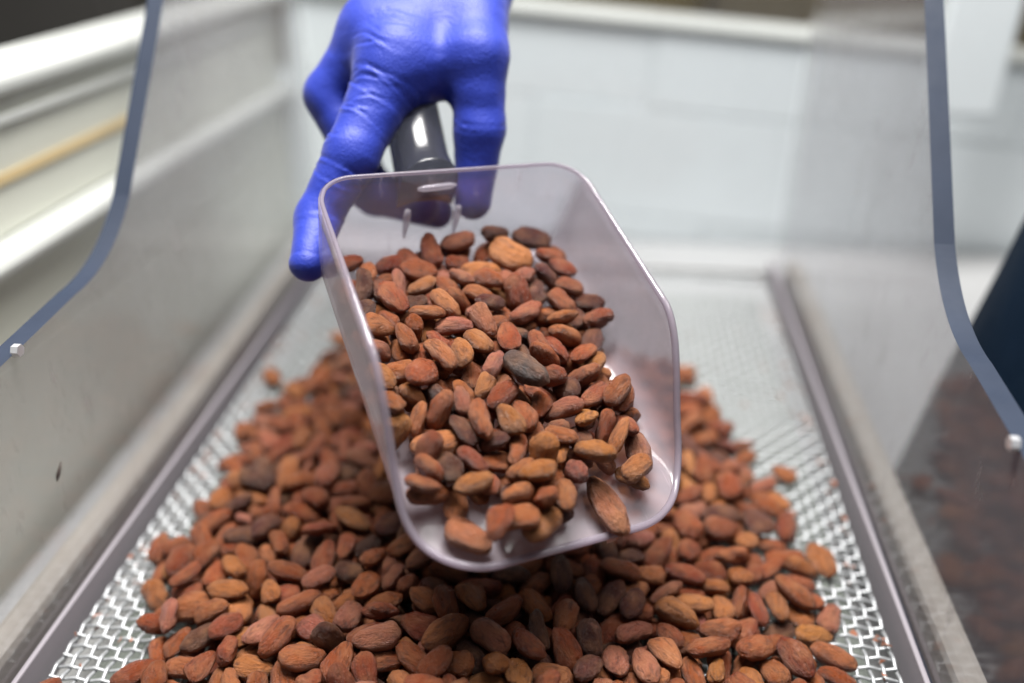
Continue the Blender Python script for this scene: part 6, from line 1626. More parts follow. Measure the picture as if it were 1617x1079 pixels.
[4,0.9,0.0838,0.3291,0.0131,0.38,0.06,-0.17,0.91,0],
[4,0.96,0.0754,0.2853,0.0096,0.15,0.76,-0.56,0.29,0],
[0,0.88,-0.088,0.4391,0.0084,0.41,0.27,-0.28,0.83,0],
[6,0.77,-0.1553,0.3125,0.0114,0.31,-0.06,0.63,-0.71,0],
[8,0.83,-0.1365,0.4726,0.0063,0.13,-0.29,0.11,-0.94,0],
[12,0.96,0.0678,0.4911,0.0129,0.53,0.53,-0.07,-0.66,0],
[2,0.76,-0.0374,0.5436,0.0046,0.72,-0.22,-0.13,0.64,3],
[5,0.91,0.079,0.4317,0.0168,0.98,0.06,-0.1,0.16,0],
[10,0.92,0.0599,0.1082,0.006,0.29,-0.93,0.21,-0.11,0],
[9,0.96,0.0462,0.3501,0.0052,0.79,-0.12,-0.12,0.59,0],
[5,0.76,-0.014,0.1114,0.0047,0.0,0.99,-0.1,0.03,2],
[5,0.92,-0.12,0.3605,0.012,0.98,-0.03,-0.06,0.19,0],
[9,0.89,-0.0126,0.2978,0.0123,0.85,0.2,-0.14,-0.46,0],
[1,0.74,-0.1169,0.1368,0.0056,0.6,-0.27,0.34,-0.67,0],
[7,0.75,-0.0756,0.3616,0.0053,0.49,0.01,-0.28,0.83,0],
[10,0.87,-0.0502,0.3218,0.0119,0.07,-0.25,-0.26,-0.93,1],
[11,0.82,-0.1474,0.3705,0.0159,0.08,-0.96,0.24,0.14,0],
[1,0.89,0.0965,0.3754,0.0061,0.87,0.29,-0.09,-0.39,0],
[2,0.89,-0.079,0.2617,0.0077,0.77,0.47,0.23,-0.36,1],
[0,0.89,-0.0131,0.4791,0.0189,0.83,-0.03,0.17,-0.53,2],
[1,0.83,0.1151,0.2569,0.0121,0.64,-0.19,-0.1,0.74,1],
[2,0.82,0.088,0.3392,0.0126,0.05,-0.87,0.26,0.42,1],
[4,0.8,0.1114,0.4052,0.0122,0.12,0.23,0.06,0.96,0],
[2,0.91,0.1042,0.2692,0.0072,0.71,0.09,0.32,-0.61,0],
[2,0.8,-0.1191,0.3851,0.0118,0.06,0.3,0.01,-0.95,3],
[1,0.91,0.0799,0.3687,0.0155,0.02,-0.11,-0.28,-0.95,1],
[10,0.92,-0.1149,0.1961,0.0145,0.02,0.1,0.17,-0.98,0],
[12,0.83,0.0045,0.4753,0.0182,0.98,0.19,-0.05,-0.08,0],
[0,0.85,0.0629,0.2431,0.0172,0.43,0.3,-0.13,-0.84,0],
[2,0.79,-0.1195,0.2202,0.014,0.06,0.28,0.62,0.73,0],
[3,0.75,0.1074,0.3367,0.0072,0.82,0.5,-0.15,0.24,0],
[13,0.91,-0.0753,0.31,0.0098,0.75,-0.26,0.35,0.5,3],
[11,0.82,0.0885,0.3146,0.0131,0.03,-0.06,0.3,-0.95,0],
[8,0.97,-0.0752,0.253,0.014,0.94,-0.06,0.17,0.29,0],
[9,0.98,-0.1283,0.1671,0.0166,0.98,-0.0,-0.04,-0.17,0],
[4,0.94,0.0798,0.4134,0.0124,0.59,0.04,0.06,0.81,1],
[13,0.87,0.0858,0.2895,0.0122,0.91,-0.09,0.02,-0.4,3],
[9,0.92,0.0043,0.3275,0.0152,1.0,0.02,-0.01,0.07,0],
[0,0.83,0.0794,0.4876,0.0153,0.39,-0.25,0.16,0.87,0],
[5,0.9,0.0997,0.3627,0.014,0.39,-0.14,-0.05,-0.91,3],
[11,0.94,0.1019,0.4371,0.0146,0.58,-0.67,-0.41,-0.21,1],
[3,0.77,-0.1068,0.4672,0.0145,0.49,-0.28,-0.17,0.8,1],
[13,0.87,0.0659,0.1432,0.0128,0.72,0.01,-0.01,-0.7,3],
[8,0.8,0.0386,0.4775,0.0077,0.63,-0.5,0.11,0.59,1],
[10,0.87,-0.052,0.4474,0.0151,0.91,-0.15,-0.07,0.37,1],
[7,0.82,-0.0891,0.2292,0.0111,0.46,0.41,-0.58,-0.54,3],
[12,0.99,-0.0572,0.2739,0.0115,0.52,0.29,-0.21,-0.78,0],
[10,1.0,0.0693,0.5155,0.0098,0.39,-0.58,0.07,-0.71,0],
[0,0.81,-0.0097,0.5117,0.012,0.92,0.25,0.01,-0.3,3],
[3,0.77,-0.0544,0.3352,0.0116,0.5,-0.85,-0.12,0.1,0],
[9,0.9,-0.0144,0.3123,0.0144,0.14,-0.2,-0.51,0.83,0],
[2,0.96,-0.1014,0.1437,0.0151,0.18,-0.8,-0.56,-0.08,0],
[2,0.93,0.0409,0.4084,0.0209,0.4,0.31,-0.13,-0.85,2],
[2,0.88,0.0822,0.2258,0.0142,0.77,-0.17,0.32,-0.52,1],
[12,0.92,-0.0909,0.4247,0.0136,0.3,-0.1,0.04,-0.95,0],
[6,0.84,0.0678,0.3459,0.0133,0.61,0.01,0.1,-0.79,2],
[10,0.88,0.0405,0.2554,0.0165,0.83,0.18,-0.2,-0.49,2],
[3,0.93,-0.0958,0.3869,0.0139,0.89,0.0,-0.01,0.46,2],
[5,0.85,0.1094,0.4487,0.0096,0.76,0.26,0.57,0.16,0],
[10,0.78,-0.1067,0.1622,0.0117,0.36,0.4,-0.16,0.83,2],
[8,0.89,-0.074,0.3906,0.0117,0.64,0.26,0.13,-0.71,0],
[3,0.93,0.0589,0.4705,0.012,0.99,0.11,0.06,-0.1,2],
[4,0.84,-0.0958,0.1743,0.014,0.06,0.17,-0.68,0.71,1],
[13,0.72,0.1372,0.2574,0.0088,0.81,0.4,-0.17,-0.39,0],
[2,0.88,0.007,0.5228,0.0151,0.16,-0.18,0.74,0.63,0],
[10,0.94,0.0399,0.2377,0.0157,0.69,-0.01,-0.34,0.64,0],
[0,0.94,0.0342,0.2815,0.0147,0.18,-0.98,0.05,-0.07,0],
[13,0.83,-0.1133,0.285,0.0133,0.3,0.36,-0.47,-0.75,0],
[1,0.93,0.0261,0.4928,0.0185,0.99,0.08,0.03,0.07,2],
[5,0.86,-0.0086,0.2361,0.0164,0.33,0.31,0.18,0.88,0],
[5,0.94,-0.0471,0.5003,0.0144,0.26,0.09,-0.4,-0.88,2],
[4,0.93,-0.1052,0.2208,0.0131,0.54,0.1,0.24,-0.8,0],
[9,0.94,-0.0627,0.2602,0.0158,0.87,-0.05,-0.09,-0.48,2],
[7,0.89,0.0183,0.2648,0.0142,0.29,-0.41,-0.32,0.8,0],
[4,0.92,-0.0467,0.5138,0.0124,0.39,0.1,0.05,-0.92,3],
[5,0.83,-0.1159,0.4241,0.014,0.92,0.39,-0.1,-0.02,0],
[13,0.97,-0.0398,0.2448,0.0171,0.89,0.18,-0.06,0.41,0],
[6,0.96,0.1178,0.1898,0.0171,0.97,0.2,-0.07,0.08,0],
[3,0.89,0.0788,0.2554,0.0131,0.43,0.06,0.22,-0.88,0],
[4,0.8,-0.0194,0.2916,0.0149,0.65,-0.19,-0.33,0.66,0],
[2,0.9,-0.0377,0.2747,0.0161,0.37,0.33,-0.48,0.72,2],
[13,0.9,-0.1502,0.3324,0.0088,0.89,0.11,-0.37,0.26,2],
[11,0.86,0.045,0.3863,0.0143,0.91,-0.36,0.17,-0.15,1],
[4,0.93,0.0827,0.0716,0.0057,0.0,0.72,-0.69,0.0,2],
[2,0.84,0.0914,0.2159,0.0183,0.38,-0.07,0.13,0.91,2],
[12,0.91,0.1308,0.1938,0.0118,0.33,-0.94,-0.01,-0.01,0],
[1,0.82,-0.0787,0.5206,0.0075,0.08,0.32,-0.51,-0.8,3],
[11,0.8,-0.0642,0.4761,0.0167,0.68,0.29,0.21,0.64,0],
[5,0.94,0.0344,0.1361,0.0103,0.31,0.61,0.17,0.71,0],
[1,0.91,0.0185,0.4229,0.0166,0.15,0.62,0.35,0.69,0],
[2,0.83,0.0714,0.2885,0.0163,0.68,-0.24,0.22,0.66,0],
[9,0.91,0.0755,0.1929,0.0168,0.36,0.1,-0.16,-0.91,0],
[1,0.79,0.0746,0.3088,0.0154,0.2,0.07,-0.36,0.91,0],
[7,0.86,-0.0621,0.2345,0.013,0.84,0.01,-0.02,0.54,0],
[10,0.88,-0.105,0.3659,0.0171,0.05,-0.62,0.06,0.78,3],
[12,0.89,0.0311,0.3021,0.004,0.85,-0.01,0.02,0.53,0],
[7,0.85,-0.1515,0.3793,0.0126,0.35,-0.9,-0.26,0.02,0],
[2,0.95,-0.0393,0.4806,0.0101,0.24,-0.6,0.06,-0.76,0],
[13,0.84,-0.1243,0.3063,0.0159,0.07,0.6,-0.38,0.7,0],
[3,0.75,-0.0878,0.4508,0.0151,0.37,-0.04,-0.22,0.9,0],
[11,0.88,0.009,0.3054,0.0176,0.64,-0.0,-0.23,-0.73,0],
[10,0.98,0.0878,0.1626,0.0126,0.8,-0.01,-0.01,0.6,0],
[0,0.95,0.0962,0.1504,0.0127,0.23,-0.06,-0.02,-0.97,1],
[11,0.94,-0.1149,0.4895,0.0144,0.27,-0.05,0.2,-0.94,3],
[0,0.76,0.0938,0.2452,0.0143,0.77,0.44,0.3,0.36,0],
[12,0.78,-0.0012,0.2608,0.0132,0.74,0.07,-0.29,0.6,3],
[3,0.83,0.1129,0.1415,0.0088,0.39,-0.4,-0.81,-0.2,3],
[8,0.9,-0.1224,0.3288,0.0157,0.27,0.16,-0.85,0.42,3],
[0,0.81,-0.087,0.335,0.0102,0.29,0.17,0.44,0.83,2],
[10,0.86,-0.1212,0.5015,0.0091,0.64,-0.06,-0.76,0.12,0],
[11,0.8,-0.0946,0.251,0.0131,0.88,0.06,0.01,0.46,1],
[13,0.83,0.0262,0.3088,0.0117,0.56,0.15,0.27,0.77,0],
[7,0.84,-0.0823,0.1365,0.0137,0.62,-0.38,0.34,-0.6,0],
[13,0.86,0.0964,0.4897,0.0124,0.42,0.77,0.47,0.07,1],
[1,0.87,-0.0167,0.4665,0.0189,0.93,-0.26,-0.07,-0.26,0],
[13,0.87,-0.1366,0.4175,0.0129,0.98,-0.06,0.13,-0.12,0],
[3,0.83,0.042,0.4963,0.0107,0.86,0.44,0.2,0.17,2],
[4,0.72,-0.1323,0.441,0.0103,0.49,0.39,0.1,0.77,0],
[12,0.78,0.0679,0.1697,0.0093,0.04,-0.53,0.28,0.8,0],
[11,0.89,-0.0785,0.103,0.0054,0.02,0.8,0.59,-0.03,0],
[2,0.91,-0.1037,0.3288,0.0126,0.31,-0.12,-0.81,0.47,0],
[6,0.88,-0.0948,0.5128,0.015,0.36,-0.79,-0.43,0.23,3],
[4,0.77,-0.0847,0.3595,0.0112,0.97,0.18,-0.09,0.17,0],
[7,0.78,0.0518,0.325,0.0102,0.97,0.01,-0.17,0.2,0],
[9,0.91,-0.1384,0.1873,0.0139,0.6,0.34,0.37,0.62,3],
[2,0.82,-0.0847,0.294,0.0138,0.66,-0.22,-0.07,0.71,0],
[10,0.89,-0.0987,0.2061,0.0137,0.89,0.15,0.28,0.33,1],
[0,0.88,-0.1315,0.3709,0.0179,0.48,-0.21,-0.38,0.76,2],
[10,0.88,-0.1218,0.1483,0.0115,0.36,-0.11,-0.02,0.93,3],
[12,0.84,0.012,0.5104,0.0117,0.81,-0.25,0.19,-0.51,0],
[8,0.77,0.1263,0.4014,0.0057,0.28,-0.01,0.46,0.84,1],
[11,0.87,0.0177,0.0985,0.0052,0.02,0.62,-0.78,0.02,0],
[13,0.96,-0.0629,0.3256,0.0213,0.92,-0.03,0.07,-0.38,0],
[9,0.75,-0.0251,0.2635,0.0118,0.49,0.05,0.64,0.59,1],
[7,0.81,0.0558,0.3768,0.0183,0.74,-0.2,0.09,0.63,0],
[3,1.0,-0.1507,0.206,0.0063,0.53,0.77,0.31,0.15,0],
[7,0.79,-0.0965,0.487,0.0111,0.42,0.27,-0.18,-0.85,2],
[8,0.93,0.1063,0.1817,0.0127,0.78,0.0,-0.27,-0.57,1],
[3,0.88,0.0219,0.5141,0.012,0.68,-0.25,-0.47,0.5,0],
[11,0.95,0.1026,0.2198,0.0142,0.26,0.03,0.05,0.96,0],
[11,0.93,-0.0278,0.4937,0.0133,0.98,0.17,0.04,0.05,1],
[9,0.86,0.1394,0.2291,0.0122,0.41,0.7,0.42,0.41,2],
[7,0.87,-0.1308,0.4297,0.013,0.16,0.11,-0.58,-0.79,1],
[5,0.82,-0.0866,0.4889,0.0153,0.48,-0.52,-0.61,0.34,2],
[8,0.86,-0.1412,0.3889,0.0125,0.36,0.42,0.33,0.77,0],
[10,0.89,0.0967,0.3857,0.0134,0.43,0.11,0.1,0.89,1],
[8,0.83,-0.0265,0.3051,0.013,0.12,0.11,-0.05,-0.99,0],
[6,0.86,0.067,0.3882,0.0157,0.13,0.38,0.7,0.59,2],
[11,0.88,-0.0328,0.2668,0.0206,0.97,-0.12,0.14,0.15,2],
[8,0.83,-0.1286,0.1882,0.0149,0.07,0.67,0.71,-0.2,0],
[6,0.82,-0.0896,0.4653,0.0161,0.59,0.08,0.41,-0.69,0],
[6,0.86,0.0763,0.1518,0.0121,0.48,0.21,0.56,-0.64,0],
[13,0.78,0.0744,0.3377,0.0185,0.93,0.06,-0.25,0.27,0],
[4,0.87,0.0637,0.463,0.0161,0.27,0.28,-0.14,0.91,3],
[12,0.8,0.0604,0.3629,0.0194,0.25,0.56,0.77,0.19,1],
[11,0.78,-0.1186,0.4493,0.0163,0.72,0.19,-0.67,-0.02,0],
[7,0.9,0.0828,0.2438,0.0168,0.81,-0.14,-0.01,0.57,0],
[8,0.89,0.0445,0.4824,0.0114,0.85,-0.28,0.04,-0.44,3],
[0,0.96,0.0316,0.3174,0.0179,0.84,0.04,-0.06,-0.53,1],
[0,0.81,0.0693,0.2017,0.0174,0.3,0.17,-0.22,-0.91,1],
[11,0.79,-0.069,0.3556,0.022,0.68,0.49,-0.2,-0.51,0],
[12,0.82,0.0579,0.2359,0.022,0.86,0.17,-0.24,0.42,0],
[11,0.86,-0.1319,0.2158,0.0164,0.19,0.71,0.66,0.17,3],
[8,0.88,0.0191,0.4122,0.017,0.31,0.2,-0.35,0.86,3],
[11,0.97,0.0871,0.418,0.0201,0.4,-0.51,-0.47,0.6,0],
[11,0.84,-0.0638,0.4492,0.0166,0.46,-0.34,0.47,0.67,1],
[12,0.85,0.0969,0.1838,0.0143,0.49,0.32,-0.56,-0.59,0],
[10,0.9,-0.003,0.4676,0.0229,0.18,0.13,0.45,0.87,0],
[9,0.81,-0.1258,0.416,0.0156,0.85,-0.14,0.33,-0.39,0],
[12,0.8,-0.0159,0.3041,0.02,0.99,0.08,-0.01,-0.12,2],
[10,0.82,0.0045,0.1181,0.0065,0.93,-0.07,0.31,-0.16,3],
[3,1.01,0.0209,0.2979,0.0169,0.33,0.39,0.26,0.82,1],
[13,0.92,0.1111,0.2296,0.0192,0.19,-0.04,0.05,-0.98,1],
[11,0.89,-0.0825,0.1719,0.0172,0.52,0.4,0.75,0.09,1],
[0,0.84,0.0472,0.447,0.0208,0.92,0.27,0.24,0.17,0],
[9,0.85,0.0974,0.1175,0.0051,0.0,-0.99,0.1,0.04,2],
[13,0.99,0.058,0.1862,0.02,0.75,-0.04,0.01,-0.66,0],
[4,0.87,-0.0864,0.4054,0.0113,0.79,0.19,-0.02,-0.58,3],
[1,0.94,-0.0399,0.1542,0.0166,0.72,-0.13,0.45,-0.51,0],
[3,0.81,-0.0498,0.2478,0.0208,0.77,0.26,-0.28,-0.51,0],
[1,0.9,-0.0794,0.3788,0.0142,0.8,-0.26,0.19,-0.5,1],
[12,0.98,-0.1467,0.1489,0.009,0.14,-0.91,-0.4,0.04,0],
[8,0.79,0.0188,0.2791,0.0155,0.07,0.49,-0.2,0.85,0],
[2,0.88,0.0334,0.452,0.021,0.31,-0.01,0.07,0.95,0],
[11,0.8,-0.0608,0.3142,0.0213,0.02,0.05,-0.65,0.76,0],
[7,0.84,-0.0967,0.3675,0.0135,0.54,-0.14,0.1,0.83,1],
[1,0.86,0.0309,0.4195,0.0159,0.55,-0.05,-0.14,0.82,0],
[10,0.89,0.0055,0.4442,0.0182,0.21,0.06,-0.34,0.91,3],
[5,0.92,0.0647,0.2947,0.0188,0.03,0.26,-0.39,-0.89,1],
[12,0.89,-0.0442,0.341,0.0166,0.43,-0.32,0.34,-0.77,0],
[6,0.82,0.0551,0.4232,0.0181,0.2,0.01,0.84,0.51,3],
[6,0.82,-0.0949,0.3528,0.0146,0.14,0.1,0.01,-0.98,0],
[6,0.98,-0.0869,0.3236,0.0175,0.96,0.04,0.06,0.28,0],
[13,0.94,-0.0667,0.2462,0.0194,0.99,0.06,0.1,-0.03,1],
[1,0.97,0.1043,0.1671,0.0143,0.14,0.07,0.53,0.84,2],
[2,0.82,-0.1307,0.3827,0.0143,0.07,0.29,-0.62,-0.73,0],
[9,0.83,0.0093,0.2504,0.0145,0.25,0.24,-0.15,-0.93,2],
[0,0.77,0.0198,0.4797,0.0177,0.4,-0.07,0.41,-0.82,2],
[5,0.84,-0.0586,0.3877,0.0149,0.86,-0.21,-0.1,-0.44,0],
[2,0.92,-0.0104,0.4304,0.0174,0.88,-0.01,-0.37,0.31,2],
[10,0.82,-0.0684,0.2917,0.0146,0.68,0.28,-0.16,-0.66,0],
[2,0.85,0.0537,0.3879,0.0214,0.39,-0.06,0.1,-0.92,2],
[8,0.89,-0.0764,0.2612,0.019,0.86,-0.21,0.01,0.47,0],
[6,0.88,-0.0705,0.1487,0.0131,0.97,-0.05,-0.08,-0.24,0],
[12,0.92,0.0685,0.478,0.0143,0.28,-0.17,-0.31,0.89,0],
[12,0.88,0.0642,0.4042,0.0181,0.89,0.04,0.09,0.44,1],
[4,0.93,-0.0718,0.334,0.0159,0.05,0.24,-0.76,-0.61,0],
[9,0.96,-0.0403,0.4881,0.0198,0.65,-0.0,-0.12,-0.75,0],
[9,0.92,-0.0346,0.3156,0.0132,0.07,-0.0,0.03,-1.0,3],
[5,0.85,0.0869,0.2756,0.0124,0.96,0.25,-0.05,0.14,0],
[10,0.95,0.0472,0.3104,0.0164,0.88,0.38,0.13,-0.27,0],
[2,0.85,0.0739,0.2648,0.0153,0.8,0.41,0.36,0.27,3],
[13,0.96,-0.0644,0.5121,0.0126,0.12,-0.89,-0.45,0.02,1],
[3,0.96,0.0853,0.4446,0.0154,0.0,0.15,-0.02,0.99,0],
[9,0.88,-0.0891,0.2811,0.018,0.94,-0.1,-0.21,-0.24,0],
[5,0.87,-0.0204,0.456,0.0185,0.39,0.23,-0.21,0.87,0],
[13,0.8,0.1166,0.2162,0.0136,0.66,-0.16,-0.53,0.5,0],
[1,0.9,-0.1381,0.3599,0.014,0.54,-0.75,0.19,0.34,1],
[11,0.8,0.0466,0.1445,0.0147,0.7,0.27,-0.14,0.65,0],
[1,0.9,0.0294,0.2624,0.0232,0.88,-0.31,0.03,-0.35,0],
[4,0.85,-0.0678,0.1938,0.0189,0.51,-0.32,-0.2,-0.78,0],
[2,0.94,-0.0673,0.4292,0.0175,0.64,0.21,-0.09,0.73,0],
[10,0.85,0.0985,0.3476,0.0123,0.38,0.05,-0.12,0.92,0],
[0,0.8,-0.0577,0.3696,0.0164,0.69,0.16,-0.33,-0.63,0],
[3,0.84,-0.0291,0.2434,0.0137,0.25,0.21,-0.15,-0.93,0],
[12,0.99,-0.0372,0.0999,0.0069,0.45,-0.61,0.56,-0.34,0],
[4,0.87,-0.0907,0.4477,0.0209,0.97,0.17,-0.11,0.1,2],
[12,0.91,0.0048,0.3135,0.0222,0.99,-0.08,-0.11,0.0,2],
[0,0.96,-0.0558,0.2247,0.0156,0.47,0.3,-0.07,0.83,0],
[9,0.8,-0.0218,0.276,0.0183,0.92,-0.12,0.34,0.17,0],
[9,0.89,-0.0403,0.3001,0.0131,0.68,0.08,-0.09,0.72,0],
[8,0.79,-0.0347,0.169,0.0187,0.1,0.11,0.01,0.99,0],
[5,0.93,-0.0582,0.468,0.0205,0.14,-0.28,0.21,-0.93,0],
[9,0.91,0.1163,0.1529,0.0095,0.8,0.05,0.45,-0.41,2],
[9,0.95,-0.0856,0.1596,0.0138,0.3,-0.16,-0.2,0.92,3],
[10,0.92,-0.116,0.3441,0.0158,0.44,-0.7,0.52,-0.23,0],
[2,0.82,0.0911,0.2301,0.0171,0.44,0.61,0.6,0.26,0],
[13,0.75,-0.0921,0.4787,0.014,0.2,0.66,0.17,-0.7,2],
[10,0.93,0.0824,0.2078,0.0167,0.81,-0.41,-0.35,-0.22,0],
[4,0.93,-0.005,0.2917,0.0203,0.08,0.04,0.12,0.99,2],
[6,0.82,-0.0029,0.4885,0.0195,0.27,0.31,0.21,0.89,0],
[3,0.82,-0.0229,0.1188,0.0072,0.77,-0.11,-0.28,-0.56,0],
[6,0.83,-0.1093,0.1184,0.0048,0.01,-0.03,-0.22,0.97,3],
[3,0.86,-0.1392,0.2073,0.012,0.35,0.57,-0.74,-0.02,2],
[13,0.91,-0.0997,0.4366,0.0137,0.59,0.28,0.07,0.75,0],
[12,0.91,0.0304,0.4807,0.0126,0.46,-0.0,0.54,-0.71,0],
[3,0.88,0.0734,0.3773,0.0198,0.29,0.95,0.05,0.0,0],
[13,0.97,-0.0006,0.2398,0.0172,0.73,-0.46,0.32,-0.39,0],
[1,0.85,0.0434,0.2728,0.0181,0.52,0.14,0.29,-0.79,2],
[6,1.0,0.1214,0.3973,0.0168,0.01,-0.6,0.68,-0.43,0],
[10,0.89,-0.0493,0.2663,0.0177,0.59,0.1,-0.32,-0.74,1],
[2,0.84,-0.0996,0.1929,0.0165,0.19,0.41,0.05,0.89,0],
[5,0.79,0.0726,0.3594,0.0149,0.2,0.29,-0.04,0.94,0],
[2,0.85,0.0823,0.4717,0.0144,0.84,0.29,0.11,0.45,0],
[4,0.78,0.064,0.3212,0.015,0.04,0.1,0.38,-0.92,0],
[12,0.81,-0.0809,0.124,0.0057,0.19,-0.04,-0.32,0.93,1],
[2,0.83,0.109,0.379,0.0128,0.23,-0.61,0.7,-0.28,1],
[4,0.9,0.0413,0.3,0.0119,0.65,-0.45,0.2,-0.58,1],
[9,0.97,-0.1,0.1625,0.018,0.27,0.56,0.18,0.77,0],
[6,0.8,-0.0733,0.4981,0.0106,0.35,0.33,0.25,-0.84,2],
[1,0.75,-0.1052,0.4806,0.0155,0.34,-0.74,0.56,0.11,3],
[3,0.94,-0.0046,0.3817,0.0107,0.32,-0.01,0.03,-0.95,0],
[2,0.92,-0.0252,0.4864,0.0232,0.88,0.29,-0.34,-0.17,1],
[12,0.85,0.014,0.4996,0.0188,0.34,0.18,-0.29,-0.88,0],
[5,0.94,0.0457,0.3949,0.0236,0.53,0.24,0.79,0.16,0],
[9,0.82,0.064,0.4502,0.0164,0.77,0.52,0.33,0.17,0],
[3,0.86,0.0692,0.4231,0.0182,0.88,0.35,-0.15,-0.29,0],
[8,0.82,-0.0462,0.2029,0.0232,0.13,0.75,0.44,-0.47,2],
[7,0.84,0.0263,0.2116,0.0263,0.95,0.19,-0.24,0.07,2],
[5,0.84,0.0878,0.0994,0.005,0.03,-0.37,-0.93,-0.01,0],
[0,0.89,0.0551,0.4967,0.0146,0.84,0.25,0.0,-0.49,0],
[8,0.78,-0.0963,0.3784,0.0197,0.84,-0.07,0.27,-0.47,0],
[5,0.85,0.0231,0.1564,0.019,0.86,-0.28,-0.25,0.34,0],
[1,0.76,0.0619,0.3063,0.0212,0.22,0.04,-0.0,0.97,0],
[3,0.96,0.0301,0.4628,0.019,0.67,-0.73,0.01,0.12,0],
[5,0.77,0.0086,0.2701,0.0184,0.52,-0.1,-0.06,-0.85,0],
[8,0.78,0.0743,0.2498,0.0182,0.0,0.26,-0.02,-0.97,1],
[0,0.85,-0.0934,0.4371,0.0212,0.86,0.36,0.36,-0.1,3],
[7,0.83,0.0523,0.2512,0.0189,0.48,0.13,0.33,0.8,1],
[4,0.86,-0.0221,0.1384,0.015,0.01,-0.1,-0.28,0.96,1],
[0,0.89,-0.053,0.3254,0.026,0.59,0.25,0.18,0.74,0],
[8,0.8,0.0505,0.4311,0.0126,0.7,0.27,-0.04,0.66,3],
[9,0.86,-0.0583,0.4231,0.0211,0.23,0.18,-0.08,0.95,2],
[9,0.93,0.0173,0.1125,0.0074,0.74,-0.04,-0.3,-0.61,0],
[12,0.83,0.028,0.1729,0.0215,0.22,-0.28,0.0,0.94,0],
[13,0.82,-0.0567,0.2854,0.0178,0.17,0.16,-0.17,-0.96,1],
[11,0.88,0.0327,0.2955,0.0184,0.67,-0.04,0.08,0.74,0],
[11,0.88,0.0502,0.2855,0.0139,0.27,0.38,-0.26,-0.84,0],
[0,0.75,-0.0884,0.1995,0.018,0.96,-0.03,-0.02,0.28,0],
[6,0.86,-0.0688,0.1598,0.018,0.69,-0.07,0.07,-0.71,0],
[4,0.84,-0.0285,0.4776,0.0194,0.82,0.57,-0.08,-0.08,0],
[1,0.87,0.0875,0.3753,0.0223,0.49,0.08,-0.61,-0.62,2],
[3,0.86,0.006,0.4199,0.023,0.03,-0.04,0.28,0.96,1],
[0,0.91,0.0705,0.1793,0.0214,0.84,0.11,-0.1,0.52,3],
[3,0.98,-0.0225,0.4197,0.0225,0.91,-0.13,0.26,0.29,0],
[9,0.85,-0.05,0.3751,0.0211,0.07,0.22,0.28,0.93,2],
[9,0.89,-0.0405,0.2317,0.0205,1.0,0.0,0.02,0.08,2],
[4,0.87,-0.0612,0.2147,0.0211,0.52,0.2,0.17,0.81,0],
[4,0.93,-0.0472,0.3897,0.0183,0.6,-0.23,0.06,-0.76,1],
[6,1.0,-0.0477,0.1717,0.0219,0.82,0.13,-0.31,-0.46,0],
[7,0.97,-0.0284,0.2892,0.0159,0.27,-0.52,-0.27,0.76,0],
[6,0.91,-0.0111,0.4462,0.0209,0.62,-0.75,-0.16,-0.17,0],
[9,0.91,0.0371,0.3939,0.0245,0.06,-0.62,-0.08,0.78,0],
[2,0.92,0.0861,0.1863,0.0158,0.57,0.17,-0.66,0.45,3],
[13,0.95,-0.0735,0.2037,0.0191,0.4,0.04,0.53,-0.75,2],
[2,0.92,-0.0328,0.3203,0.0218,0.27,-0.07,0.16,-0.95,0],
[13,0.9,0.0591,0.2041,0.02,0.18,0.24,-0.4,-0.87,2],
[5,0.8,0.0098,0.4869,0.0198,0.03,0.96,-0.15,-0.23,1],
[2,0.96,-0.0783,0.4102,0.018,0.89,0.03,0.25,-0.37,1],
[4,0.81,-0.0334,0.4564,0.0232,0.89,0.1,0.05,-0.44,0],
[4,0.86,0.0704,0.4394,0.0205,0.94,-0.01,-0.17,-0.29,2],
[3,0.95,0.0678,0.2328,0.0187,0.48,0.27,0.27,-0.79,1],
[3,0.85,-0.0973,0.2774,0.0088,0.65,0.31,0.67,0.19,0],
[4,0.82,0.036,0.2778,0.0238,0.59,-0.63,-0.47,0.18,0],
[2,0.98,-0.0529,0.4576,0.0206,0.91,-0.11,0.12,0.37,3],
[2,0.95,-0.0319,0.1133,0.0054,0.0,-0.9,0.43,0.0,0],
[0,0.9,-0.0933,0.3998,0.0188,0.42,0.0,-0.02,-0.91,0],
[12,0.96,0.0046,0.3529,0.0201,0.28,-0.12,-0.56,0.77,0],
[11,1.01,0.019,0.3156,0.0193,0.16,-0.85,0.36,-0.35,0],
[12,0.87,0.0212,0.4532,0.0188,0.22,0.42,-0.09,0.88,2],
[11,0.91,0.0177,0.2413,0.0185,0.79,-0.29,0.5,-0.22,0],
[8,0.74,0.0667,0.4153,0.0218,0.12,-0.06,0.03,0.99,0],
[6,0.98,0.0652,0.3836,0.0248,0.34,0.07,-0.1,-0.93,0],
[11,0.81,0.0091,0.4562,0.0231,0.62,0.08,-0.14,-0.77,1],
[7,0.93,0.0433,0.3304,0.0139,0.66,-0.12,0.24,0.7,2],
[3,0.72,-0.0497,0.1495,0.0212,0.3,0.9,-0.22,-0.25,0],
[12,0.83,-0.0534,0.237,0.0187,0.08,0.92,-0.18,-0.33,0],
[2,0.82,-0.0682,0.3849,0.0188,0.95,-0.15,-0.22,0.16,0],
[1,0.88,-0.0829,0.3655,0.0218,0.92,-0.01,-0.18,-0.34,2],
[1,0.92,0.0782,0.3559,0.0222,0.94,-0.19,0.23,-0.16,0],
[5,0.82,0.0677,0.1539,0.0192,0.55,-0.08,0.14,0.82,0],
[9,0.78,-0.0613,0.1797,0.0202,0.1,0.03,-0.22,-0.97,1],
[3,0.99,-0.0348,0.3363,0.0214,0.77,0.25,0.03,-0.58,0],
[6,0.89,-0.0966,0.2925,0.0169,0.19,0.12,0.45,-0.86,0],
[3,0.9,-0.0778,0.3405,0.0218,0.97,-0.19,-0.11,0.12,3],
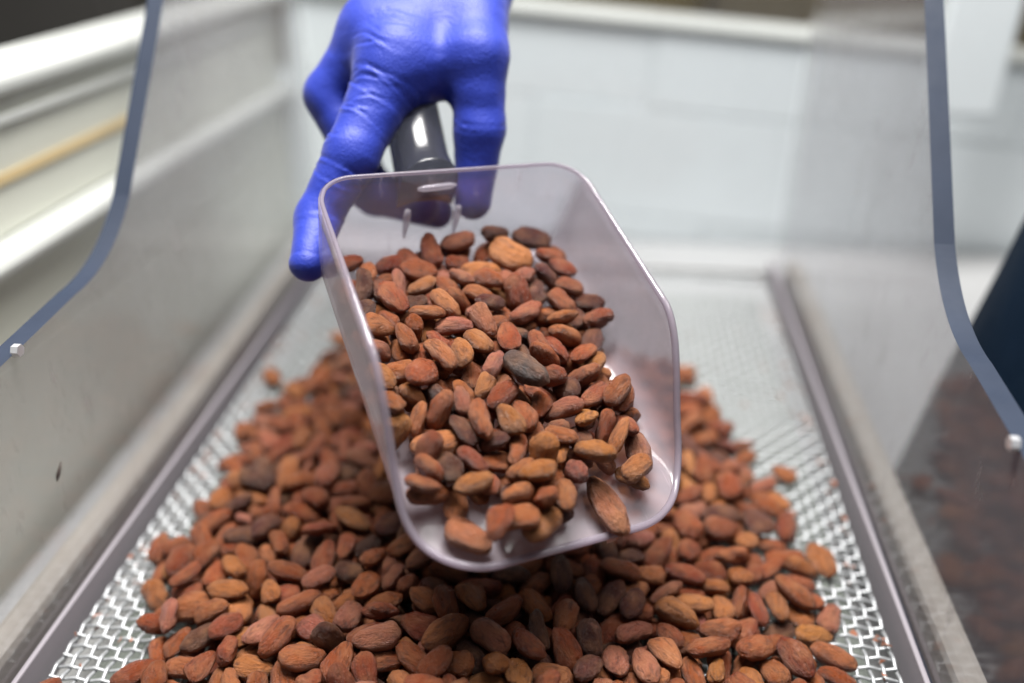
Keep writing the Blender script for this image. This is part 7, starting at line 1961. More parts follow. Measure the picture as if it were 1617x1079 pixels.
[12,0.97,0.0461,0.2296,0.0226,0.47,0.03,-0.18,0.86,0],
[8,0.89,-0.0864,0.1525,0.02,0.97,0.2,-0.1,0.07,2],
[1,0.9,0.0758,0.4557,0.0207,0.22,0.13,0.3,0.92,3],
[2,0.9,-0.0022,0.277,0.0198,0.54,0.05,0.04,0.84,2],
[4,0.94,-0.013,0.3415,0.025,0.91,-0.12,0.2,-0.36,0],
[7,0.97,-0.0508,0.2987,0.0198,0.17,-0.12,0.92,-0.34,0],
[13,0.81,-0.0975,0.22,0.0206,0.28,-0.52,-0.76,-0.27,0],
[5,0.8,0.1003,0.2392,0.0125,0.38,0.82,0.37,0.22,0],
[7,0.72,-0.1031,0.3031,0.0189,0.94,-0.04,0.09,-0.32,1],
[0,0.83,-0.0727,0.2822,0.0183,0.98,0.08,-0.12,-0.12,0],
[8,0.86,-0.0661,0.3042,0.0198,0.95,0.05,-0.11,-0.3,0],
[4,0.83,0.0906,0.401,0.0172,0.35,0.26,0.58,0.68,3],
[9,0.97,-0.0674,0.1285,0.0141,0.31,-0.01,-0.12,0.94,3],
[1,0.89,0.1009,0.1996,0.018,0.24,0.84,0.49,-0.04,1],
[12,0.87,0.0028,0.3287,0.0242,0.54,0.08,0.14,0.83,0],
[4,0.89,-0.0799,0.4625,0.0204,0.43,0.42,-0.2,-0.78,3],
[10,0.9,-0.0576,0.3389,0.0198,0.9,-0.02,0.07,-0.44,1],
[11,0.83,-0.114,0.3298,0.0218,0.48,0.2,-0.65,-0.56,0],
[2,1.01,-0.0744,0.318,0.015,0.61,-0.32,-0.18,-0.7,2],
[12,0.88,0.0647,0.3426,0.0211,0.34,0.06,0.07,-0.94,0],
[13,0.81,0.0767,0.4005,0.0128,0.86,0.45,-0.12,-0.21,2],
[12,0.8,0.0406,0.346,0.0131,0.44,-0.08,0.29,-0.84,0],
[13,0.83,0.0427,0.2046,0.0261,0.77,-0.52,0.3,-0.23,2],
[4,0.9,0.009,0.1221,0.0123,0.83,-0.36,0.15,-0.39,0],
[7,0.87,-0.097,0.3441,0.0192,0.03,0.0,-0.08,1.0,0],
[4,0.87,0.058,0.12,0.0082,0.91,-0.09,0.41,-0.01,2],
[11,0.82,0.0035,0.2554,0.0201,0.96,0.01,-0.15,0.25,0],
[11,0.84,0.0276,0.471,0.0154,0.73,0.25,0.28,-0.57,1],
[12,0.75,0.0453,0.3689,0.0212,0.81,0.12,0.09,0.57,2],
[10,0.83,-0.0797,0.4318,0.0173,0.36,-0.03,0.27,0.89,0],
[3,0.82,0.0132,0.2903,0.021,0.33,-0.2,-0.87,0.29,2],
[0,0.75,-0.0976,0.4267,0.0212,0.29,-0.1,0.3,0.9,3],
[6,0.84,0.0431,0.1318,0.0161,0.14,-0.24,-0.95,-0.14,0],
[2,0.87,-0.1008,0.182,0.0172,0.9,-0.26,0.32,0.12,3],
[8,0.91,-0.0415,0.4395,0.023,0.86,-0.28,-0.14,-0.41,2],
[10,0.74,-0.0201,0.3988,0.0223,0.73,-0.21,0.33,-0.56,0],
[13,0.82,0.001,0.433,0.0236,0.69,-0.04,-0.04,-0.72,0],
[3,0.84,-0.0528,0.4803,0.0166,0.82,-0.4,-0.05,-0.4,0],
[4,0.98,-0.0618,0.3978,0.0203,0.06,-0.18,-0.11,0.98,0],
[11,0.82,0.0477,0.462,0.0211,0.79,-0.17,-0.05,-0.59,0],
[10,0.91,-0.0939,0.1127,0.0061,0.04,-0.2,0.98,0.01,0],
[8,0.76,0.055,0.263,0.0165,0.06,0.19,0.07,-0.98,2],
[1,0.95,0.0531,0.4086,0.0246,0.51,0.56,0.22,0.61,0],
[0,0.94,0.0274,0.2506,0.0222,0.88,0.44,0.08,-0.13,2],
[1,0.93,0.093,0.0817,0.0061,0.38,0.13,0.23,0.89,3],
[9,0.86,-0.0912,0.1812,0.0208,0.56,0.06,0.15,0.81,1],
[2,0.89,-0.0115,0.1581,0.0219,0.1,-0.14,0.11,0.98,0],
[13,0.84,0.0729,0.2105,0.0229,0.92,-0.25,-0.01,-0.3,0],
[1,0.76,0.0056,0.3027,0.028,0.32,-0.23,-0.57,0.72,0],
[6,0.95,0.0193,0.4073,0.0241,0.91,0.3,-0.12,0.26,3],
[11,0.92,-0.0742,0.3999,0.023,0.78,-0.14,-0.28,0.55,2],
[13,0.86,-0.0294,0.2213,0.0244,0.61,-0.27,0.14,-0.73,1],
[4,0.78,-0.0455,0.4015,0.0217,0.77,-0.38,0.14,0.5,2],
[12,0.82,-0.0534,0.2175,0.0254,0.77,-0.07,-0.08,-0.62,0],
[9,0.99,-0.0481,0.4271,0.0254,0.77,-0.18,-0.11,-0.6,0],
[2,0.8,-0.0111,0.4227,0.0233,0.44,0.25,-0.11,0.86,0],
[13,0.88,0.0565,0.2222,0.0234,0.63,0.43,0.22,0.6,0],
[6,0.94,0.025,0.127,0.0124,0.06,-0.19,0.09,0.98,0],
[10,0.85,0.0699,0.1937,0.0239,0.04,-0.44,0.9,0.08,2],
[0,0.8,-0.0421,0.3292,0.0244,0.41,-0.09,0.15,0.9,0],
[5,0.89,0.0127,0.4429,0.026,0.25,-0.06,-0.39,-0.89,3],
[7,0.77,-0.0916,0.2672,0.0159,0.44,0.21,-0.11,0.87,1],
[8,0.76,0.0509,0.3453,0.0178,0.98,-0.18,0.02,-0.06,0],
[11,0.8,0.026,0.2795,0.0221,0.86,-0.15,-0.06,0.48,1],
[6,0.86,0.0377,0.2187,0.0216,0.53,0.09,0.37,0.76,0],
[11,0.88,-0.0462,0.3133,0.0204,0.42,0.38,-0.49,-0.66,0],
[6,0.88,0.0091,0.3597,0.0253,0.66,0.06,0.49,0.56,0],
[2,0.81,0.0286,0.3237,0.0269,0.35,-0.32,0.64,-0.6,1],
[3,0.85,0.037,0.3566,0.02,0.07,0.17,0.13,0.97,0],
[12,0.94,-0.0563,0.3507,0.0243,0.1,0.18,0.26,0.94,0],
[7,0.84,-0.0755,0.326,0.0232,0.82,0.21,-0.15,-0.51,0],
[13,0.79,-0.0079,0.2606,0.0218,0.6,-0.08,0.03,0.8,1],
[7,0.84,0.0324,0.4388,0.02,0.4,-0.3,-0.78,0.37,3],
[6,0.95,0.0452,0.2652,0.0234,0.13,0.04,-0.33,0.94,0],
[11,0.78,-0.0031,0.3711,0.026,0.05,-0.22,0.49,-0.84,3],
[3,0.86,-0.0748,0.178,0.0192,0.03,0.88,-0.32,-0.34,0],
[4,0.87,0.0089,0.2832,0.0224,0.82,0.35,-0.38,0.26,1],
[7,0.74,-0.0786,0.4406,0.02,0.07,-0.2,-0.33,0.92,1],
[8,0.87,-0.0605,0.1218,0.0039,1.0,-0.0,-0.03,-0.05,1],
[6,1.0,0.0333,0.3346,0.0172,0.88,0.09,-0.31,-0.34,0],
[0,0.86,-0.078,0.2189,0.0204,0.1,0.41,-0.05,-0.91,1],
[9,0.86,-0.0555,0.1645,0.0209,0.63,0.58,-0.24,-0.46,0],
[8,0.82,-0.024,0.2375,0.021,0.96,-0.17,0.11,0.18,1],
[4,0.79,-0.0454,0.4498,0.0242,0.34,-0.16,-0.13,-0.92,0],
[11,0.75,0.05,0.3775,0.0274,0.92,-0.22,-0.02,0.33,1],
[8,0.82,-0.0412,0.2853,0.0184,0.43,-0.12,-0.19,-0.88,0],
[2,0.91,-0.0013,0.3459,0.0225,0.79,-0.53,0.15,-0.28,0],
[8,0.91,-0.089,0.3828,0.0219,0.55,-0.59,0.49,-0.33,0],
[4,0.91,-0.0207,0.4375,0.0193,0.91,0.17,-0.21,-0.33,2],
[5,0.85,0.0886,0.1718,0.0198,0.13,0.76,-0.64,0.06,0],
[4,0.91,-0.0516,0.3866,0.0273,0.76,0.04,-0.02,-0.65,0],
[10,0.9,-0.0049,0.4547,0.0176,0.18,-0.87,-0.39,-0.24,3],
[4,0.8,0.0746,0.3963,0.0202,0.91,0.13,-0.35,0.16,3],
[10,0.93,0.0547,0.1712,0.023,0.74,0.56,-0.36,0.05,3],
[9,0.87,-0.0041,0.1969,0.0233,0.17,-0.17,-0.06,0.97,2],
[1,0.74,-0.0271,0.1879,0.024,0.26,0.19,-0.09,-0.94,0],
[10,0.9,-0.077,0.1408,0.0211,0.85,-0.45,0.2,-0.19,1],
[1,0.84,0.0554,0.4371,0.0216,0.59,0.3,0.1,0.74,0],
[10,0.88,0.0625,0.3266,0.0284,0.5,0.54,0.53,0.42,3],
[2,0.78,0.0343,0.1633,0.0185,0.8,0.0,-0.33,0.5,0],
[8,0.94,0.0457,0.2917,0.0216,0.85,0.1,-0.32,0.4,0],
[9,0.86,-0.0315,0.4288,0.0234,0.12,-0.21,-0.26,-0.93,2],
[0,0.83,-0.0261,0.1286,0.0088,0.26,-0.46,0.13,0.84,0],
[10,0.79,-0.0639,0.1417,0.0189,0.45,0.22,-0.07,0.86,1],
[1,0.92,-0.0182,0.2826,0.0245,0.03,-0.35,0.03,-0.93,2],
[4,0.75,0.0294,0.4042,0.0191,0.7,0.06,-0.1,-0.7,2],
[11,0.84,-0.0843,0.394,0.0163,0.25,0.56,-0.15,0.78,0],
[11,0.84,0.075,0.2208,0.0185,0.14,0.53,0.58,0.6,3],
[13,0.73,0.0845,0.3921,0.0196,0.48,-0.28,-0.08,-0.83,0],
[0,0.9,-0.0275,0.2535,0.0202,0.58,-0.06,0.39,0.71,1],
[5,0.86,0.04,0.4248,0.0175,0.52,0.01,0.67,0.52,0],
[7,0.89,-0.0811,0.1934,0.0234,0.2,0.08,-0.38,-0.9,0],
[4,0.86,0.0068,0.1033,0.0049,0.68,-0.17,-0.11,0.7,2],
[11,0.8,-0.0026,0.1778,0.0272,0.41,-0.11,0.64,-0.64,1],
[13,0.96,0.054,0.3313,0.0193,0.43,-0.02,0.23,0.87,0],
[11,0.85,0.0353,0.1805,0.0231,0.34,0.24,0.34,0.84,0],
[5,0.89,-0.0557,0.2755,0.0221,0.95,0.25,-0.03,0.18,1],
[6,0.91,-0.021,0.2966,0.0251,0.86,0.46,-0.01,0.24,0],
[3,0.96,0.0625,0.0676,0.0051,0.02,0.88,0.48,-0.03,0],
[2,0.87,-0.0359,0.1278,0.0098,0.09,0.72,0.69,-0.03,0],
[9,0.76,-0.0278,0.3331,0.027,0.85,-0.06,0.27,-0.44,0],
[3,0.9,-0.0019,0.2113,0.028,0.81,0.0,-0.02,0.58,3],
[3,0.8,0.0419,0.3215,0.0245,0.26,-0.08,0.3,-0.91,0],
[0,0.76,-0.0589,0.1845,0.0267,0.21,-0.03,0.04,0.98,3],
[4,0.93,-0.0111,0.1899,0.0271,0.67,0.0,-0.15,0.73,0],
[2,0.94,0.0163,0.2613,0.0259,0.42,-0.42,-0.03,0.8,0],
[6,0.86,-0.041,0.1849,0.0254,0.47,0.83,-0.28,0.1,0],
[11,0.88,0.0019,0.3185,0.0308,0.7,-0.01,-0.14,0.7,0],
[1,0.91,0.0055,0.4089,0.0277,0.96,0.08,-0.23,-0.14,0],
[4,0.81,-0.0093,0.3535,0.028,0.56,-0.58,0.23,0.55,3],
[1,0.93,0.024,0.4315,0.0265,0.79,-0.32,0.32,-0.42,0],
[4,0.81,0.0522,0.2099,0.0283,0.03,0.25,-0.3,0.92,1],
[1,0.91,-0.0372,0.4136,0.0277,0.52,0.6,0.21,0.57,1],
[0,0.78,0.0253,0.3747,0.0259,0.34,-0.32,-0.03,-0.88,0],
[13,0.99,0.0478,0.3375,0.0258,0.23,-0.25,0.1,0.94,1],
[10,0.76,0.0334,0.3468,0.0208,0.97,0.21,0.1,-0.02,0],
[7,0.85,-0.0673,0.1126,0.0063,0.14,-0.42,-0.89,-0.07,1],
[8,0.99,0.0479,0.161,0.0214,0.03,0.07,-0.19,0.98,0],
[8,0.85,0.0507,0.3621,0.0235,0.79,0.44,0.18,0.39,1],
[9,0.92,-0.0711,0.4159,0.0227,0.05,-0.29,-0.07,-0.95,3],
[0,0.75,0.0571,0.1461,0.017,0.12,-0.76,-0.64,0.0,0],
[5,0.96,-0.0188,0.3615,0.0298,0.92,0.16,-0.35,-0.07,3],
[8,0.94,-0.0643,0.39,0.0274,0.73,0.12,-0.14,-0.66,0],
[8,0.8,-0.0415,0.3337,0.0306,0.83,-0.21,0.04,0.52,2],
[9,0.85,-0.0234,0.166,0.0205,0.02,0.28,-0.12,0.95,2],
[10,0.89,0.0285,0.2021,0.0279,0.06,0.15,0.44,-0.88,0],
[5,0.93,0.0098,0.2734,0.0263,0.01,-0.07,-0.12,-0.99,2],
[9,0.79,0.0213,0.1372,0.0106,0.63,0.75,0.12,0.15,3],
[11,0.84,0.0122,0.3726,0.0265,0.1,-0.31,0.88,0.35,0],
[4,0.97,0.0355,0.3024,0.025,0.95,-0.23,-0.04,-0.21,0],
[9,0.77,0.0409,0.2258,0.0281,0.84,0.34,-0.19,-0.39,3],
[6,0.77,-0.027,0.3928,0.024,0.31,-0.25,-0.32,0.86,2],
[12,0.92,0.0163,0.1714,0.0213,0.51,0.14,0.31,0.79,0],
[11,0.96,-0.0506,0.3642,0.0247,0.91,0.29,-0.04,0.3,1],
[12,0.74,-0.0019,0.2975,0.0257,0.43,-0.09,0.35,0.83,1],
[7,0.84,0.0334,0.4112,0.0258,0.78,-0.03,-0.19,-0.59,0],
[7,0.92,-0.0101,0.4031,0.027,0.99,-0.14,0.08,-0.01,0],
[8,0.88,-0.0566,0.4094,0.0213,0.03,0.96,0.01,0.29,0],
[9,1.01,-0.0406,0.2533,0.0271,0.24,-0.04,-0.15,-0.96,0],
[13,0.79,0.0446,0.4336,0.0203,0.17,0.4,0.9,0.04,1],
[8,0.87,0.0105,0.1853,0.0227,0.88,0.33,0.16,0.31,0],
[4,0.91,0.0081,0.2236,0.0267,0.21,0.32,-0.03,-0.92,0],
[3,0.93,-0.0285,0.3757,0.0254,0.76,-0.05,0.03,0.65,0],
[1,0.94,0.0376,0.3819,0.0271,0.12,0.28,-0.69,0.66,0],
[0,0.86,-0.032,0.1472,0.0194,0.84,0.43,0.32,0.05,0],
[5,0.86,-0.0691,0.1701,0.0249,0.96,-0.01,-0.12,0.25,0],
[8,0.97,-0.0245,0.3071,0.0286,0.25,0.04,0.17,-0.95,0],
[2,0.86,-0.0128,0.1206,0.0082,0.38,0.77,0.04,-0.51,0],
[4,0.88,-0.0299,0.4388,0.0265,0.59,-0.64,0.17,-0.47,0],
[2,0.89,-0.0521,0.34,0.0277,0.95,0.2,0.14,-0.18,2],
[10,0.79,0.0661,0.3147,0.0244,0.49,-0.16,-0.14,-0.84,2],
[3,0.9,0.0495,0.3507,0.0243,0.03,-0.06,0.81,-0.58,1],
[5,0.8,-0.0776,0.3855,0.0236,0.14,0.24,0.93,-0.24,3],
[13,0.95,-0.0217,0.2291,0.0275,0.14,0.29,0.14,0.93,1],
[3,0.98,-0.0635,0.3693,0.0247,0.5,-0.46,0.55,-0.49,1],
[3,0.93,-0.035,0.2957,0.0225,0.41,-0.54,0.48,-0.55,2],
[5,0.92,-0.0373,0.2083,0.0286,0.14,0.05,0.95,-0.27,0],
[3,0.95,-0.0055,0.4176,0.0288,0.91,0.04,-0.02,0.41,2],
[6,0.88,0.0014,0.2637,0.0272,0.95,-0.18,-0.01,-0.23,2],
[1,0.74,0.0552,0.1337,0.0118,0.95,0.2,-0.25,0.01,1],
[7,0.86,0.0363,0.15,0.0195,0.17,0.2,-0.16,-0.95,0],
[8,0.95,0.0249,0.2234,0.0264,1.0,-0.04,-0.07,-0.02,3],
[0,0.94,-0.0488,0.3525,0.0331,0.33,-0.35,-0.2,0.85,1],
[2,0.74,0.0535,0.2346,0.0297,0.45,0.36,0.81,0.1,3],
[3,0.77,-0.0618,0.2028,0.018,0.42,-0.35,0.49,0.67,1],
[8,0.79,0.0244,0.3969,0.0237,0.2,0.01,-0.35,0.92,3],
[5,0.96,0.0005,0.3933,0.0289,0.28,-0.3,0.89,-0.19,0],
[4,0.9,-0.047,0.1599,0.0285,0.92,0.35,0.03,0.19,0],
[4,0.82,-0.0,0.3493,0.0306,0.4,-0.13,-0.1,-0.9,0],
[0,0.97,-0.0493,0.1876,0.0322,0.58,-0.23,-0.18,-0.76,0],
[12,0.86,-0.037,0.3969,0.0271,0.65,0.66,0.08,0.37,1],
[6,0.78,-0.0123,0.3917,0.0246,0.59,-0.21,0.0,-0.78,0],
[12,0.91,0.0473,0.193,0.0256,0.49,0.8,0.31,0.12,0],
[13,0.81,0.0122,0.2119,0.0297,0.76,-0.6,0.15,-0.18,1],
[7,0.84,-0.0042,0.2304,0.0238,0.72,0.36,0.34,-0.47,0],
[7,0.92,0.0139,0.3185,0.0302,0.79,0.35,0.48,0.16,0],
[13,0.85,0.0201,0.1195,0.0173,0.3,-0.71,0.64,-0.05,2],
[7,0.85,-0.0614,0.4176,0.028,0.95,0.27,0.09,-0.12,3],
[7,0.91,0.0077,0.3813,0.0315,0.22,-0.28,0.94,0.03,0],
[6,0.86,-0.0116,0.3221,0.0293,0.78,0.62,0.07,0.01,1],
[4,0.84,-0.0083,0.3001,0.0321,0.26,-0.05,0.15,0.95,2],
[10,0.9,0.0209,0.1787,0.0255,0.65,-0.26,0.22,0.69,3],
[1,0.84,0.0125,0.1557,0.0226,0.81,0.34,-0.28,0.39,0],
[9,1.0,0.0358,0.3382,0.0285,0.52,-0.19,-0.21,0.81,0],
[13,0.92,-0.0246,0.3831,0.0313,0.89,-0.04,-0.08,-0.45,0],
[1,0.83,-0.039,0.311,0.0278,0.56,-0.48,-0.67,0.08,2],
[1,0.84,0.0144,0.3895,0.0244,0.05,0.2,-0.01,0.98,0],
[0,0.77,0.0217,0.2181,0.0325,0.0,-0.16,-0.2,0.97,0],
[8,0.85,-0.0398,0.3782,0.0291,0.23,0.1,0.09,-0.96,0],
[8,0.85,0.0336,0.094,0.0047,0.02,0.38,0.93,-0.01,0],
[13,0.98,0.0347,0.3643,0.027,0.28,-0.09,0.0,0.96,0],
[6,0.78,-0.0444,0.2922,0.0251,0.54,0.68,-0.05,0.5,3],
[2,0.91,-0.0193,0.2048,0.0292,0.66,-0.46,0.24,-0.54,1],
[4,0.81,0.0185,0.3529,0.0227,0.7,-0.19,-0.27,0.63,2],
[5,0.72,-0.0166,0.1787,0.0223,0.39,-0.9,0.18,0.0,0],
[4,0.82,0.0257,0.189,0.0291,0.12,0.75,-0.65,0.07,0],
[11,0.96,0.0455,0.1734,0.0294,0.18,0.78,0.56,0.19,2],
[1,1.01,-0.0189,0.1461,0.0244,0.76,-0.43,0.11,-0.48,3],
[8,0.84,-0.0166,0.2489,0.0223,0.82,0.14,0.48,-0.28,3],
[4,0.95,0.0294,0.1051,0.0073,0.42,-0.18,-0.23,-0.86,0],
[10,0.88,-0.02,0.3395,0.0333,0.13,-0.01,-0.27,0.95,1],
[3,0.95,-0.0458,0.1186,0.006,0.43,0.71,-0.44,-0.33,0],
[3,0.92,-0.0266,0.0953,0.0052,0.66,-0.13,0.2,-0.71,0],
[4,0.94,-0.0316,0.176,0.0238,0.75,-0.55,0.22,0.3,3],
[10,0.84,0.0107,0.1792,0.0298,0.04,-0.87,-0.49,-0.07,0],
[7,0.81,0.0192,0.2983,0.0275,0.4,-0.11,0.3,-0.86,0],
[6,0.76,-0.0049,0.3381,0.0314,0.1,0.41,-0.56,0.72,0],
[2,0.77,0.016,0.3079,0.029,0.62,0.61,0.46,0.2,0],
[0,0.85,0.0154,0.348,0.0305,0.73,0.13,0.07,0.67,0],
[10,0.93,-0.0328,0.1911,0.0301,0.41,-0.11,-0.03,0.9,0],
[2,0.8,-0.01,0.2744,0.0271,0.44,-0.21,-0.75,0.46,0],
[9,0.85,-0.0212,0.1618,0.028,0.78,0.57,0.11,0.22,0],
[4,0.88,-0.0391,0.219,0.0318,0.12,-0.23,0.97,0.03,3],
[7,0.9,0.0059,0.1693,0.0227,0.28,0.76,-0.58,-0.01,0],
[0,0.86,0.0262,0.3871,0.0265,0.9,0.22,0.37,0.01,3],
[2,0.8,0.0112,0.1312,0.0173,0.77,-0.07,-0.27,-0.58,3],
[9,1.0,-0.0036,0.3102,0.0362,0.91,0.02,-0.18,-0.38,0],
[4,0.79,0.0246,0.3161,0.0329,0.61,0.41,-0.16,-0.66,0],
[4,0.86,-0.0031,0.198,0.0342,0.11,-0.97,-0.05,0.21,0],
[7,0.84,-0.0369,0.3669,0.0299,0.72,0.15,-0.29,0.61,0],
[7,0.85,-0.0258,0.3495,0.0287,0.67,0.68,-0.06,0.3,2],
[6,0.76,-0.0002,0.2254,0.0325,0.51,0.32,-0.74,-0.32,3],
[0,0.86,-0.0128,0.2093,0.0323,0.67,-0.42,0.29,-0.54,3],
[12,0.82,-0.0048,0.123,0.0134,0.7,-0.02,-0.12,-0.7,0],
[5,0.97,0.0373,0.1193,0.0146,0.19,-0.6,0.7,0.35,0],
[5,0.89,0.0026,0.1485,0.0273,0.08,-0.95,-0.29,-0.09,1],
[13,0.98,-0.0089,0.3784,0.0321,0.29,-0.0,0.08,-0.95,0],
[12,0.78,0.0179,0.1983,0.0325,0.45,0.57,0.55,0.41,0],
[3,0.91,-0.0171,0.313,0.0371,0.69,-0.09,-0.05,0.72,0],
[9,0.86,0.0138,0.3325,0.0289,0.17,-0.06,-0.03,0.98,1],
[8,0.76,-0.0304,0.3587,0.0265,0.35,0.43,-0.15,-0.82,0],
[5,0.89,0.0156,0.3258,0.0383,0.39,0.38,0.67,0.51,3],
[4,0.85,0.0052,0.2081,0.0354,0.22,-0.07,-0.1,0.97,0],
[2,0.81,-0.0044,0.166,0.0267,0.91,-0.11,0.39,-0.08,0],
[3,0.84,-0.0115,0.3301,0.0307,0.88,-0.42,0.17,0.17,0],
[12,0.74,-0.0284,0.3168,0.0302,0.47,0.03,-0.37,-0.8,0],
[12,0.76,-0.037,0.3562,0.0325,0.71,0.63,-0.15,-0.27,1],
[10,0.74,-0.0172,0.1717,0.0262,0.15,0.98,-0.05,-0.07,2],
[9,0.93,0.0054,0.1396,0.0207,0.89,-0.09,0.06,0.44,0]]''')
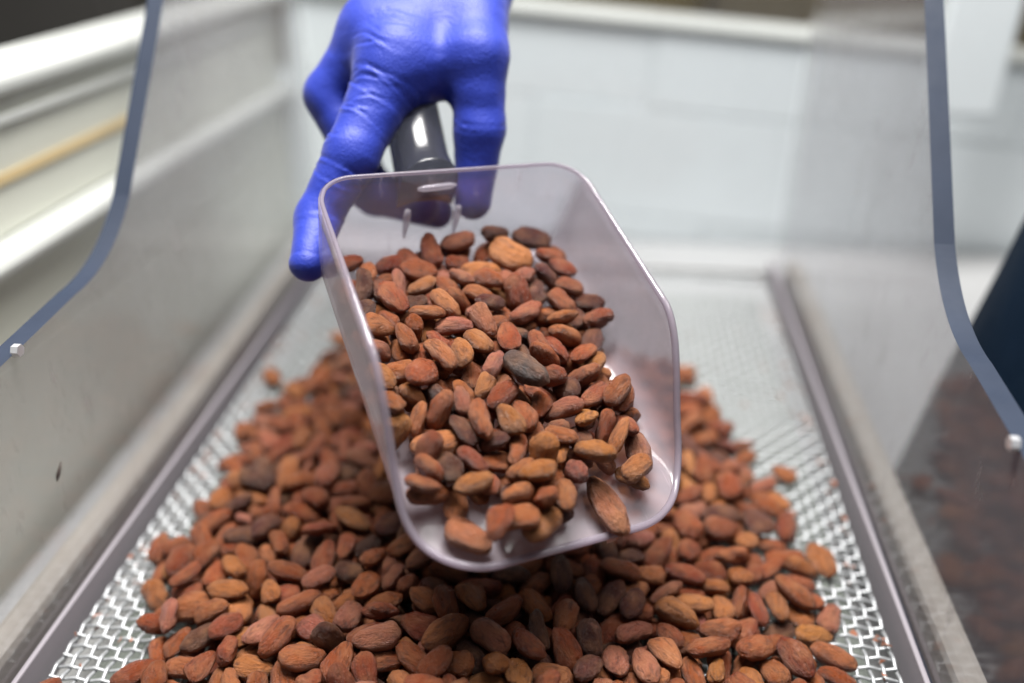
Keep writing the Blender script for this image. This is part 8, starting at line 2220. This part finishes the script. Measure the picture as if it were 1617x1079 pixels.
FILL = json.loads('''[[11,0.8,-0.0174,0.284,0.1148,0.19,-0.04,-0.88,0.43,0],
[2,0.72,0.0353,0.3274,0.1115,0.39,0.14,-0.07,0.91,1],
[10,0.8,0.0156,0.3368,0.1213,0.19,0.62,-0.68,-0.35,3],
[4,0.76,-0.029,0.3055,0.1238,0.14,-0.98,0.11,0.13,0],
[13,0.87,0.0025,0.3491,0.1288,0.43,-0.02,0.22,-0.87,0],
[9,0.75,-0.0397,0.3417,0.1388,0.12,0.1,-0.97,-0.17,0],
[2,0.71,0.0406,0.2916,0.0993,0.47,-0.32,-0.58,0.59,0],
[13,0.72,0.0135,0.3683,0.1322,0.89,0.39,0.06,0.26,1],
[0,0.79,0.0264,0.3515,0.1222,0.24,-0.11,0.18,-0.95,0],
[8,0.69,0.0024,0.2629,0.0996,0.15,-0.39,-0.9,-0.07,1],
[1,0.66,0.0343,0.2835,0.0977,0.03,0.66,-0.73,-0.18,0],
[6,0.73,-0.005,0.2799,0.1109,0.51,-0.16,-0.62,-0.57,0],
[7,0.75,-0.0322,0.2947,0.1221,0.0,0.29,-0.9,-0.34,3],
[7,0.77,-0.0136,0.3571,0.1368,0.03,0.35,-0.93,0.09,3],
[0,0.76,0.035,0.3527,0.128,0.01,-0.79,0.62,0.02,2],
[6,0.83,-0.0284,0.3509,0.1388,0.16,-0.97,-0.04,0.18,3],
[8,0.75,0.0107,0.3017,0.1095,0.96,0.17,0.13,0.19,0],
[11,0.72,0.0119,0.3585,0.1296,0.85,0.47,0.14,-0.2,0],
[0,0.77,0.0028,0.2908,0.111,0.29,0.66,-0.35,-0.6,2],
[2,0.85,0.0152,0.2679,0.0985,0.25,-0.14,0.4,-0.87,0],
[0,0.74,0.0052,0.3157,0.1172,0.11,-0.95,0.25,0.15,1],
[9,0.8,0.0551,0.3258,0.109,0.12,0.45,0.89,-0.06,0],
[12,0.76,0.009,0.3776,0.1357,0.17,0.18,-0.13,0.96,1],
[5,0.79,0.041,0.3418,0.1151,0.94,0.2,0.05,0.27,2],
[8,0.82,-0.0519,0.3175,0.1348,0.21,0.23,-0.92,-0.25,1],
[12,0.84,0.0335,0.3155,0.1085,0.09,-0.04,0.18,-0.98,3],
[3,0.8,-0.0325,0.281,0.1164,0.17,-0.71,-0.68,0.03,0],
[9,0.73,-0.0179,0.2752,0.1105,0.33,-0.92,0.17,0.09,0],
[10,0.73,0.0479,0.2977,0.0997,0.33,0.06,-0.94,-0.05,0],
[7,0.69,0.0118,0.3247,0.1177,0.93,0.24,0.08,-0.27,0],
[0,0.82,-0.0221,0.3296,0.1303,0.2,-0.61,-0.77,-0.04,0],
[7,0.72,-0.0255,0.3161,0.1259,0.97,-0.02,0.0,0.23,0],
[10,0.75,-0.0109,0.3146,0.1228,0.05,-0.09,-0.76,-0.64,0],
[7,0.81,0.0228,0.3931,0.1399,0.86,-0.25,0.06,-0.45,0],
[6,0.8,-0.0197,0.344,0.1336,0.16,-0.16,0.24,-0.94,0],
[10,0.83,-0.0037,0.3336,0.1265,0.86,-0.17,-0.03,0.47,0],
[10,0.74,0.0243,0.3592,0.1272,0.52,-0.14,-0.09,-0.84,3],
[10,0.76,0.0247,0.3189,0.1136,0.34,0.24,-0.17,-0.89,3],
[7,0.78,-0.0129,0.3044,0.1192,0.17,-0.97,-0.09,0.14,0],
[8,0.7,-0.0008,0.3088,0.1182,0.42,0.42,0.02,-0.81,0],
[7,0.74,0.0448,0.3331,0.1122,0.05,-0.03,-0.88,0.47,1],
[8,0.75,-0.001,0.359,0.1346,0.09,-0.31,0.85,0.41,0],
[8,0.9,-0.0257,0.3623,0.1416,0.35,0.13,0.04,0.93,3],
[0,0.79,0.0411,0.3507,0.1198,0.36,0.88,0.29,-0.11,0],
[13,0.76,0.0109,0.2867,0.1056,0.05,-0.75,0.61,0.26,3],
[9,0.78,-0.0104,0.3199,0.1295,0.08,-0.07,-0.97,0.23,0],
[5,0.79,-0.0448,0.3491,0.1434,0.04,0.1,-0.99,0.07,0],
[5,0.73,-0.0038,0.3239,0.1221,0.07,0.13,-0.97,-0.18,3],
[8,0.82,-0.0501,0.3315,0.1376,0.2,-0.12,0.18,-0.96,0],
[9,0.79,-0.0137,0.332,0.1327,0.16,-0.67,-0.7,0.19,1],
[8,0.7,0.0578,0.3173,0.1057,0.61,-0.36,0.27,0.65,0],
[12,0.81,-0.0069,0.2888,0.1137,0.2,0.92,-0.35,-0.0,0],
[12,0.83,0.0323,0.298,0.1036,0.3,-0.58,-0.74,0.17,2],
[13,0.77,-0.009,0.3471,0.1345,0.2,0.53,0.06,0.82,0],
[0,0.74,0.0426,0.3575,0.1235,0.55,-0.8,-0.01,-0.24,3],
[5,0.81,0.024,0.3315,0.1168,0.55,0.01,0.23,-0.81,0],
[7,0.8,-0.0566,0.3477,0.1476,0.78,-0.0,-0.07,-0.62,1],
[12,0.86,-0.0207,0.3772,0.145,0.61,0.03,0.24,-0.75,0],
[5,0.84,-0.0447,0.3131,0.1346,0.19,0.49,-0.18,0.83,1],
[12,0.78,0.0081,0.318,0.1231,0.46,0.1,0.14,0.87,3],
[1,0.84,-0.0403,0.3617,0.1463,0.9,0.11,0.22,-0.37,0],
[4,0.66,-0.0198,0.2962,0.1175,0.15,-0.97,0.05,0.21,3],
[0,0.76,0.0137,0.349,0.1264,0.38,-0.06,0.55,-0.74,0],
[11,0.72,-0.0315,0.3341,0.1335,0.56,-0.07,0.4,-0.72,0],
[2,0.79,0.0377,0.3654,0.127,0.96,-0.16,-0.17,-0.17,1],
[3,0.72,-0.0244,0.3377,0.139,0.17,-0.36,-0.91,-0.11,0],
[5,0.8,-0.015,0.2627,0.1056,0.41,0.18,0.0,0.9,0],
[3,0.84,-0.0258,0.3236,0.1353,0.17,-0.67,0.72,0.12,1],
[3,0.77,-0.0336,0.3216,0.1299,0.98,0.16,0.14,0.01,0],
[1,0.76,0.0107,0.339,0.1289,0.13,-0.14,0.03,0.98,0],
[2,0.74,-0.0381,0.3271,0.1363,0.05,0.3,0.8,-0.52,0],
[8,0.67,-0.0328,0.2841,0.1245,0.52,-0.68,0.5,-0.14,2],
[7,0.68,0.0053,0.3321,0.1234,0.79,-0.03,-0.05,-0.61,3],
[5,0.79,-0.0066,0.3676,0.138,0.91,0.34,0.16,-0.2,0],
[8,0.81,0.0158,0.2511,0.0955,0.65,0.17,-0.41,-0.62,1],
[3,0.73,0.0028,0.2742,0.1037,0.14,0.3,-0.86,-0.39,3],
[10,0.76,0.0195,0.3169,0.1189,0.02,0.09,0.3,-0.95,3],
[2,0.78,0.007,0.3054,0.1182,0.47,-0.67,-0.54,0.21,3],
[2,0.68,0.0189,0.378,0.1367,0.7,0.09,0.63,0.31,3],
[8,0.82,0.046,0.3221,0.109,0.77,0.1,-0.37,0.51,0],
[8,0.71,0.0172,0.308,0.1131,0.28,-0.19,-0.94,0.02,0],
[3,0.8,0.0247,0.3725,0.1304,0.61,-0.16,0.31,-0.71,3],
[0,0.64,-0.004,0.2727,0.109,0.3,0.22,0.93,0.06,0],
[13,0.74,0.0198,0.2888,0.1053,0.48,-0.68,-0.37,0.42,2],
[11,0.72,0.0257,0.2844,0.1009,0.93,0.04,-0.13,0.36,0],
[7,0.69,0.0357,0.3065,0.1103,0.01,0.99,-0.05,0.14,2],
[12,0.72,-0.0332,0.3715,0.1475,0.03,-0.05,1.0,0.03,3],
[13,0.77,0.0213,0.325,0.1221,0.48,-0.82,0.32,0.01,0],
[12,0.76,-0.0419,0.2969,0.1272,0.47,-0.79,0.06,0.39,1],
[3,0.78,-0.0057,0.2647,0.1056,0.02,0.46,0.87,-0.14,0],
[4,0.79,0.0322,0.2641,0.0934,0.02,0.3,0.8,0.52,2],
[9,0.85,0.0512,0.3086,0.1033,0.6,-0.35,0.34,-0.63,2],
[10,0.81,0.0249,0.2607,0.0957,0.91,0.29,-0.24,0.19,0],
[6,0.74,0.0115,0.3303,0.13,0.11,-0.05,-0.84,0.52,2],
[13,0.67,0.0231,0.3413,0.1231,0.04,0.73,0.41,-0.55,0],
[2,0.77,0.0289,0.2739,0.0983,0.14,-0.21,-0.35,0.9,0],
[6,0.71,-0.0267,0.2894,0.1225,0.31,-0.66,0.3,0.62,1],
[5,0.75,0.0081,0.2809,0.1104,0.95,0.27,0.11,0.03,0],
[7,0.78,0.0329,0.3725,0.1328,0.08,0.89,0.16,-0.43,0],
[5,0.73,0.0029,0.3224,0.1292,0.07,-0.7,0.69,-0.13,0],
[12,0.72,0.0308,0.3441,0.1233,0.49,0.24,-0.48,0.69,0],
[5,0.8,-0.0131,0.2958,0.1207,0.04,0.28,-0.1,0.95,0],
[6,0.82,0.0001,0.3847,0.1436,0.4,-0.51,0.76,0.04,0],
[4,0.8,-0.018,0.3059,0.1271,0.18,0.54,0.82,0.05,0],
[4,0.77,0.0429,0.3076,0.1052,0.7,-0.3,-0.32,0.57,3],
[13,0.78,-0.0423,0.3209,0.1388,0.18,0.3,0.67,0.65,0],
[10,0.84,0.0258,0.384,0.1365,0.41,0.89,-0.19,0.0,3],
[2,0.8,0.0056,0.3576,0.1404,0.89,-0.01,0.44,-0.1,3],
[3,0.77,0.0476,0.3143,0.1118,0.97,0.17,0.06,-0.18,0],
[8,0.84,0.0139,0.3198,0.1267,0.79,-0.33,0.2,-0.48,2],
[8,0.81,0.0061,0.2622,0.1042,0.81,-0.18,0.09,-0.56,0],
[13,0.7,0.0024,0.2845,0.1183,0.19,0.49,-0.77,-0.35,0],
[10,0.79,-0.002,0.3525,0.1374,0.1,-0.21,-0.97,-0.04,1],
[6,0.79,0.0281,0.3619,0.1326,0.9,-0.0,0.17,0.4,3],
[2,0.68,0.012,0.3601,0.1448,0.8,0.08,0.07,0.59,3],
[12,0.75,-0.0331,0.3324,0.1421,0.09,-0.92,0.34,-0.17,2],
[10,0.82,0.0234,0.2838,0.109,0.72,-0.16,0.45,-0.51,0],
[11,0.76,-0.0012,0.3293,0.1346,0.13,-0.96,-0.25,-0.06,0],
[2,0.74,-0.0074,0.3353,0.1371,0.06,-0.64,0.65,-0.41,3],
[1,0.64,0.0504,0.2893,0.0972,0.88,0.05,0.48,0.02,3],
[0,0.71,0.0227,0.3473,0.1309,0.49,0.78,0.39,0.05,0],
[13,0.66,0.03,0.2911,0.1094,0.1,0.29,0.52,-0.8,3],
[0,0.76,0.0102,0.2925,0.1145,0.33,0.27,-0.01,0.91,0],
[3,0.66,0.0395,0.2826,0.1027,0.22,0.12,0.2,0.95,3],
[6,0.82,0.044,0.3261,0.1187,0.41,-0.28,0.85,-0.16,1],
[0,0.71,0.0199,0.2985,0.1079,0.66,-0.67,-0.22,0.26,3],
[3,0.79,0.034,0.3305,0.1185,0.67,0.06,0.06,-0.74,0],
[2,0.78,-0.048,0.3375,0.1446,0.15,-0.52,-0.84,0.03,2],
[2,0.69,0.021,0.3238,0.1301,0.2,-0.49,-0.8,-0.3,0],
[4,0.7,0.0177,0.26,0.1014,0.86,0.13,0.13,0.47,2],
[10,0.76,-0.0054,0.2913,0.1229,0.41,-0.2,-0.89,-0.04,0],
[6,0.73,0.0143,0.3001,0.1179,0.02,0.94,-0.03,-0.32,1],
[10,0.75,0.0018,0.3408,0.1338,0.91,0.21,-0.09,-0.36,0],
[6,0.75,0.0272,0.2654,0.1034,0.42,-0.39,0.01,0.82,1],
[13,0.74,-0.0197,0.3136,0.1336,0.0,0.37,0.13,0.92,0],
[13,0.77,0.0596,0.2998,0.1076,0.33,0.81,-0.49,-0.06,0],
[2,0.78,-0.0254,0.3068,0.1305,0.74,0.21,-0.02,-0.63,0],
[9,0.69,0.0604,0.3133,0.1033,0.49,0.65,0.58,-0.06,0],
[12,0.73,0.0319,0.2807,0.1066,0.62,-0.12,-0.22,0.74,1]]''')
for b, label in SCOOP:
    place_bean(b, label, IN_SCOOP)
for b, label in PILE:
    place_bean(b, label, ON_MESH)


def joined_beans(B):
    cos, faces, tint, bco = [], [], [], []
    data = []
    for me in BMESH:
        n = len(me.vertices)
        c = np.empty(n * 3, np.float32)
        me.vertices.foreach_get('co', c)
        k = np.empty(n * 3, np.float32)
        me.attributes['bean_co'].data.foreach_get('vector', k)
        data.append((c.reshape(-1, 3), k.reshape(-1, 3), [tuple(p.vertices) for p in me.polygons]))
    off = 0
    for b in B:
        c, k, f = data[b[0]]
        R_ = np.array(Quaternion(b[5:9]).to_matrix())
        cos.append((c * b[1]) @ R_.T + np.array(b[2:5]))
        bco.append(k)
        col = tone(CLS[b[9]])
        tint.append(np.tile(col, (len(c), 1)))
        faces += [tuple(i + off for i in q) for q in f]
        off += len(c)
    me = bpy.data.meshes.new('mesh')
    me.from_pydata(np.concatenate(cos).tolist(), [], faces)
    me.attributes.new('bean_co', 'FLOAT_VECTOR', 'POINT').data.foreach_set('vector', np.concatenate(bco).astype(np.float32).ravel())
    me.attributes.new('tint', 'FLOAT_COLOR', 'POINT').data.foreach_set('color', np.concatenate(tint).astype(np.float32).ravel())
    return me


for B, name, label in ((REST, 'cocoa_bean_pile', 'rest of the brown cocoa bean pile on the mesh, between and behind the nearer beans'),
                       (FILL, 'cocoa_bean_fill', 'cocoa beans mostly buried under the others in the scoop')):
    if B:
        tag(link(name, joined_beans(B), M_bean_j, None, True), label, 'cocoa beans', None, 'stuff')

# ------------------------------------------------------------------ crumbs and chaff
def crumbs():
    V, F = [], []
    r = random.Random(4)
    for _ in range(420):
        s = r.choice((-1, 1))
        if r.random() < .55:
            x, y = s * (.182 - abs(r.gauss(0, .006))), r.uniform(.12, .69)
        else:
            x, y = r.uniform(-.17, .17), r.uniform(.2, .62)
        c = Vector((x, y, r.uniform(-.001, .0022)))
        sz = r.uniform(.0006, .0018)
        k = len(V)
        for _i in range(4):
            V.append(c + Vector((r.gauss(0, 1), r.gauss(0, 1), r.gauss(0, .4))) * sz)
        F += [(k, k + 1, k + 2), (k, k + 2, k + 3), (k, k + 3, k + 1), (k + 1, k + 3, k + 2)]
    return mesh(V, F)


tag(link('husk_crumbs', crumbs(), M_crumb), 'reddish brown husk crumbs caught along the mesh edges', 'crumbs', None, 'stuff')
r5 = random.Random(9)
V5, F5 = [], []
for i in range(9):
    c0 = scoop_world((.0165 + r5.gauss(0, .0012), .0000 - r5.random() * .0022, -.0004 + r5.gauss(0, .0008)))
    k5 = len(V5)
    for _ in range(4):
        V5.append(c0 + Vector((r5.gauss(0, 1), r5.gauss(0, 1), r5.gauss(0, 1))) * .0009)
    F5 += [(k5, k5 + 1, k5 + 2), (k5, k5 + 2, k5 + 3), (k5, k5 + 3, k5 + 1), (k5 + 1, k5 + 3, k5 + 2)]
tag(link('husk_shred', mesh(V5, F5), M_shred), 'tiny pale pink shred of husk hanging on the front lip of the scoop', 'husk')
ck = link('chaff_flake', tube([Vector((0, .0, 0)), Vector((.0004, .0012, .0025)), Vector((.0006, .0030, .0046)), Vector((.0003, .0056, .0066))], [.0003, .0009, .0008, .0002], 6, False), M_chaff, None, True)
ck.location = (-.1908, .292, .0655)
tag(ck, 'small dark fleck of chaff stuck on the left clear panel', 'chaff')
